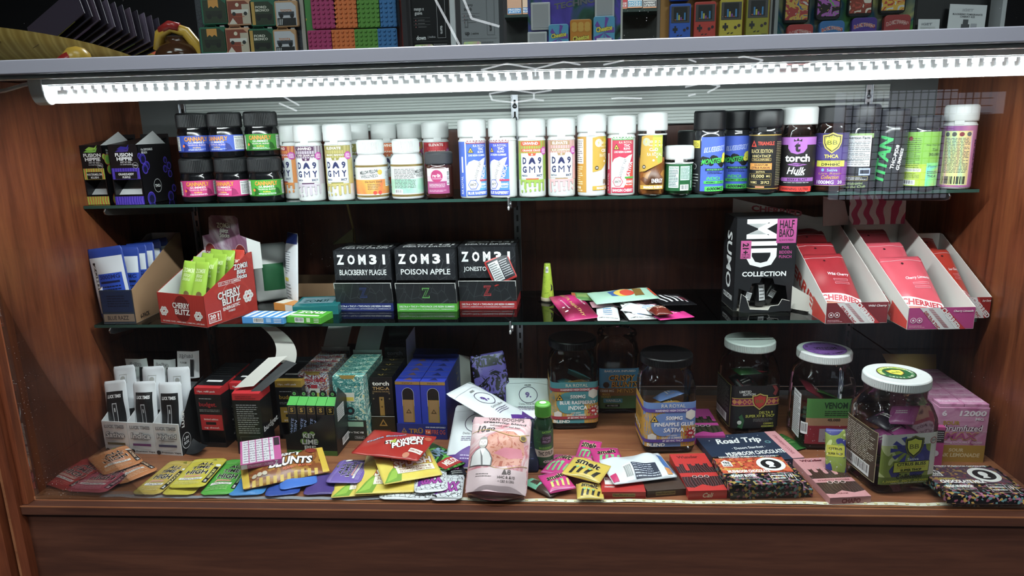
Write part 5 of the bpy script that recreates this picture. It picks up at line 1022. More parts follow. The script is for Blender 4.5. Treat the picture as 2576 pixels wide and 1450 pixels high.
# navy tray
t = thing('carton_tray', 'navy tray holding two rows of royal blue cartons', 'display tray', (-.247, .258, 0), radians(-3)); NV = mat('22307e', .35); w, d = .106, .155
boxpart('base_panel', t, 0, w, 0, d, 0, .002, NV); boxpart('front_panel', t, 0, w, -.001, 0, 0, .034, NV)
NVG = art('navy_gold', ['232f80', '232f80', 'b0902e', '232f80', '232f80'], 28, 3, 'wave', .4, stretch=(1, 1, 1.6), detail=1)
B().prism([(0, 0), (d, 0), (d, .132), (.012, .128), (0, .034)], w, w+.001, NVG, 'x').build('side_panel', t); boxpart('back_panel', t, 0, w, d, d+.001, 0, .134, NV)
B().hexa([(w, d, .04), (w+.001, d, .04), (w+.024, d+.012, .04), (w+.023, d+.012, .04), (w, d, .134), (w+.001, d, .134), (w+.022, d+.012, .125), (w+.021, d+.012, .125)], CARD).build('ear', t)
B().grid(lambda u, v: (.002+u*.1, d-.004+.028*v, .134+.006*v), 3, 3, NV).build('lid_flap', t)
RB = mat('2a3cb0', .35)
def mk(q, i, j):
    p = P(flat((0, 0, 0), (1, 0, 0), (0, 0, 1))); p.r(0, 117, 52, 123.5, GD); 
    if j == 0:
        p.t('INDICA', 26, 120.3, 22, 3.4, '6a4a1a', .02)
        for rr, cc in ((12.5, 'c9ccd6'), (11.8, '1c1a1a')): p.poly([(26-rr, 70)]+[(26+rr*cos(pi-pi*k/10), 98+rr*sin(pi-pi*k/10)) for k in range(11)]+[(26+rr, 70)], cc)
        p.r(14, 34, 38, 84, GD); p.r(17, 34, 35, 83, 'a07a4c'); p.poly([(20, 54), (32, 54), (26, 64)], '4a3216'); p.poly([(23, 56), (29, 56), (26, 61)], 'a07a4c')
    p.out('front_print', q); p = P(flat((0, 0, .124), (1, 0, 0), (0, 1, 0))); p.poly([(16, 8), (36, 8), (26, 24)], '6a4a4a' if i == 0 else '1c2460'); p.r(0, .3, 52, 1.1, GD); p.out('top_print', q)
rows(t, 5, 2, .053, .030, .124, .002, RB, mk, lambda i, j: f'{nth(j)} royal blue carton in the line by the {"slim black cartons" if i == 0 else "white pouches"}', 'royal blue cartons', name='blue_carton')
p = P(flat((0, -.001, 0), (1, 0, 0), (0, 0, 1))); p.poly([(9, 14), (21, 14), (15, 25)], GD); p.poly([(12, 16), (18, 16), (15, 21.5)], '22307e'); p.t('TRÜ', 40, 19, 30, 13, GD, .04); p.t('DELTA EIGHT', 40, 7, 32, 3.6, 'b89a4a'); p.r(60, 11, 72, 22, 'd8552e'); p.t('1g', 66, 16.5, 8, 5, 'f0e0d0'); p.t('FIRE OG', 88, 16.5, 28, 10, 'd8552e', .01); p.t('ONE GRAM DISPOSABLE', 82, 27, 42, 3, 'e8e8f0', .02); p.out('tray_print', t)
# key lime tray
t = thing('carton_tray', 'black and green tray of five little green topped cartons', 'display tray', (-.455, .182, 0), radians(-3)); w = .104; d = .075
KG = art('black_green', [(.0, '4f8a2a'), (.10, '2a4020'), (.26, '191c1b'), (1, '191c1b')], 1, 0, 'noise', .35, 'LINEAR', (.001, .001, 1), 0)
KB = mat('191c1b', .35)
B().prism([(0, 0), (w, 0), (w, .088), (.082, .086), (.070, .072), (.05, .064), (.0, .040)], -.001, 0, KB, 'y').build('front_panel', t)
boxpart('foot_band', t, 0, w+.0006, -.0014, d, 0, .010, mat('466f28', .4)); boxpart('base_panel', t, 0, w, 0, d, 0, .002, KB); boxpart('back_panel', t, 0, w, d, d+.001, 0, .085, KB)
B().prism([(0, 0), (d, 0), (d, .098), (.03, .134), (0, .09)], w, w+.001, KB, 'x').build('side_panel', t); B().prism([(.005, .06), (.07, .07), (.07, .1), (.03, .128), (.006, .092)], w-.0012, w-.0004, mat('b8b8b0', .6), 'x').build('lining', t)
p = P(flat((w+.001, 0, 0), (0, 1, 0), (0, 0, 1))); p.r(14, 66, 52, 96, 'c8cac8'); p.ln(16, 68, 50, 94, 6, '777', .35); p.ln(8, 30, 66, 62, 8, '5a6060', .25); p.bar(30, 8, 66, 24); p.out('side_print', t)
p = P(flat((0, -.001, 0), (1, 0, 0), (0, 0, 1)), h0=.0006); 
for u, v, r_ in ((42, 44, 7), (56, 46, 6), (36, 30, 6), (62, 30, 6), (44, 14, 6), (58, 14, 5)): p.c(u, v, r_, '6a8f3a', 10)
for k_, cc in ((.09, '26302a'), (.03, 'c8ccc4')): p.t('KEY', 50, 42, 26, 10, cc, k_); p.t('LIME', 50, 29, 32, 11, cc, k_); p.t('PIE', 50, 16, 24, 10, cc, k_)
p.out('front_print', t)
for k in range(5):
    q = thing('vape_carton', f'{["first", "second", "third", "fourth", "last"][k]} green topped little carton in the black and green tray', 'carton', onbox(t, .002+.020*k, .014, .002), t.rotation_euler.z, 'little green topped cartons')
    hh = .098; boxpart('body', q, 0, .019, 0, .019, 0, hh, KB, .0004)
    B().prism([(0, hh), (.019, hh), (.019, hh+.012)], 0, .019, mat('3fae3a', .35), 'x').build('green_roof', q)
    B().prism([(.002, hh+.01), (.017, hh+.01), (.017, hh+.019), (.0135, hh+.0245), (.0055, hh+.0245), (.002, hh+.019)], .0185, .0193, KB, 'y').build('hang_tab', q)
    p = P(flat((0, .0183, hh), (1, 0, 0), (0, 0, 1))); p.c(9.5, 17.5, 3.6, '9ad88a', 10); p.c(9.5, 17.5, 2.8, '2f8a34', 10); p.out('tab_hole', q)
    p = P(flat((0, 0, 0), (1, 0, 0), (0, 0, 1))); p.fr(2.5, 80, 16.5, 95, .8, 'a8842a'); p.t('S', 9.5, 88, 7, 9, 'c8a03a', .04); p.t('WHITE', 6.5, 52, 36, 5, 'a8b8e8', .01, .2, 80); p.t('RESIN', 13, 48, 36, 5, 'a8b8e8', .01, .2, 80); p.out('front_print', q)
# --- square clear jars
def sqjar(x, y, rz, lid, label, a=.0515, h=.192, haslid=True, rl=.0505):
    t = thing('square_jar', label, 'jar', (x, y, 0), radians(rz), 'big clear square jars'); n = 7
    B().lathe([(0, .001, n), (a-.008, .001, n), (a-.002, .004, n), (a, .012, n), (a, .124, n), (a*.99, .134, 6), (a*.96, .144, 4.4), (rl-.001, .154, 2.7), (rl-.004, .160, 2.1), (rl-.0035, .165, 2), (rl-.0035, h-.012, 2)]+([] if haslid else [(rl-.0015, h-.011, 2), (rl-.0015, h-.008, 2), (rl-.004, h-.007, 2), (rl-.004, h-.003, 2), (rl-.0055, h-.003, 2)]), PLAST, 44).build('body', t)
    if haslid:
        z0 = h-.0175; c = B(); c.lathe([(rl-.004, z0), (rl, z0+.0004), (rl, z0+.002)], lid, 48); ribbed(c, rl, z0+.002, h-.003, lid, 90, .00035); c.lathe([(rl, h-.003), (rl-.001, h-.0008), (rl-.003, h), (rl-.006, h-.0006), (0, h-.0006)], lid, 48); c.build('lid', t)
    return t, P(ring(a, 0, n), 3), P(flat((0, 0, h), (1, 0, 0), (0, 1, 0)))
def filler(t, cols, n, label, grp, a=.040, zt=.1):
    for k in range(n):
        cx, cy_, cz = random.uniform(-a*.45, a*.45), random.uniform(-a*.45, a*.45), .016+zt*k/n
        q = thing('candy_packet', label.replace('loose', ['lowest', 'second lowest', 'third lowest', 'fourth lowest', 'middle', 'fourth highest', 'third highest', 'second highest', 'topmost'][k]), 'packet', onbox(t, cx, cy_, cz), (radians(random.uniform(-35, 35)), radians(random.uniform(-35, 35)), random.uniform(0, 6)), grp)
        p = pouch(q, .046, .052, .007, mat(cols[k % len(cols)], .3), .001, nu=8, nv=8); p.step = 0; p.r(-14, -10, 14, 10, cols[(k+1) % len(cols)]); p.ln(-10, -6, 10, 6, 2, 'e8e4dc'); p.out('front_print', q)
def royaljar(x, y, rz, c1, c2, cb, fl, st, label, flab):
    t, p, _ = sqjar(x, y, rz, mat('0a0a0b', .35, sp=.3), label)
    for q0 in (0,):
        p.r(-148, 16, 52, 108, c1); p.c(-30, 58, 34, c2, 24); p.r(-52, 16, -40, 40, c2); p.r(20, 16, 52, 60, c2); p.r(-148, 16, -58, 108, c2)
        for k in range(18): p.r(-50+k*5.6, 18, -49.4+k*5.6, 106, c1)
        p.c(-14, 62, 24, c1, 24); p.r(-148, 88, 52, 95, cb); p.t('WARNING! HIGH DOSAGE', 0, 91.5, 62, 4.4, 'f4f0f0', .02); p.t('RA ROYAL', 4, 101, 46, 7, 'ece6d2', 0)
        hx2 = lambda u, v, r: [(u+r*cos(pi/3*i+.5), v+r*sin(pi/3*i+.5)) for i in range(6)]
        p.poly(hx2(38, 82, 11), 'ddd8cf'); p.poly(hx2(-36, 36, 9), 'ddd8cf'); p.poly(hx2(42, 44, 12), 'ddd8cf')
        p.poly([(-40, 68), (-24, 68), (-32, 82)], '1a1a1a'); p.poly([(-38, 69), (-26, 69), (-32, 79.6)], 'e8b81a'); p.c(-32, 72.4, 2, '222')
        p.t('500MG', 6, 76, 32, 8, 'f4f4f2', .03, .1); p.t(fl, 6, 63, 76, 8, 'f6f6f4', .025); p.t(st, 6, 51, 40, 9, 'f4f4f2', .02, .1)
        for k in range(9): p.poly([(38, 44), (38+12*cos(k*.7-.12), 44+12*sin(k*.7-.12)), (38+12*cos(k*.7+.12), 44+12*sin(k*.7+.12))], 'a8202a')
        p.c(38, 44, 7.5, 'a8202a'); p.t('40', 38, 44, 8, 5, 'f0e8e8', .03); p.t('LIVE RESIN', 2, 40, 20, 3, 'e8e4d8'); p.t('SINGLE GUMMIES', 2, 35, 40, 4.4, 'f0ece0', .01)
        p.r(-148, 26, 52, 32.5, cb); p.t('Δ9 Δ8 HHC THC-P', 4, 29.2, 40, 4, 'f4f0f0', .02); p.t('BLEND', -28, 21, 34, 6.5, 'f4f2ea', .03); p.t('NET 200G', 38, 20, 20, 3, 'c86a4a')
        p.ln(-140, 60, -66, 84, 8, '6a5a3a', .4)
        for k in range(4): p.c(-128+k*16, 46, 5, 'f0ece0')
    p.out('wrap_label', t); filler(t, [c1, c2], 9, flab, flab.split(' inside')[0]+' group', zt=.095); return t
royaljar(.121, .352, 4, '4a9aa4', 'd09a26', 'a83240', 'BLUE RASPBERRY', 'INDICA', 'black lidded square jar with a teal and amber label', 'loose teal packet inside the teal and amber jar')
royaljar(.303, .243, 4, '6a8cc8', 'cf9c26', '5a3f9a', 'PINEAPPLE GLUE', 'SATIVA', 'black lidded square jar with a periwinkle and amber label', 'loose blue packet inside the periwinkle jar')
t, p, _ = sqjar(.222, .432, 2, None, 'open square jar without a lid behind the two black lidded ones', .0475, .185, False, .046)
p.r(-44, 14, 44, 108, '4f9ac8'); p.r(-44, 44, 44, 62, '9a6a3a'); p.r(-44, 14, 44, 44, '5a7a4a'); p.t('BAKLAVA INFUSED', 2, 102, 68, 5, 'f2f2f0', .03)
for bb, cc in ((.08, '2a1c10'), (.02, 'e8a838')): p.t('CRISPY', 6, 86, 58, 14, cc, bb, .15); p.t('BLUNTS', 12, 71, 56, 14, cc, bb, .15); p.t('MINIS', 14, 56, 36, 9, cc, bb, .1)
p.t('15000 MG', -26, 56, 30, 6, 'f0f0ea', .02); p.t('MADE', -28, 48, 16, 5, 'd8b23a', .02); p.t('HONEY', -28, 42, 22, 5, 'd8b23a', .02); p.r(-34, 28, 8, 38, '5aa8c8'); p.t('VANILLA', -12, 33, 34, 6, 'f0f4f0', .02); p.r(-30, 18, 2, 24, '14161a'); p.t('40 PIECES', -14, 21, 24, 3.4, 'eee')
p.c(-28, 70, 7, '3a2a1a'); p.out('wrap_label', t)
# limited edition
t, p, _ = sqjar(.487, .330, 6, CAPW, 'white lidded square jar with a black label and red shield')
p.r(-148, 16, 52, 108, '1a1a1c'); p.fr(-148, 16, -54, 108, 1, 'a8a03a'); p.ln(-142, 46, -62, 102, 18, '8a8a86', .3); p.bar(-140, 22, -70, 40); p.t('LIMITED', -24, 96, 24, 5, 'd8d8d4', .02); p.t('EDITION', -16, 90, 26, 5, 'd8d8d4', .02)
p.r(-50, 66, 50, 82, '8a2450')
for k in range(11): p.poly([(-50+k*10, 74), (-45+k*10, 80), (-40+k*10, 74), (-45+k*10, 68)], 'c88a3a'); p.poly([(-48+k*10, 74), (-45+k*10, 77.6), (-42+k*10, 74), (-45+k*10, 70.4)], '9a2a4a')
p.r(-50, 81, 50, 82.4, 'c8a03a'); p.r(-50, 65.6, 50, 67, 'c8a03a'); shield(p, 6, 74, 32, 36, 'b8a84a', '6a1a16', 'b02a26', 'BB')
p.t('DELTA 9', 20, 50, 28, 6, 'b8b83a', .02); p.t('SUPER XV & THCP', 8, 43, 60, 6, 'b8b83a', .02); p.ln(-6, 30, 34, 38, 3, '8a8a86', .3); p.t('1500MG', 26, 26, 20, 4, 'b8b83a', .02); p.t('45000MG', 24, 20, 26, 4, 'b8b83a', .02)
p.poly([(30, 108), (38, 108), (44, 98), (38, 86), (32, 90), (36, 98)], '7a2a2a'); p.poly([(-38, 20), (-28, 16), (-24, 34), (-30, 48), (-36, 42), (-32, 34)], '2a5a34'); p.c(-34, 30, 4.4, 'c8c8c2'); p.out('wrap_label', t); filler(t, ['1c1c1e', 'a82430', '2a5a2a'], 9, 'loose black and red packet inside the red shield jar', 'packets in the red shield jar', zt=.12)
# purple lid disc jar
t, p, q = sqjar(.612, .262, 0, CAPW, 'white lidded square jar with a purple disc on its lid and green to red label')
p.r(-44, 14, 44, 108, art('venom_fade', [(.0, '7a1c2c'), (.25, '8a2030'), (.42, 'a87a5a'), (.62, '4f8a3a'), (1, '3a7a34')], 1, 0, 'noise', .4, 'LINEAR', (.001, .001, 1), 0)); p.r(-44, 14, 44, 52, '8a2030'); p.r(-44, 52, 44, 68, 'a07858'); p.r(-44, 68, 44, 108, '47803a')
p.r(-96, 20, -58, 112, 'dfe2e2'); p.t('Nutrition Facts', -77, 106, 32, 5, '1a1a1a', .02); p.ln(-94, 24, -60, 100, 18, '555', .4); p.bar(-54, 34, -40, 58); p.t('VENOM', 10, 94, 44, 13, '1f3a22', .03); p.ln(-10, 72, 34, 84, 3, '2a3a24', .4); p.t('45,000', 8, 64, 24, 6, '33221a', .02); p.r(-18, 18, 42, 46, '9a8a94'); p.t('AIRS', 6, 40, 20, 5, '3a2a34', .02); p.t('THC-A', 4, 30, 22, 5, '3a2a34', .02); p.t('15000MG', 4, 23, 26, 4, '3a2a34', .02)
for k in range(3): p.c(-47, 88-k*9, 3.4, '2a3a2a')
p.out('wrap_label', t); q.c(0, 0, 40, '8d5ab4', 40); q.o(0, 0, 38.5, 39.5, '6a3f92', 40); q.t('VENOM', 2, 2, 42, 13, '2f1a3a', .03); q.t('INDICA', 4, -8, 20, 4, '2f1a3a', .02)
for k, ch_ in enumerate('NOT YOUR TYPICAL GUMMIES'): an = radians(160-k*6.1); q.t(ch_, 33*cos(an), 33*sin(an), 4.4, 5, '2f1a3a', .02, 0, math.degrees(an)-90) if ch_ != ' ' else 0
for k, ch_ in enumerate('NOT YOUR TYPICAL'): an = radians(215+k*7); q.t(ch_, 33*cos(an), 33*sin(an), 4.2, 5, '2f1a3a', .02, 0, math.degrees(an)+90) if ch_ != ' ' else 0
q.out('lid_disc', t); filler(t, ['3a6a2a', '7a2030'], 8, 'loose green packet inside the purple disc jar', 'packets in the purple disc jar')
# citrus jar
t, p, q = sqjar(.674, .100, 9, CAPW, 'nearest white lidded square jar with a yellow and green disc on the lid', .0545, .200, True, .0535)
FLW = art('flower_print', ['d8d8cc', 'e4e2da', 'c8cf8a', '8a9a3a', '3a3a86', '4a4a9a', 'd0cfc4', 'e8e6e0'], 15, 1.2, 'noise', .4, 'CONSTANT', detail=1)
p.r(-50, 20, 50, 112, 'dcdad2'); p.r(-50, 20, 36, 92, FLW); p.r(-50, 20, 50, 34, '6a7a2a'); p.r(-152, 20, -56, 112, '4a3a2c'); p.fr(-152, 20, -56, 112, 1, 'c8b88a'); p.ln(-146, 50, -62, 106, 16, 'cfc8b8', .35); p.bar(-142, 24, -70, 46)
for k in range(10): p.poly([(-4+8*cos(k*.63), 84+8*sin(k*.63)), (-4+32*cos(k*.63-.16), 84+24*sin(k*.63-.16)), (-4+32*cos(k*.63+.16), 84+24*sin(k*.63+.16))], '40419a')
shield(p, 6, 88, 34, 42, '6a6a30', '1f2a20', 'd8da2a', 'BB'); p.o(40, 98, 5, 6, 'a82430'); p.t('21+', 40, 98, 7, 4, '222', .02); p.t('Sativa', 6, 66, 20, 4.6, 'dfe8f0', .01)
p.r(-28, 42, 36, 62, '3a3418'); p.r(-27, 43, 35, 61, 'c8cc2a'); p.t('CITRUS BLISS', 4, 57, 52, 6, '1c1c10', .03); p.t('Dual Strain Gummies', 4, 51.5, 50, 4, 'b8742a', 0, .3); p.t('SUPER THCP', 4, 46, 38, 4.6, '1c1c10', .05); p.t('Collection', 2, 35, 46, 9, '1c1c20', .02, .3); p.t('1,200MG  30CT  36,000MG', 0, 26, 86, 5, 'c8cc2a', .03, .2); p.ln(-30, 22, 34, 23.6, 1, 'ddd')
p.out('wrap_label', t); q.c(0, 2, 31, '2a2c1a', 40, 31); q.c(0, 2, 29.5, '1f6a34', 40); q.poly([(29.5*cos(radians(a_)), 2+29.5*sin(radians(a_))) for a_ in range(20, 200, 10)], 'a8b82a'); q.c(0, 2, 22, '1f6034', 30)
for k, ch_ in enumerate('DUAL STRAIN GUMMIES LIVE RESIN'): an = radians(190-k*11.5); q.t(ch_, 25.5*cos(an), 2+25.5*sin(an), 3.6, 4.4, 'e4e8c8', .02, 0, math.degrees(an)-90) if ch_ != ' ' else 0
shield(q, 0, 2, 30, 32, '4a4a1a', 'c8a83a', 'dcdc2a', 'BB'); q.out('lid_disc', t); filler(t, ['a8428a', '2a2430', 'b85a9a'], 9, 'loose plum packet inside the yellow disc jar', 'packets in the yellow disc jar', zt=.12)
# --- little bottle
t, p = jar(1368, .142, .0185, .128, .026, mat('1f3a26', .12), mat('62b43c', .35), 'small dark green syrup bottle with a lime cap', 'bottle', 2, 0, 'syrup_bottle', None, 'rib', cr=.0148, sh=.018)
p.r(-29, 4, 29, 80, '2f5a3a'); p.r(-29, 26, 29, 40, 'c8b8a8'); p.t('THC SYRUP', 4, 33, 30, 8, '241a20', .03); p.t('MARBERRY', 4, 44, 26, 5, '7ab83a', .02); p.poly([(-4, 52), (14, 52), (18, 60), (14, 70), (0, 72), (-6, 62)], '3a2a3a'); p.t('STONE', 6, 64, 16, 5, 'a88ab0', .02); p.t('FRUIT', 6, 57, 16, 5, 'a88ab0', .02); p.t('SATIVA', 6, 76, 18, 4, '8ac83a', .02); p.t('420mg', 8, 16, 20, 7, 'd8d4cc', .02); p.r(-29, 4, 29, 9, '5a3a5a')
for k in range(6): p.poly([(-18, 56), (-18+12*cos(.5*k), 56+14*sin(.5*k)), (-16+10*cos(.5*k+.15), 56+10*sin(.5*k+.15))], '4a8a4a')
p.out('wrap_label', t); p = P(flat((0, 0, .128), (1, 0, 0), (0, 1, 0))); p.c(0, 0, 6.5, 'eef0ea'); p.out('cap_dot', t)
# --- flat chocolate boxes
def choc(p, w, h, c1, c2, pal):
    p.r(0, h*.0, w, h, c2); p.r(0, h*.72, w, h, c1); p.drip(0, w, h*.74, c1, 9, h*.04, h*.2); p.r(0, h*.36, w, h*.46, c1); p.poly([(0, 0), (0, h*.1), (w*.2, h*.08), (w*.45, h*.16), (w*.7, h*.1), (w, h*.14), (w, 0)], c1)
    for k in range(3): p.c(w*(.36+.16*k), h*.36, w*.065, pal); p.c(w*(.36+.16*k), h*.36, w*.052, c2)
SWR = art('swirl_red', ['3a2222', '5a5258', '7a2a2a', '3a2222'], 34, 5, 'wave', .35); SWB = art('swirl_brown', ['3a2420', '4f342c', '5e3a34', '3a2420'], 30, 5, 'wave', .35); SWG = art('swirl_green', ['2a2420', '3f5a2a', '2a2420', '4a3a34'], 30, 5, 'wave', .35)
CB = 'flat chocolate bar boxes'
t, w, h, p, f = lying((1732, 1237), (1830, 1234), (1676, 1144), .016, 0, mat('c0201c', .35), 'glossy red chocolate box beside the orange patterned one', 'chocolate_box', 'box', CB); choc(p, w, h, 'c8241e', SWR, 'f0e0dc'); p.t('Wunder', w*.45, h*.9, w*.6, h*.08, '7a1a14', .05); p.out('top_print', t); f.t('Cali', w*.5, 8, w*.26, 9, 'e8c8a8', .02, .3); f.out('front_print', t)
t, w, h, p, f = lying((2088, 1254), (2192, 1249), (1985, 1156), .013, 0, mat('d08e92', .4), 'pink and brown chocolate box jutting towards the front glass', 'chocolate_box', 'box', CB); choc(p, w, h, 'd08e92', SWB, 'f0dcdc'); p.t('Wunder', w*.42, h*.93, w*.6, h*.06, '6a2430', .06); p.t('strawberry shortcake', w*.5, h*.41, w*.8, h*.05, '7a2a34', .02); f.t('CHAPO', w*.52, 6.5, w*.46, 9, '8a2a34', .04); p.t('1GRAM', w*.4, h*.09, w*.26, h*.03, '7a2a34', .02); p.out('top_print', t); f.out('front_print', t)
t, w, h, p, f = lying((1735, 1098), (1825, 1097), (1722, 1030), .018, 0, mat('c03a92', .4), 'magenta and dark swirl chocolate box behind the navy one', 'chocolate_box', 'box', CB); choc(p, w, h, 'b8388c', SWG, 'f0dcec'); p.out('top_print', t); f.t('Cali', w*.72, 9, w*.2, 7, 'e08ac0', .01, .3); f.out('front_print', t)
t, w, h, p, f = lying((1806, 1168), (2024, 1152), (1765, 1106), .014, 0, mat('27344c', .4), 'navy chocolate box with white script lettering', 'chocolate_box', 'box', CB, hmax=.118)
p.t('Road Trip', w*.46, h*.72, w*.54, h*.24, 'f2f2f0', .03, .15); p.t('· Desert Stardust ·', w*.5, h*.47, w*.4, h*.08, 'e0e4e8', .02); p.t('MUSHROOM CHOCOLATE', w*.52, h*.28, w*.68, h*.13, 'f2f2f0', .03); p.r(w*.86, 0, w, h, 'd8949a'); p.t('STRAWBERRY COOKIE', w*.93, h*.5, h*.7, 6, '8a3a4a', .02, 0, -90); p.c(w*.78, h*.62, 6, '5a8a90'); p.c(w*.78, h*.62, 3, '27344c')
for u, v in ((.12, .8), (.38, .92), (.42, .86), (.74, .88)): p.poly([(w*u-2, h*v), (w*u, h*v-.6), (w*u+2, h*v), (w*u, h*v+.6)], 'eee'); p.poly([(w*u, h*v-2), (w*u+.6, h*v), (w*u, h*v+2), (w*u-.6, h*v)], 'eee')
p.out('top_print', t)
DOO = art('doodle_black', ['151517', '151517', '151517', 'b8923a', '151517', '8a4a5a', '151517', '5a8a8a', '151517', 'a86a8a', '151517'], 230, .6, 'cell', .35)
DOO_O = art('doodle_orange', ['c8482a', 'd0522e', 'c8482a', '8a3a1a', 'd86a3a', 'c8482a', 'd8a03a', 'c8482a'], 230, .6, 'cell', .35); DOO_P = art('doodle_plum', ['5a4456', '4a3a48', '5a4456', '7a3a4a', '5a4456', 'a8823a', '4a3a48'], 230, .6, 'cell', .35)
def tre(bl, br, tl, z, top, dd, fl, label, hm=.104):
    t, w, h, p, f = lying(bl, br, tl, .015, z, DOO, label, 'chocolate_box', 'box', CB, hmax=hm)
    if top:
        p.r(1, h*.38, w-1, h*.92, dd); p.t('HIGH-POTENCY MUSHROOM CHOCOLATE', w*.5, h*.965, w*.82, h*.05, 'f0f0ee', .03)
        p.poly([(w*.07, h*.62), (w*.07, h*.78), (w*.14, h*.86), (w*.21, h*.78), (w*.21, h*.62)], 'f0f0ec'); p.t('TRE', w*.14, h*.75, w*.1, h*.08, '151515', .04); p.t('HOUSE', w*.14, h*.66, w*.11, h*.06, '151515', .04)
        p.c(w*.76, h*.67, h*.24, 'ecece6', 28); p.c(w*.76, h*.67, h*.17, '17171a', 24); p.c(w*.755, h*.70, h*.07, 'f0f0ec', 14, h*.08); p.poly([(w*.70, h*.56), (w*.80, h*.56), (w*.775, h*.64), (w*.735, h*.64)], 'f0f0ec')
        p.t('EXTRA-STRENGTH', w*.22, h*.53, w*.2, h*.06, 'd8c83a', .03); p.t(fl, w*.38, h*.44, w*.58, h*.1, 'f4f4f0', .05); p.t('PEANUT BUTTER' if top == 1 else 'MAGIC MUSHROOM', w*.27, h*.29, w*.34, h*.09, 'f2f2ee', .05); p.ln(w*.1, h*.16, w*.5, h*.22, 2, 'b8b8b4', .35); p.fr(w*.62, h*.1, w*.95, h*.34, .8, 'f0f0ec'); p.ln(w*.64, h*.13, w*.82, h*.31, 2, 'e8e8e4', .4); p.r(w*.84, h*.1, w*.846, h*.34, 'f0f0ec'); p.t('15', w*.9, h*.25, w*.05, h*.09, 'f2f2ee', .04)
        p.out('top_print', t)
    return t
tre((1838, 1238), (2046, 1232), (1800, 1180), 0, 0, None, '', 'black doodle patterned chocolate box under the orange topped one')
tre((1836, 1221), (2022, 1216), (1778, 1158), .0152, 1, DOO_O, 'MUSHROOM CHOCOLATE', 'orange topped doodle patterned chocolate box on top of its pair')
tre((2400, 1256), (2610, 1256), (2380, 1200), 0, 0, None, '', 'black doodle patterned chocolate box under the plum topped one')
tre((2385, 1247), (2590, 1249), (2356, 1188), .0152, 2, DOO_P, 'CHOCOLATE MILK', 'plum topped doodle patterned chocolate box in the wooden corner')
t, w, h, p, f = lying((1514, 1238), (1625, 1238), (1500, 1180), .013, 0, mat('b82420', .35), 'red chocolate box under the wrapped white bar', 'chocolate_box', 'box', CB); p.r(w*.1, h*.3, w*.32, h*.62, 'f0e8e4'); p.t('MAGIC', w*.21, h*.52, w*.18, h*.1, '8a1a18', .03); p.t('STRAWBERRY', w*.2, h*.2, w*.24, h*.07, 'f0d8d4', .02); p.c(w*.8, h*.8, 8, 'e8d8d4'); p.out('top_print', t); f.r(w*.24, 3, w*.76, 10, 'a88a4a'); f.t('HazyShrumz.com', w*.5, 6.5, w*.48, 4.6, '2a1a12', .02); f.out('front_print', t)
t, w, h, p, f = lying((1628, 1236), (1727, 1229), (1596, 1166), .013, 0, mat('4a362c', .4), 'brown chocolate box with a mushroom drawing beside the wrapped bar', 'chocolate_box', 'box', CB); p.c(w*.62, h*.84, 9, 'e8e4dc', 16, 6); p.poly([(w*.58, h*.7), (w*.66, h*.7), (w*.65, h*.8), (w*.59, h*.8)], 'e8e4dc'); p.out('top_print', t); f.r(w*.22, 3, w*.72, 10, '8a7a4a'); f.t('HazyShrumz.com', w*.47, 6.5, w*.46, 4.6, '1a120c', .02); f.out('front_print', t)
q, w, h, p = flatpack('wrapped white bar with a navy facts panel lying across two boxes', (1545, 1225), (1705, 1205), (1552, 1162), .016, mat('dfe4ea', .3), .014, 3, 0, 'wrapped_bar', 'bar', None, .002, 3, 0, lift=.004)
p.bar(-w*.28, -h*.46, -w*.16, -h*.1); p.r(-w*.14, -h*.46, w*.26, -h*.08, '1f2740'); p.ln(-w*.13, -h*.44, w*.25, -h*.1, 6, 'c8ccd8', .35); p.r(-w*.49, -h*.45, -w*.4, -h*.2, 'd01f6a'); p.r(w*.38, -h*.4, w*.48, h*.3, '4a7ac0'); p.r(w*.36, -h*.45, w*.44, -h*.25, 'd88a3a'); p.out('front_print', q)
# --- pink carton stack in the corner
SHR = art('pink_shroom', ['b8508e', 'c870a4', 'd898bc', 'a83f80', 'c05a98'], 24, 1.6, 'noise', .4, 'LINEAR')
t = thing('snack_display_box', 'pink display carton with a gold foot in the wooden corner', 'display box', (.790, .168, 0), radians(-2)); w, d, h = .088, .20, .108
boxpart('body', t, 0, w, 0, d, 0, h, SHR, .0006); B().hexa([(-.004, d, h), (w, d, h), (w, d+.001, h), (-.004, d+.001, h), (-.016, d+.02, h+.03), (w+.006, d+.02, h+.03), (w+.006, d+.021, h+.03), (-.016, d+.021, h+.03)], mat('b8902e', .4)).build('gold_lid', t)
p = P(flat((0, 0, 0), (1, 0, 0), (0, 0, 1))); p.r(0, 0, 88, 34, 'b8902e'); p.t('12000', 60, 97, 46, 11, 'f0e4ec', .04, .15); p.t('MG', 72, 86, 14, 6, 'f0e4ec', .03); p.t('6', 10, 97, 9, 11, 'f0e4ec', .04); p.t('SOUR', 24, 78, 30, 8, 'b8902e', .04)
for bb, cc in ((.08, '5a1a40'), (.02, 'f0e0ea')): p.t('Shrumfuzed', 42, 68, 74, 12, cc, bb, .1)
p.t('MAX', 44, 52, 60, 16, 'c8a050', .06, .2); p.t('MAX', 44, 52, 56, 13, 'b04888', .03, .2); p.r(0, 61, 88, 61.6, 'e8d0dc'); p.t('1000mg DOUBLE DOSE', 44, 39, 76, 5, 'e8d0dc', .02); p.t('SOUR', 38, 24, 26, 7, 'e8d8a8', .03, .1); p.t('PINK LEMONADE', 42, 14, 76, 8, 'e8d8a8', .03, .1); p.out('front_print', t)
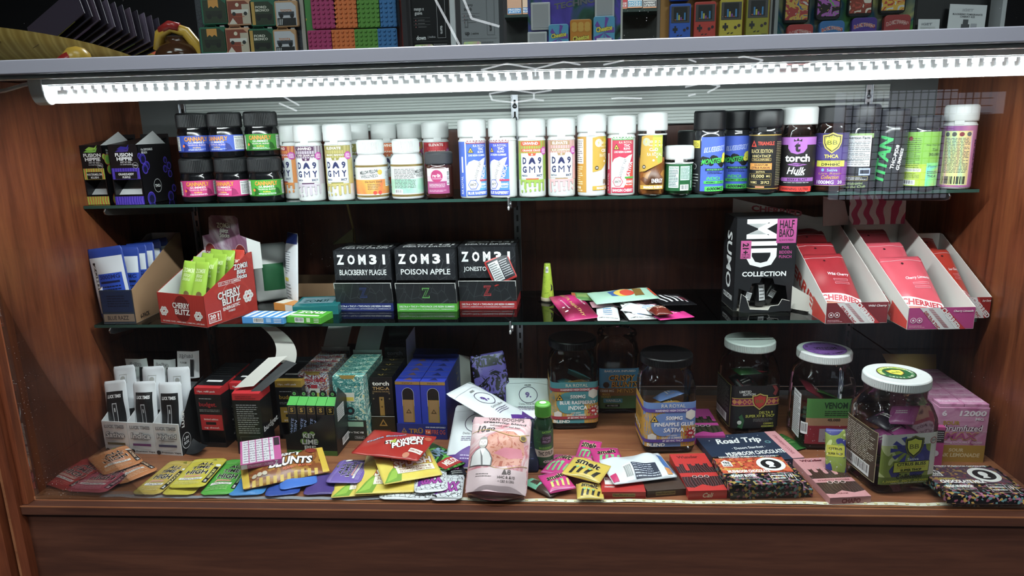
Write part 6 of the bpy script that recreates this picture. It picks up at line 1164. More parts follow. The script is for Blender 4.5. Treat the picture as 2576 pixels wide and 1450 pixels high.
for j in range(6):
    for i in range(2):
        q = thing('pink_carton', f'small pink carton on top of the pink display, {nth(j)} of the {"aisle side" if i == 0 else "wall side"} line', 'carton', onbox(t, .001+.0435*i, .002+.032*j, h+.0004), t.rotation_euler.z, 'small pink cartons in the corner')
        boxpart('body', q, 0, .0425, 0, .031, 0, .006, SHR, .0005); p = P(flat((0, 0, .006), (1, 0, 0), (0, 1, 0))); p.t('Shrumfuzed', 21, 15, 36, 9, 'e8c8da', .03, .1); p.out('top_print', q)
q = thing('foil_pouch', 'little pink box leaning in front of the pink display carton', 'box', (.772, .150, 0), radians(-8)); boxpart('body', q, 0, .022, 0, .012, 0, .078, mat('c8488e', .4), .0005); p = P(flat((0, 0, 0), (1, 0, 0), (0, 0, 1))); p.r(1, 48, 21, 72, '3a2a30'); p.ln(2, 50, 20, 70, 5, 'ccc', .3); p.c(9, 26, 6, 'e8dce4'); p.out('front_print', q); q.name = 'small_box'
q = thing('small_pouch', 'small flower printed pouch leaning against the yellow disc jar', 'pouch', (.589, .115, .042), (radians(70), radians(-6), radians(-24))); p = pouch(q, .034, .086, .005, FLW, .002); p.r(-15, -6, 15, 14, 'c8c02a'); p.t('CITRUS', 0, 8, 22, 4, '1a1a10', .03); p.t('SUPER THCP', 0, -1, 24, 4, '1a1a10', .03); p.out('front_print', q)
q, w, h, p = flatpack('green foil pouch trapped under the purple disc jar', (1985, 1140), (2032, 1128), (1960, 1095), .002, mat('2f6a2a', .35), .004, z=0, name='small_pouch', cat='pouch'); p.ln(-w*.3, -h*.2, w*.3, h*.2, 3, '6aa04a'); p.out('front_print', q)
# --- sweets
CG = 'wrapped sweets on the case floor'
def sweet(label, bl, br, tl, zz, c, cd, tx=0, ty=0, d=.008, w_=None):
    q, w, h, p = flatpack(label, bl, br, tl, zz, mat(c, .3), d, tx, ty, 'wrapped_candy', 'candy', CG, .001, 2.4, 0, lift=.003)
    for bb, cc in ((.09, 'e8e0a0' if c != 'd8b83a' else 'f0e08a'), (.04, '241018')): p.t('smelt', 0, h*.16, w*.62, h*.26, cc, bb, .1)
    for k in range(4): p.poly([(-w*.36+k*w*.2, -h*.36), (-w*.28+k*w*.2, -h*.38), (-w*.2+k*w*.2, -h*.06), (-w*.3+k*w*.2, -h*.1)], cd)
    for k in range(3): p.c(-w*.2+k*w*.16, -h*.1, h*.05, '8ac88a', 8)
    for v in (-.47, .44): p.r(-w*.49, h*v, w*.49, h*(v+.025), 'e88ac0' if c != 'd8b83a' else 'f0dc8a')
    p.out('front_print', q)
PK = 'd42a86'
sweet('pink wrapped sweet at the back of the sweet heap', (1443, 1162), (1500, 1168), (1455, 1118), .006, PK, '7ac47a', 8)
sweet('pink wrapped sweet pointing at the red chocolate box', (1500, 1180), (1575, 1175), (1492, 1138), .010, PK, '7ac47a', 4, 4)
sweet('pink wrapped sweet nearest the lime capped bottle', (1358, 1190), (1428, 1205), (1400, 1148), .008, PK, '7ac47a', 3, -6)
sweet('pink wrapped sweet lying on the mint bar', (1384, 1246), (1450, 1232), (1384, 1200), .008, PK, 'e0d06a', 4, 0)
sweet('yellow zebra striped sweet on top of the heap', (1412, 1196), (1508, 1218), (1432, 1158), .020, 'd8b83a', '2a2420', 6, 2)
sweet('yellow zebra striped sweet in front of the heap', (1452, 1262), (1520, 1262), (1452, 1226), .004, 'd8b83a', '2a2420', 2, 0)
q, w, h, p = flatpack('mint and brown wrapped bar under the pink sweets', (1385, 1255), (1412, 1240), (1338, 1205), .003, mat('4a342c', .3), .008, 0, 0, 'wrapped_bar', 'bar', None, .002, 1.5, 0); p.r(-w*.48, h*.0, w*.48, h*.48, '7ac8a4'); p.poly([(-w*.2, h*.05), (w*.3, h*.1), (w*.2, h*.3), (-w*.2, h*.3)], '4a3226'); p.out('front_print', q)
q, w, h, p = flatpack('magenta wrapped sweet half under the white bar', (1535, 1212), (1590, 1204), (1540, 1180), .012, mat(PK, .3), .005, 4, 0, 'wrapped_candy', 'candy', CG, .001, 2, 0); p.ln(-w*.3, -h*.2, w*.3, h*.2, 2, 'f0b0d4'); p.out('front_print', q)
# --- round-cornered flat pouches
AG = 'flat round cornered pouches along the front'
def high(label, bl, br, tl, zz, c, c2, fl, tx=0, ty=0, txt=True, hm=None, ink='1c1a1c'):
    q, w, h, p = flatpack(label, bl, br, tl, zz, mat(c, .35), .0035, tx, ty, 'flat_pouch', 'pouch', AG, .010, 1.2, 0, lift=.001)
    if txt:
        for bb, cc, e in ((.06, 'f4f0ea', 1.05), (.03, ink, 1)):
            p.t('ALL', w*.06, h*.235, w*.46*e, h*.105*e, cc, bb); p.t('TIME', w*.0, h*.095, w*.5*e, h*.10*e, cc, bb); p.t('HIGH', w*.0, -h*.055, w*.58*e, h*.12*e, cc, bb)
        p.t('gummies', -w*.04, -h*.17, w*.46, h*.08, 'e8a890', .05, .2); p.r(-w*.36, -h*.28, w*.28, -h*.22, 'f4f0ea'); p.t('1: Delta 9 x THC-P', -w*.04, -h*.25, w*.5, h*.035, '333', .02); p.ln(-w*.4, -h*.42, w*.3, -h*.31, 3, c2, .35)
        p.r(w*.36, -h*.38, w*.48, h*.14, '1c1a1c'); p.t('2', w*.42, -h*.32, w*.07, h*.07, 'f0f0ee', .05); p.t(fl, w*.42, -h*.08, h*.3, w*.07, c2, .03, 0, 90); p.c(w*.42, h*.2, w*.07, 'f2f2ee'); p.poly([(w*.1, h*.4), (w*.24, h*.4), (w*.17, h*.46)], '8a8a1a')
    for v in (.34, .37): p.r(-w*.48, h*v, w*.48, h*(v+.008), c2)
    p.out('front_print', q)
high('red flat pouch in the corner by the wooden end', (88, 1213), (168, 1240), (196, 1148), .002, 'c83a34', 'e88a80', 'CHERRY')
high('rose flat pouch beside the red one', (162, 1238), (264, 1246), (250, 1172), .006, 'cc5064', 'f0a8b0', 'BERRY', ty=-2)
high('lower orange flat pouch', (305, 1224), (402, 1184), (258, 1178), .006, 'd98648', 'f0c8a0', 'PEACH')
high('upper orange flat pouch lying across the rose one', (261, 1200), (364, 1166), (198, 1160), .014, 'd98648', 'f0c8a0', 'PEACH', ty=-2)
high('mustard yellow flat pouch, first of the yellow ones', (328, 1247), (400, 1249), (424, 1162), .003, 'ccae3a', 'f0dc8a', 'PEACH')
high('lower lemon yellow flat pouch peeping out beneath its twin', (404, 1249), (485, 1249), (440, 1195), .003, 'd2c01c', 'f0e88a', 'LEMON', txt=False)
high('upper lemon yellow flat pouch', (420, 1232), (512, 1230), (494, 1158), .010, 'd8c81c', 'f4ec8a', 'HONEY BUD')
high('bright green flat pouch beside the chocolate wafer bar', (500, 1250), (584, 1247), (578, 1160), .003, '52b43a', 'a8e08a', 'WATERMELON')
high('sky blue flat pouch under the tip of the wafer bar', (572, 1252), (662, 1248), (612, 1205), .003, '3a8ad0', '8ac0f0', 'BLUE', txt=False)
high('dark blue flat pouch at the front under the wafer bar', (664, 1254), (752, 1246), (700, 1205), .003, '2a4fa8', '7a9ae0', 'RAZZ', txt=False)
high('mid blue flat pouch behind the dark blue one', (704, 1238), (800, 1220), (735, 1190), .008, '3f78d8', '9ac0f4', 'RAZZ', txt=False)
high('purple flat pouch turned sideways beside the lemon packets', (905, 1222), (940, 1160), (800, 1245), .010, '7a62b4', 'b8a8e0', 'GRAPE TAPE', ty=2, ink='241c38')
high('dark violet flat pouch beneath the purple one', (760, 1250), (850, 1246), (800, 1195), .003, '54408a', '8a7ac0', 'GRAPE', txt=False)
# wafer bar and pink box
q, w, h, p = flatpack('chocolate wafer bar in a brown and yellow wrapper', (612, 1236), (830, 1190), (628, 1178), .012, art('wafer_wrap', ['4a2416', '5a2c18', '8a4a1c', 'a8701c', '5a2c18', '6a3a1a'], 22, 1.5, 'noise', .3), .014, 8, 0, 'wafer_bar', 'bar', None, .003, 2.0, 0, lift=.006)
for k in range(2): p.r((-.5 if k == 0 else .42)*w, -h*.48, (-.42 if k == 0 else .5)*w, h*.48, 'e0b81c')
for k in range(10): p.poly([(-w*.4+k*w*.08, -h*.5), (-w*.36+k*w*.08, -h*.5), (-w*.35+k*w*.08, -h*.36), (-w*.39+k*w*.08, -h*.36)], 'd8b02a')
for bb, cc, e in ((.1, '1c1210', 1.04), (.04, 'f4f2ec', 1)): p.t('CRISPY', w*.02, h*.24, w*.42*e, h*.22*e, cc, bb, .25); p.t('BLUNTS', w*.08, -h*.04, w*.5*e, h*.26*e, cc, bb, .25)
p.t('PEANUT BUTTER', w*.14, -h*.24, w*.34, h*.07, 'e0683a', .03, .2); p.c(w*.34, h*.3, h*.11, '8a2a1a'); p.c(w*.2, h*.34, h*.07, '4a8a2a')
for k in range(3): p.c(-w*.36+k*w*.06, -h*.28, h*.05, 'c8b8a0')
p.out('front_print', q)
c_, rz, w, h = lay((606, 1184), (712, 1165), (650, 1128), .044)
t = thing('flat_carton', 'pink and white carton lying on the wafer bar', 'carton', at(606, 1184, .034), (radians(7), radians(1), rz)); boxpart('body', t, 0, w, 0, h, 0, .011, mat('c8589a', .35), .0006)
w, h = w*1000, h*1000; p = P(flat((0, 0, .011), (1, 0, 0), (0, 1, 0))); p.r(2, 2, w*.82, h-2, 'd8d4da')
for k in range(5): p.r(w*(.17*k)+2, 2, w*(.17*k)+4, h-2, 'c8589a')
p.ln(6, 4, w*.8, h-4, 9, '8a7a8a', .3); p.r(w*.84, h*.6, w*.98, h*.95, '3a2a34'); p.out('top_print', t); f = P(flat((0, 0, 0), (1, 0, 0), (0, 0, 1))); f.t('STRAWBERRY CRUNCH', w*.48, 5.5, w*.6, 5, 'f0d0e4', .02); f.t('Z', w*.86, 5.5, 6, 8, 'f4eef2', .04); f.r(1, 1, w*.16, 10, 'e0dce0'); f.out('front_print', t)
# lemon packets
LEM = art('lemon_art', ['d8a82a', 'e0c02a', 'e8d24a', 'd8b02a', 'e4cc3a'], 10, 1.0, 'noise', .35, 'LINEAR')
def lemon(label, bl, br, tl, zz, tx=0, ty=0):
    q, w, h, p = flatpack(label, bl, br, tl, zz, LEM, .003, tx, ty, 'lemon_pouch', 'pouch', 'square yellow lemon pouches', .001, .7, 0, lift=.002)
    p.poly([(-w*.48, -h*.48), (-w*.2, -h*.48), (-w*.12, -h*.2), (-w*.2, -h*.05), (-w*.36, -h*.25)], '7aa82a'); p.poly([(-w*.44, -h*.46), (-w*.26, -h*.4), (-w*.18, -h*.14), (-w*.3, -h*.22)], '9ac43a'); p.poly([(-w*.5, h*.2), (-w*.3, h*.3), (-w*.1, h*.48), (-w*.5, h*.48)], 'f0e08a'); p.c(w*.3, h*.34, h*.1, 'f0e47a')
    for bb, cc, e in ((.11, 'b8561c', 1.05), (.04, 'f6f4ea', 1)): p.t('LEMON', w*.08, h*.17, w*.62*e, h*.2*e, cc, bb, .15, 3); p.t('SPLASH', w*.1, -h*.04, w*.66*e, h*.2*e, cc, bb, .15, 3)
    p.r(-w*.22, -h*.32, w*.42, -h*.16, 'f4ecd8'); p.t('500MG Delta 8', w*.1, -h*.21, w*.54, h*.06, '8a4a1c', .01); p.t('10 Count - 50MG each', w*.1, -h*.28, w*.54, h*.045, '8a4a1c', .01); p.out('front_print', q)
lemon('lemon yellow square pouch lowest of the lemon stack', (832, 1258), (985, 1248), (870, 1180), .003)
lemon('lemon yellow square pouch in the middle of the lemon stack', (890, 1246), (1042, 1240), (925, 1148), .010, 2, 0)
lemon('lemon yellow square pouch on top of the lemon stack', (966, 1222), (1114, 1192), (968, 1142), .022, 4, 2)
q, w, h, p = flatpack('glossy red fruit punch pouch on top of the lemon stack', (882, 1140), (1050, 1160), (990, 1092), .046, art('punch_red', ['8a1a14', 'a8221a', 'b82a1e', 'a01e18'], 9, 1, 'noise', .25, 'LINEAR'), .008, 3, 0, 'fruit_pouch', 'pouch', None, .002, 1.5, 0)
for bb, cc, e in ((.1, '1c1010', 1.05), (.04, 'f4f2ec', 1)): p.t('STRAWBERRY', w*.14, h*.08, h*.78*e, w*.09*e, cc, bb, .1, 32); p.t('PUNCH', w*.2, -h*.02, h*.6*e, w*.11*e, cc, bb, .1, 32)
p.t('Delta Extrax', -w*.16, h*.14, h*.8, w*.06, '9ab8d0', .04, .1, 32); p.r(w*.30, -h*.3, w*.48, -h*.16, 'e8dcd4'); p.t('500MG Delta 8', w*.39, -h*.23, w*.16, h*.06, '8a2a1c', .02); p.c(w*.42, h*.3, w*.05, 'b85a3a'); p.c(w*.3, -h*.4, w*.05, 'c87a5a'); p.poly([(-w*.04, -h*.1), (w*.04, -h*.06), (w*.0, h*.1)], 'a8b83a'); p.out('front_print', q)
q, w, h, p = flatpack('green comic pouch under the red punch pouch', (1118, 1192), (1186, 1160), (1085, 1105), .012, art('green_comic', ['2a7a2a', '3f9a34', '1c3a1c', '58b03a', '3a8a30', '16301a'], 40, 2, 'noise', .3), .004, 0, 2, 'flat_pouch', 'pouch', None, .004, 1, 0)
for bb, cc, e in ((.1, '1c2a2c', 1.06), (.05, '7a9ab0', 1)): p.t('DOPE', 0, h*.0, w*.7*e, h*.24*e, cc, bb, .1, 8)
p.r(-w*.4, -h*.46, w*.4, -h*.24, 'b82a22'); p.t('MELON', 0, -h*.35, w*.5, h*.13, 'f0e8e0', .04); p.out('front_print', q)
q, w, h, p = flatpack('black pouch with pink lettering beneath the green comic one', (1130, 1204), (1175, 1196), (1128, 1168), .006, mat('16161a', .3), .003, 0, 0, 'flat_pouch', 'pouch', None, .003, 1, 0); p.t('Zoo', 0, 0, w*.5, h*.3, 'b83a9a', .04, .2); p.ln(-w*.3, -h*.4, w*.3, -h*.2, 2, 'aaa'); p.out('front_print', q)
RXM = art('hex_lines', [(0, '17171a'), (.035, '17171a'), (.05, 'd8dade')], 120, 0, 'edge', .35, 'LINEAR')
def roxx(label, bl, br, tl, zz, tx=0):
    q, w, h, p = flatpack(label, bl, br, tl, zz, mat('dfe1e4', .35), .003, tx, 0, 'flat_pouch', 'pouch', 'white pouches with black line pattern', .012, .8, 0, lift=.001)
    p.r(-w*.46, -h*.42, w*.46, h*.46, RXM)
    for bb, cc, e in ((.11, '3a1a4a', 1.06), (.05, 'a838a0', 1)): p.t('RoXX', 0, -h*.06, w*.72*e, h*.36*e, cc, bb, .2, 8)
    p.poly([(-w*.4, -h*.3), (-w*.3, -h*.3), (-w*.24, h*.14), (-w*.32, h*.14)], '6a2a8a'); p.out('front_print', q)
roxx('white line patterned pouch lying lowest at the front glass', (950, 1260), (1086, 1263), (985, 1205), .002)
roxx('white line patterned pouch at the outer edge of its stack', (1082, 1264), (1162, 1262), (1068, 1200), .005)
roxx('white line patterned pouch on top of its stack', (1042, 1246), (1128, 1238), (1040, 1186), .010)
# --- large pouches in the middle
WPL = mat('dde2e6', .35)
def delta(label, loc, rot, w, h, d=.010, grp='white pouches with a purple wave'):
    q = thing('white_pouch', label, 'pouch', loc, rot, grp); p = pouch(q, w, h, d, WPL, .003, wr=1.6, dn=.3); w, h = w*1000, h*1000
    p.poly([(-w*.48, -h*.48), (w*.48, -h*.48), (w*.48, -h*.22), (w*.2, -h*.28), (-w*.05, -h*.2), (-w*.3, -h*.32), (-w*.48, -h*.3)], '5a2a8a'); p.poly([(-w*.48, -h*.48), (-w*.1, -h*.48), (-w*.3, -h*.38)], 'a83ac0'); p.o(0, h*.16, w*.2, w*.215, '3a3450', 24); p.t('9.', 0, h*.16, w*.14, h*.1, '5a3a8a', .05); p.t('Delta Nine Blend', 0, -h*.0, w*.44, h*.035, '6a6a70', 0); p.ln(-w*.24, -h*.12, w*.24, -h*.04, 3, '6a5a80', .35); p.ln(-w*.2, -h*.4, w*.2, -h*.32, 2, 'c8b8e0', .35); p.t('FREE', 0, h*.33, w*.14, h*.03, '666', .02); p.r(-w*.49, h*.38, w*.49, h*.385, 'b8bcc2'); p.out('front_print', q)
c_ = at(1245, 1030, .085); delta('white pouch with a purple wave on top of the pouch heap', (c_.x, c_.y, .085), (radians(22), radians(6), radians(70)), .105, .178)
c_ = at(1195, 1110, .045); delta('white pouch with a purple wave under the top one, beside the red punch pouch', (c_.x-.004, c_.y+.03, .042), (radians(30), radians(-4), radians(-6)), .10, .15)
c_ = at(1325, 1055, .05); delta('white pouch with a purple wave at the back, behind the lime capped bottle', (c_.x, c_.y+.08, .045), (radians(38), radians(4), radians(8)), .095, .14)
q = thing('purple_pouch', 'dark purple patterned pouch sticking up behind the white pouches', 'pouch', (aty(1238, 985, .36).x, .36, .085), (radians(66), radians(-8), radians(8))); p = pouch(q, .075, .13, .006, art('purple_comic', ['1c1830', '3a2f6a', '6a5ab0', '15131c', '8a7ac8', '1c1830'], 40, 2, 'noise', .3), .002); p.t('KILLER', 0, 44, 54, 16, '121018', .06); p.out('front_print', q)
q = thing('navy_pouch', 'navy pouch propped behind the pink cereal bar pouch', 'pouch', (.012, .135, .045), (radians(60), radians(3), radians(6))); p = pouch(q, .08, .10, .008, mat('1f2138', .3), .003); p.ln(-30, -30, 30, 30, 6, '4a4a7a', .2); p.out('front_print', q)
PKM = art('pink_marble', ['e0b8bc', 'd8a8ae', 'e4c8ca', 'c86a78', 'e0bcc0', 'd89aa4'], 14, 3.2, 'noise', .35, 'LINEAR')
c_ = at(1254, 1152, .062)
q = thing('cereal_bar_pouch', 'pink pouch with a window showing a pink cereal bar', 'pouch', (c_.x, c_.y+.014, .060), (radians(43), radians(1), radians(-3)), None); p = pouch(q, .108, .142, .020, mat('d8aeb4', .35), .003, wr=1.5, dn=.5, belly=.12)
p.r(-53, -72, 53, 56, PKM); p.poly([(-20, 30), (0, 38), (24, 40), (42, 28), (46, 0), (40, -22), (10, -28), (-20, -26), (-26, 0)], art('cereal_bar', ['a8503a', 'c06a4a', 'd8907a', 'b85a44', '9a4432'], 60, 1.5, 'noise', .35)); p.poly([(-8, -4), (10, 6), (40, 8), (44, -8), (20, -14)], 'd8788a')
p.t('VAN GOGHPS', 8, 66, 66, 8, '4a3a3a', 0); p.t('creativity blend', 6, 57, 78, 6, '2a2426', .02, .1, -3); p.t('infused cereal bar', 8, 50, 56, 4, '3a3032', .01, 0, -4); p.t('10', -34, 44, 14, 14, '1a1616', .04, .2); p.t('go', -18, 42, 16, 9, '1a1616', .02, .2)
GDP = mat('a88a3a', .4, .4)
for k in range(13): u = -52+k*8; p.poly([(u, -28+5*sin(k*.6)), (u+8, -28+5*sin((k+1)*.6)), (u+8, -27+5*sin((k+1)*.6)), (u, -27+5*sin(k*.6))], GDP); p.poly([(u, 36+6*sin(k*.5)), (u+8, 36+6*sin((k+1)*.5)), (u+8, 37+6*sin((k+1)*.5)), (u, 37+6*sin(k*.5))], GDP)
p.poly([(-52, -72), (52, -72), (52, -32), (20, -34), (-10, -30), (-52, -34)], 'dcc0c4'); p.poly([(-50, -27), (-48, -8), (-40, 2), (-32, 6), (-22, 5), (-14, -4), (-9, -14), (-10, -27)], '6e6a6c'); p.poly([(-48, -26), (-46, -8), (-40, 0), (-33, 4), (-30, -10), (-28, -26)], 'dcd8d8'); p.poly([(-24, 4), (-16, -4), (-11, -14), (-12, -26), (-25, -26), (-27, -8)], 'dcd8d8'); p.poly([(-33, 4), (-23, 4), (-27, -10)], 'efeaea'); p.c(-28, 15, 8, '6e6a6c', 16, 11); p.c(-28, 15, 7.4, 'e8ded8', 16, 10.4); p.poly([(-36, 17), (-34, 25), (-28, 28), (-22, 25), (-20, 17), (-23, 22), (-33, 22)], 'a09892'); p.poly([(-34, 11), (-28, 9.5), (-22, 11), (-24, 5), (-28, 3.6), (-32, 5)], 'b0a8a2'); [p.r(-32+6*j, 16, -30+6*j, 16.8, '4a4444') for j in (0, 1)]; p.r(-28.4, 11.5, -27.4, 15, 'b8aaa2')
p.t('Δ8', 18, -38, 16, 9, '5a4a4a', .02); p.t('HHC & Δ10', 18, -47, 30, 5, '5a4a4a', .02); p.t('+ CBD & CBG', 18, -54, 28, 4, '6a5a5a', .01); p.ln(-36, -48, -8, -40, 2, '7a6a6a', .3); p.c(42, 28, 6, GDP); p.c(42, 28, 4, '5a4a2a'); p.out('front_print', q)
B().grid(lambda u, v: (-.05+.1*u, -.0735-.002*sin(pi*u)-.012*sin(pi*u)*(1-v), .006-.030*v+.014*sin(pi*u)), 12, 5, art('gusset_marble', ['8a3a44', 'b06a70', '7a2a34', 'c89a9a'], 20, 3, 'noise', .3, 'LINEAR')).build('gusset', q)
# ================================================================ things standing on the glass top
def rectY(x0, y0, x1, y1, Y):
    """upright rectangle at depth Y: x, z of its lower corner, width, height"""
    a, b = aty(x0, y1, Y), aty(x1, y0, Y); c = aty((x0+x1)/2, y0, Y); d = aty((x0+x1)/2, y1, Y)
    return a.x, d.z, b.x-a.x, c.z-d.z
def rr(w, h, r, n=4):
    return [(cx+r*cos(pi/2*k+pi/2*i/n), cz+r*sin(pi/2*k+pi/2*i/n)) for k, (cx, cz) in enumerate(((w-r, h-r), (r, h-r), (r, r), (w-r, r))) for i in range(n+1)]
def board(px0, px1, Y, h, m, label, th=.004, name='display_board', lean=0):
    x0, x1 = col(px0, Y, .78), col(px1, Y, .78)
    t = thing(name, label, 'display board', (x0, Y, ZT), (radians(lean), 0, 0)); boxpart('panel', t, 0, x1-x0, 0, th, 0, h, m, .0008); return t, x1-x0
def slab(name, label, cat, px, Y, d, m, grp, r=.003, bev=.0008):
    x, z, w, h = rectY(*px, Y); t = thing(name, label, cat, (x, Y, z), 0, grp)
    B().prism(rr(w, h, r), -d, 0, m, 'y').build('case', t, bev=bev); return t, w*1000, h*1000, P(flat((0, -d, 0), (1, 0, 0), (0, 0, 1)))
# --- leaf shaped wooden dish and what lies in it
OL = art('olive_wood', ['a07c24', 'b8943a', 'a88630', 'c09e48', '9a7824'], 9, 2, 'wave', .5, 'LINEAR', (1, 1, .5), 3)
t = thing('wooden_dish', 'large olive wood leaf shaped dish at the top corner', 'dish', (-.985, .2, ZT)); a_, b_ = .378, .165
def hull(k):
    def f(u, v):
        s_ = -1+2*u; q = max(0, 1-s_*s_); an = -pi/2+pi*v*1.0
        return (a_*s_*k, -b_*k*sqrt(q)*sin(an)*-1*-1 if 0 else b_*k*sqrt(q)*sin(-an)*-1, .002+(1-k)*.004+.080*q**.55*(1-cos(an)**1.0))
    return f
B().grid(hull(1), 40, 20, OL).build('outer_shell', t); B().grid(hull(.975), 40, 20, OL, True).build('inner_shell', t)
p = []
for k in range(6):
    B().tubeline([(a_*(-.1+.14*k+.05*j), -b_*sqrt(1-(-.1+.14*k+.05*j)**2)*(.72+.07*j)-.003, .006+.080*(1-(-.1+.14*k+.05*j)**2)**.55*(1-sqrt(max(0, 1-(.72+.07*j)**2)))) for j in range(4)], .0009, mat('6a4e14', .6), 5).build('carved_vein', t)
KP = ['3a3040', '2c2634', '4a3c4c', '241e2a', '54485a']
cl = ['outermost', 'second', 'third', 'fourth', 'fifth', 'sixth', 'seventh', 'eighth', 'ninth', 'tenth', 'eleventh', 'innermost']
for k in range(12):
    x0 = aty(120+14*k, 96-2.4*k+k*2.5, .16)
    q = thing('paper_sleeve', f'{cl[k]} dark sleeve of the fanned bundle in the olive dish', 'sleeve', (x0.x+.004, .12+.006*k, ZT+.034-.0014*k), (radians(58), radians(-34+1.2*k), radians(2)), 'fanned dark sleeves in the dish')
    boxpart('sheet', q, 0, .115-.003*k, 0, .07, 0, .0014, mat(KP[k % 5], .4)); boxpart('bright_edge', q, .0, (.115-.003*k)*(.4 if k % 2 else .8), -.0008, 0, .0002, .0009, mat(['7a7424', '8a7468', '5a4064', '5a6a2a', '8a8680'][k % 5], .5))
q = thing('toy_figure', 'red and yellow rounded toy peeking over the rail', 'toy', (aty(193, 150, .03).x, .032, ZT)); B().lathe([(0, 0), (.016, .002), (.021, .012), (.019, .024), (.012, .032), (0, .035)], mat('d8a81c', .3), 24).build('body', q); B().lathe([(.0215, .006), (.022, .012), (.0205, .02), (.019, .006)], mat('b0201c', .3), 24).build('red_band', q, (-.003, -.001, .002), (0, radians(-28), 0))
q = thing('ceramic_pot', 'brown glazed pot with a yellow and red arched handle', 'pot', (aty(452, 140, .11).x, .11, ZT)); B().lathe([(0, 0), (.026, 0), (.036, .014), (.037, .026), (.03, .038), (.02, .043), (.016, .05), (.018, .054)], mat('4a2c18', .15), 32).build('body', q)
B().tubeline([(-.034, 0, .034), (-.026, -.004, .058), (-.004, -.008, .068), (.018, -.004, .060), (.036, 0, .034), (.042, 0, .006)], .0095, mat('d8a81c', .3), 10).build('handle', q); B().tubeline([(-.022, -.007, .063), (-.004, -.0125, .0705), (.010, -.010, .067)], .0078, mat('b0201c', .3), 10).build('red_patch', q)
t, w = board(350, 505, .5, .1, art('far_print', ['1c1a1e', 'c8502a', '2a2426', '8a6a3a', '1c1a1e'], 40, 1, 'cell', .5), 'dim orange and black printed card behind the brown pot')
# --- board with jerrycan shaped cases
HEXG = art('hex_board', [(0, '1c1e26'), (.03, '1c1e26'), (.06, '33363f')], 160, 0, 'edge', .5, 'LINEAR')
t, w = board(500, 770, .066, .17, HEXG, 'dark mesh patterned board of jerrycan shaped cases'); boxpart('side_trim', t, w-.006, w, -.001, .0042, 0, .17, mat('a8a298', .5))
sty = [('1f6a4e', '28361f', 'e0982e', 'flag'), ('d8a078', '8a3a22', 'c8b89a', 'sun'), ('1f6a4e', '26341f', 'e0982e', 'text'), ('c89868', 'c8c8d0', '222', 'truck')]
xr = [(515, 574), (577, 634), (636, 693), (698, 750)]
for r_ in range(2):
    for k, (a0, a1) in enumerate(xr):
        yb = (70-r_*-72) if 1 else 0; yt = (0 if r_ == 0 else 72)-(k-1.5)*-2; yb = yt+66
        c1, c2, c3, kd = sty[k]
        q, w, h, p = slab('fuel_can_case', f'{["green case with an amber flag", "tan case with a red sun", "green case with white block lettering", "tan case with a pale truck"][k]}, {["upper", "lower"][r_]} row', 'case', (a0-(3 if r_ else 0), yt, a1-(3 if r_ else 0), yb), .064, .006, mat(c1, .4), 'jerrycan shaped cases')
        B().tubeline([(w*.0002, -.003, h*.001), (w*.00022, -.003, h*.001+.003), (w*.0006, -.003, h*.001+.003), (w*.00064, -.003, h*.001)], .0013, mat(c1, .4), 6).build('handle', q); boxpart('spout', q, w*.00078, w*.00095, -.0045, -.0015, h*.001, h*.001+.002, mat('d8d8d8', .3, .8))
        p.poly([(w*.07, h*.05), (w*.93, h*.05), (w*.93, h*.78), (w*.76, h*.93), (w*.07, h*.93)], c2)
        if kd == 'flag': p.poly([(w*.28, h*.93), (w*.66, h*.93), (w*.66, h*.62), (w*.56, h*.70), (w*.47, h*.62), (w*.38, h*.70), (w*.28, h*.62)], c3); p.r(w*.16, h*.3, w*.78, h*.52, '1c2418'); p.c(w*.28, h*.3, w*.09, '12160f'); p.c(w*.68, h*.3, w*.09, '12160f')
        elif kd == 'sun': p.r(w*.62, h*.05, w*.93, h*.8, 'c8baa4'); p.c(w*.45, h*.78, w*.07, 'e8dcc0'); p.r(w*.2, h*.46, w*.86, h*.6, 'e0dcd4'); p.c(w*.3, h*.44, w*.07, '222'); p.c(w*.75, h*.44, w*.07, '222'); p.poly([(w*.07, h*.05), (w*.24, h*.28), (w*.4, h*.05)], 'e0d4c4'); p.ln(w*.3, h*.3, w*.8, h*.36, 1, 'b8502a')
        elif kd == 'text': p.r(w*.07, h*.05, w*.2, h*.93, 'c89a3a'); p.t('FORD', w*.46, h*.72, w*.44, h*.1, 'd8d4c4', .04); p.t('BRONCO', w*.5, h*.6, w*.54, h*.1, 'd8d4c4', .04); p.r(w*.22, h*.3, w*.86, h*.46, '14180f'); p.c(w*.32, h*.3, w*.09, '0c0e0a'); p.c(w*.76, h*.3, w*.09, '0c0e0a')
        else: p.r(w*.1, h*.05, w*.9, h*.34, '1c1c1e'); p.t('TOYOTA', w*.5, h*.62, w*.5, h*.1, 'c87a3a', .04); p.r(w*.16, h*.44, w*.84, h*.58, '3a3f48'); p.c(w*.28, h*.42, w*.09, '15151a'); p.c(w*.74, h*.42, w*.09, '15151a'); [p.poly([(w*(.12+.07*i), h*.08), (w*(.15+.07*i), h*.08), (w*(.19+.07*i), h*.3), (w*(.16+.07*i), h*.3)], 'd8d8dc') for i in range(3)]
        p.out('front_print', q)
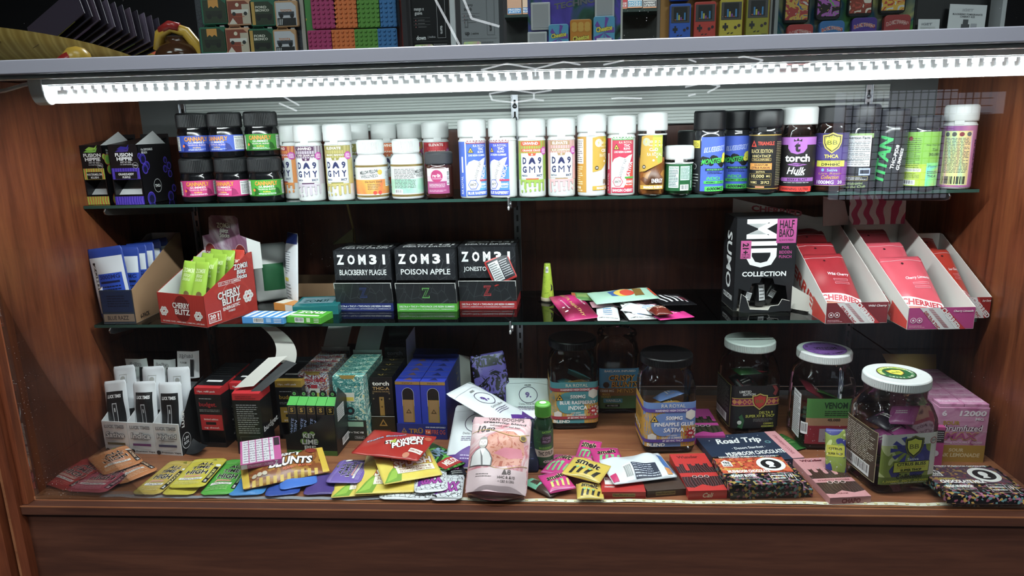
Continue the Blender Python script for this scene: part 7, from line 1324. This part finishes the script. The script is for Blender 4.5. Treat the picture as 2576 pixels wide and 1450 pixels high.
# --- brick patterned cases
t, w = board(772, 1012, .068, .17, art('toy_board', ['b8322a', '3f8a3a', '2a4a9a', 'c8b03a', '8aa8a0', 'b8322a'], 26, .4, 'cell', .5), 'bright multicoloured board of brick patterned cases')
for r_ in range(2):
    for k, (a0, a1, c1, nmc) in enumerate(((790, 846, 'b8286e', 'pink'), (846, 901, 'e8741c', 'orange'), (902, 957, '5a9a2a', 'green'), (958, 1003, '2f78b8', 'blue'))):
        sx = -6*r_*(1.3-.3*k); yt, yb = (-6-1.5*k, 74-1.5*k) if r_ == 0 else (77-1.5*k, 150-1.5*k)
        q, w, h, p = slab('brick_case', f'{nmc} toy brick patterned case, {["upper", "lower"][r_]} row', 'case', (a0+sx, yt, a1+sx, yb), .066, .007, mat(c1, .5), 'toy brick patterned cases', .0025)
        b = B(); nx, nz = (5 if k < 3 else 4), 7
        for i in range(nx):
            for j in range(nz):
                cx, cz = w*.001*(i+.5)/nx, h*.001*(j+.5)/nz
                vs = [(cx+.0021*cos(2*pi*m_/8), yy, cz+.0021*sin(2*pi*m_/8)) for yy in (-.007, -.0085) for m_ in range(8)]
                b.add(vs, [(m_, (m_+1) % 8, 8+(m_+1) % 8, 8+m_) for m_ in range(8)]+[list(range(8, 16))], mat(c1, .5))
        o = b.build('studs', q.children[0]); o['kind'] = 'stuff'
# --- clear holder and two slim cards
x, z, w, h = rectY(1002, -60, 1034, 125, .05)
t = thing('acrylic_holder', 'clear acrylic card holder beside the blue brick case', 'holder', (x, .05, ZT)); B().box(0, .003, 0, .03, 0, .16, PLAST).box(.016, .019, 0, .03, 0, .16, PLAST).box(0, .019, 0, .0015, 0, .16, PLAST).build('shell', t); B().box(.003, .015, -.002, 0, .055, .085, PLAST).build('clip', t)
def card(px0, px1, m, label, Y=.06):
    x0, x1 = col(px0, Y, .78), col(px1, Y, .78); t = thing('product_card', label, 'card', (x0, Y, ZT)); boxpart('panel', t, 0, x1-x0, 0, .008, 0, .16, m, .0006); return t, (x1-x0)*1000, P(flat((0, 0, 0), (1, 0, 0), (0, 0, 1)))
t, w, p = card(1036, 1131, mat('17181b', .3), 'glossy black product card with an outlined pen'); 
p.t('mango x', w*.22, 74, w*.26, 5, 'e0e0e2', .02); p.t('guava', w*.2, 68, w*.2, 5, 'e0e0e2', .02)
for k in range(3): p.r(w*.06, 62-k*5, w*.5, 62.3-k*5, '8a8a8e'); p.c(w*.12, 59-k*5, .8, 'c86a6a'); p.ln(w*.18, 58.3-k*5, w*.4, 59.7-k*5, 1, 'aaa', .4)
p.t('down', w*.24, 33, w*.25, 6.5, 'f0f0f2', .03); p.t('| indica', w*.52, 33.5, w*.2, 4, 'b8b8bc'); p.fr(w*.68, 32, w*.9, 90, .4, 'c8c8cc'); p.t('turn', w*.79, 44, 12, 4, 'e0e0e2', .03, 0, -90); p.r(w*.06, 27, w*.94, 27.3, '777')
HOL = art('foil_pill', ['8a9af0', '9ae0d8', 'd8e89a', 'f0a0c0', 'a0b8f0'], 60, .6, 'noise', .22, 'LINEAR', (1, 1, .5)); p.r(w*.1, 17, w*.5, 23, HOL); p.c(w*.1, 20, 3, HOL, 12); p.c(w*.5, 20, 3, HOL, 12); p.t('THCa', w*.3, 20, 8, 3, '223', .03); p.ln(w*.56, 15, w*.92, 24, 3, 'aaa', .3); p.out('front_print', t)
t, w, p = card(1133, 1146, mat('d8dade', .4), 'narrow white card edge between the black and silver cards')
t, w, p = card(1160, 1256, mat('8e9196', .3), 'silver product card with an outlined pen')
p.t('cherry', w*.22, 78, w*.22, 4.4, '2a2a2e', .02); p.t('bomb', w*.2, 72.5, w*.2, 4.4, '2a2a2e', .02)
for k in range(3): p.r(w*.04, 66-k*5, w*.5, 66.3-k*5, '55565a'); p.c(w*.1, 63-k*5, .8, '7a2a2a'); p.ln(w*.16, 62.3-k*5, w*.4, 63.7-k*5, 1, '555', .4)
p.t('up', w*.16, 36, w*.12, 6, '2a2a2e', .03); p.t('| sativa', w*.36, 36.5, w*.2, 4, '444'); p.fr(w*.68, 34, w*.88, 92, .4, '55565a'); p.t('turn', w*.78, 46, 12, 4, '333', .03, 0, -90); p.fr(w*.1, 46, w*.19, 58, 1.2, '6a6c70'); p.r(w*.04, 29, w*.94, 29.3, '666'); p.r(w*.1, 19, w*.46, 25, HOL); p.c(w*.1, 22, 3, HOL, 12); p.c(w*.46, 22, 3, HOL, 12); p.ln(w*.54, 16, w*.92, 25, 3, '555', .3); p.out('front_print', t)
boxpart('dark_edge', t, w*.001, w*.001+.006, 0, .008, 0, .16, mat('3a3c40', .4))
# --- cartons on a rear shelf seen between the boards
def rear(px0, px1, zt, c1, c2, a1, a2, label, Y=.40):
    x0, x1 = col(px0, Y, .8), col(px1, Y, .8); z0 = aty((px0+px1)/2, zt, Y).z
    q = thing('vape_carton', label, 'carton', (x0, Y, z0), 0, 'small cartons on the rear shelf'); boxpart('body', q, 0, x1-x0, 0, .03, 0, .08, mat(c1, .4), .0005); w = (x1-x0)*1000; p = P(flat((0, 0, 0), (1, 0, 0), (0, 0, 1))); p.r(1, 3, w-1, 13, c2); p.t(a1, w/2, 10, w*.8, 3.6, 'f0ece8', .03); p.t(a2, w/2, 5.4, w*.8, 3.6, 'f0ece8', .03); p.r(0, 0, w, 2, 'e89a6a'); p.out('front_print', q)
rear(1278, 1314, 38, 'c89a7a', '3a8ac8', 'FROZEN', 'JUICY', 'pale orange carton on the rear shelf by the silver card'); rear(1316, 1332, 36, 'd8b89a', '2a7ab8', 'MEGA', 'BLUE', 'narrow carton on the rear shelf beside the pale orange one')
rear(1562, 1577, 22, 'c8404a', 'b8303a', 'ROSE', 'ICE', 'red carton on the rear shelf beside the smoky board'); rear(1578, 1614, 20, 'd8dce0', '4a9ac0', 'RAZZLE', 'DAZZLE', 'white carton with a blue band on the rear shelf'); rear(1616, 1650, 20, 'c8c4c0', '55565a', 'RASPBERRY', 'LIMEADE', 'white carton with a grey band on the rear shelf')
for pa, pb, pz in ((1272, 1345, 38), (1556, 1660, 24)):
    x0, x1 = col(pa, .4, .8), col(pb, .4, .8); z0 = aty((pa+pb)/2, pz, .4).z
    t = thing('rear_shelf', 'thin dark rear shelf ' + ('by the silver card' if pa < 1400 else 'between the smoky and ochre boards'), 'shelf', (x0, .385, ZT)); boxpart('plank', t, 0, x1-x0, 0, .06, z0-ZT-.006, z0-ZT-.0005, mat('2a3a36', .3)); boxpart('support', t, 0, x1-x0, .05, .06, 0, z0-ZT-.006, mat('1a1f1c', .5))
# --- smoky board with snack tins
SMK = art('smoke_board', ['0c0d10', '15202a', '3a2a7a', '5a4ab8', '2a5a4a', '0e1412', '4a8a4a', '101218'], 12, 2.6, 'noise', .35, 'LINEAR', detail=2)
t, w = board(1328, 1566, .056, .17, SMK, 'smoky purple and green board with snack printed tins'); p = P(flat((0, 0, 0), (1, 0, 0), (0, 0, 1))); W2 = w*1000; p.t('TECHNO', W2*.5, 75, W2*.44, 9, '6a6a72', .04, .1, 8); p.out('board_print', t); boxpart('side_trim', t, w-.003, w, -.001, .004, 0, .17, mat('c8c4bc', .5))
for k, (a0, b0, a1, b1) in enumerate(((1336, 6, 1384, 76), (1328, 80, 1376, 140), (1496, -40, 1546, 44))):
    x, z, ww, hh = rectY(a0, b0, a1, b1, .054); zz = z-ZT
    B().box(x-t.location.x, x-t.location.x+ww, -.004, 0, zz, zz+hh, mat('c8c8c8', .5)).build('empty_tray', t, bev=.0015); B().box(x-t.location.x+.003, x-t.location.x+ww-.003, -.0045, -.0038, zz+.003, zz+hh-.003, mat('a8a8ac', .5)).build('tray_well', t)
for k, (bx, c1, c2, nmc) in enumerate((((1381, 62, 1430, 135), '5aa8d0', '7a4ab0', 'blue tin with purple rays, lower'), ((1434, 50, 1488, 130), 'd8881c', 'e0a83a', 'orange tin with puffed snacks'), ((1492, 42, 1546, 125), '5aa8d0', '7a4ab0', 'blue tin with purple rays, higher'))):
    q, w, h, p = slab('snack_tin', nmc+' on the smoky board', 'tin', bx, .054, .007, mat(c1, .3), 'snack printed tins', .004)
    if k != 1: [p.poly([(w*.5, h*.5), (w*.5+w*.48*cos(j), h*.5+h*.48*sin(j)), (w*.5+w*.48*cos(j+.35), h*.5+h*.48*sin(j+.35))], c2) for j in (0, 1.1, 2.3, 3.4, 4.6, 5.5)]
    else: [p.c(w*(.2+.3*(j % 3)), h*(.7+.12*(j//3)), w*.14, c2, 10) for j in range(6)]
    for bb, cc in ((.12, '1a1a1c'), (.05, 'e8d83a')): p.t('Cheetos', w*.5, h*(.62 if k != 1 else .42), w*.76, h*.16, cc, bb, .1, 8)
    p.r(w*.15, h*.06, w*.85, h*.34, 'e8ecf0' if k != 1 else 'c8741a'); p.out('front_print', q)
# --- ochre board with handheld game cases
t, w = board(1660, 1936, .058, .17, mat('a8742a', .45), 'ochre board of handheld game shaped cases'); boxpart('side_trim', t, w, w+.003, -.001, .004, 0, .17, mat('8a8a88', .5)); boxpart('left_trim', t, -.004, 0, -.001, .004, 0, .17, mat('6a6460', .5))
for k, (bx, c1, nmc) in enumerate((((1681, 12, 1736, 120), '2f62c8', 'blue'), ((1741, 7, 1799, 118), 'c83a2e', 'red'), ((1804, 1, 1866, 116), 'c8b41c', 'bright yellow'), ((1870, -5, 1932, 112), '9a9418', 'olive yellow'))):
    q, w, h, p = slab('game_case', nmc+' handheld game shaped case', 'case', bx, .056, .010, mat(c1, .4), 'handheld game shaped cases')
    p.r(w*.06, h*.56, w*.94, h*.94, '4a4648'); p.r(w*.18, h*.6, w*.82, h*.92, '1a1c1c'); [p.r(w*(.22+.09*j), h*.62, w*(.29+.09*j), h*(.64+.05*((j*7) % 4)), ['c8683a', '3a8ac8', 'c8c03a', '8a4ab0'][j % 4]) for j in range(6)]
    p.r(w*.14, h*.38, w*.38, h*.44, '2a2a2c'); p.r(w*.22, h*.33, w*.30, h*.49, '2a2a2c'); p.c(w*.70, h*.39, w*.065, '3a2a34'); p.c(w*.85, h*.43, w*.065, '3a2a34')
    for j in range(2): p.poly([(w*(.34+.16*j), h*.25), (w*(.44+.16*j), h*.27), (w*(.44+.16*j), h*.29), (w*(.34+.16*j), h*.27)], '2a2a2c')
    for j in range(5): p.poly([(w*(.66+.05*j), h*.12), (w*(.68+.05*j), h*.12), (w*(.74+.05*j), h*.22), (w*(.72+.05*j), h*.22)], '33302c')
    p.out('front_print', q)
    q, w, h, p = slab('game_case', nmc+' topped case above, cut by the picture edge', 'case', (bx[0]+1, bx[1]-112, bx[2]+1, bx[1]-8), .056, .010, mat(['2f62c8', 'd8d8da', 'd8d8da', '9a9418'][k], .4), 'handheld game shaped cases'); p.r(w*.1, h*.5, w*.9, h*.9, '33343a'); p.out('front_print', q)
# --- shiny green board with cigar printed tins
t, w = board(1948, 2300, .056, .17, art('green_foil', ['2a6a3a', '5a9a4a', 'c8c87a', '2a5a7a', '6ab04a', '1c3a34', 'b8b86a'], 14, 1.6, 'noise', .15, 'LINEAR', metal=.4), 'shiny green foil board of rounded tins'); boxpart('left_trim', t, 0, .005, -.001, .004, 0, .17, mat('8a8e90', .5))
TOON = [art('toon_%d' % k, cs_, 90, 1.5, 'noise', .3, detail=1) for k, cs_ in enumerate((['3a3a44', 'c8c4c0', 'a83a3a', 'c8a03a', '3a5a9a', '222'], ['8a4a2a', 'c89a4a', '2a2420', 'a85ab0', '5ab04a', 'd8702a'], ['5a5a3a', 'b84a3a', '8a3a2a', 'd8d0c0', '3a3a3a'], ['222226', 'b83a2a', 'd8a82a', 'c8c8c8', '3a5ab0']))]
for k, (a0, a1, yb) in enumerate(((1966, 2036, 60), (2046, 2115, 51), (2126, 2196, 43), (2206, 2280, 36))):
    ps = ['beside the game cases', 'second from the game cases', 'third from the game cases', 'nearest the white cards'][k]
    q, w, h, p = slab('rounded_tin', f'black rimmed busy cartoon tin {ps}', 'tin', (a0, yb-100, a1, yb), .054, .008, mat('141416', .3), 'rounded tins on the green board', .006); p.r(w*.06, h*.08, w*.94, h*.94, TOON[k]); p.out('front_print', q)
    c1 = ['a83232', '2f6aa8', '4a2f8a', '9a3030'][k]
    q, w, h, p = slab('rounded_tin', f'{["red", "blue", "purple", "brick red"][k]} tin with arched lettering {ps}', 'tin', (a0+5, yb+3, a1+6, yb+103), .054, .008, mat(c1, .35), 'rounded tins on the green board', .006)
    for bb, cc in ((.13, 'e8e0d8'), (.04, 'b02a2a')):
        for j, ch_ in enumerate('BACKWOODS'): u = w*(.13+.0925*j); p.t(ch_, u, h*.82-h*.05*((j-4)/4)**2, w*.085*(1.15 if bb > .1 else 1), h*.085*(1.15 if bb > .1 else 1), cc, bb)
    p.c(w*.5, h*.55, w*.14, '5a6a3a'); p.out('front_print', q)
# --- cards behind clear acrylic at the far end
DKB = mat('121216', .5)
t, w = board(2304, 2500, .075, .17, DKB, 'black board behind the white pod cards'); boxpart('clear_edge', t, w-.006, w, -.03, 0, 0, .17, mat('b8babe', .25)); boxpart('purple_strip', t, 0, w-.01, -.001, 0, .088, .17, mat('3a2a6a', .5))
for (bx, lb, big) in (((2378, 6, 2484, 110), 'tilted white card with a dark pod drawing', True), ((2306, 46, 2366, 110), 'small white card beside the tilted one', False)):
    x, z, w, h = rectY(*bx, .06); q = thing('white_card', lb, 'card', (x, .06, ZT), (radians(-6), radians(4 if big else 2), 0), 'white pod cards'); boxpart('sheet', q, 0, w, 0, .001, 0, h+z-ZT, mat('c8cace', .45)); p = P(flat((0, 0, 0), (1, 0, 0), (0, 0, 1))); w, h = w*1000, (h+z-ZT)*1000
    if big: p.t('iGET', w*.5, h*.86, w*.3, h*.07, 'a8aab0', .03); p.t('BLACKBERRY POMEGRANATE', w*.5, h*.75, w*.8, h*.045, '55565c', .02); p.t('CHERRY ICE', w*.5, h*.69, w*.4, h*.045, '55565c', .02); p.r(w*.36, h*.2, w*.58, h*.5, '33353c'); p.r(w*.40, h*.5, w*.54, h*.62, '33353c'); p.r(w*.62, h*.2, w*.78, h*.52, '9a9ca4')
    else: p.t('iGET', w*.4, h*.8, w*.5, h*.1, '7a7c84', .03); p.ln(w*.1, h*.62, w*.8, h*.7, 2, '999', .3)
    p.out('front_print', q)
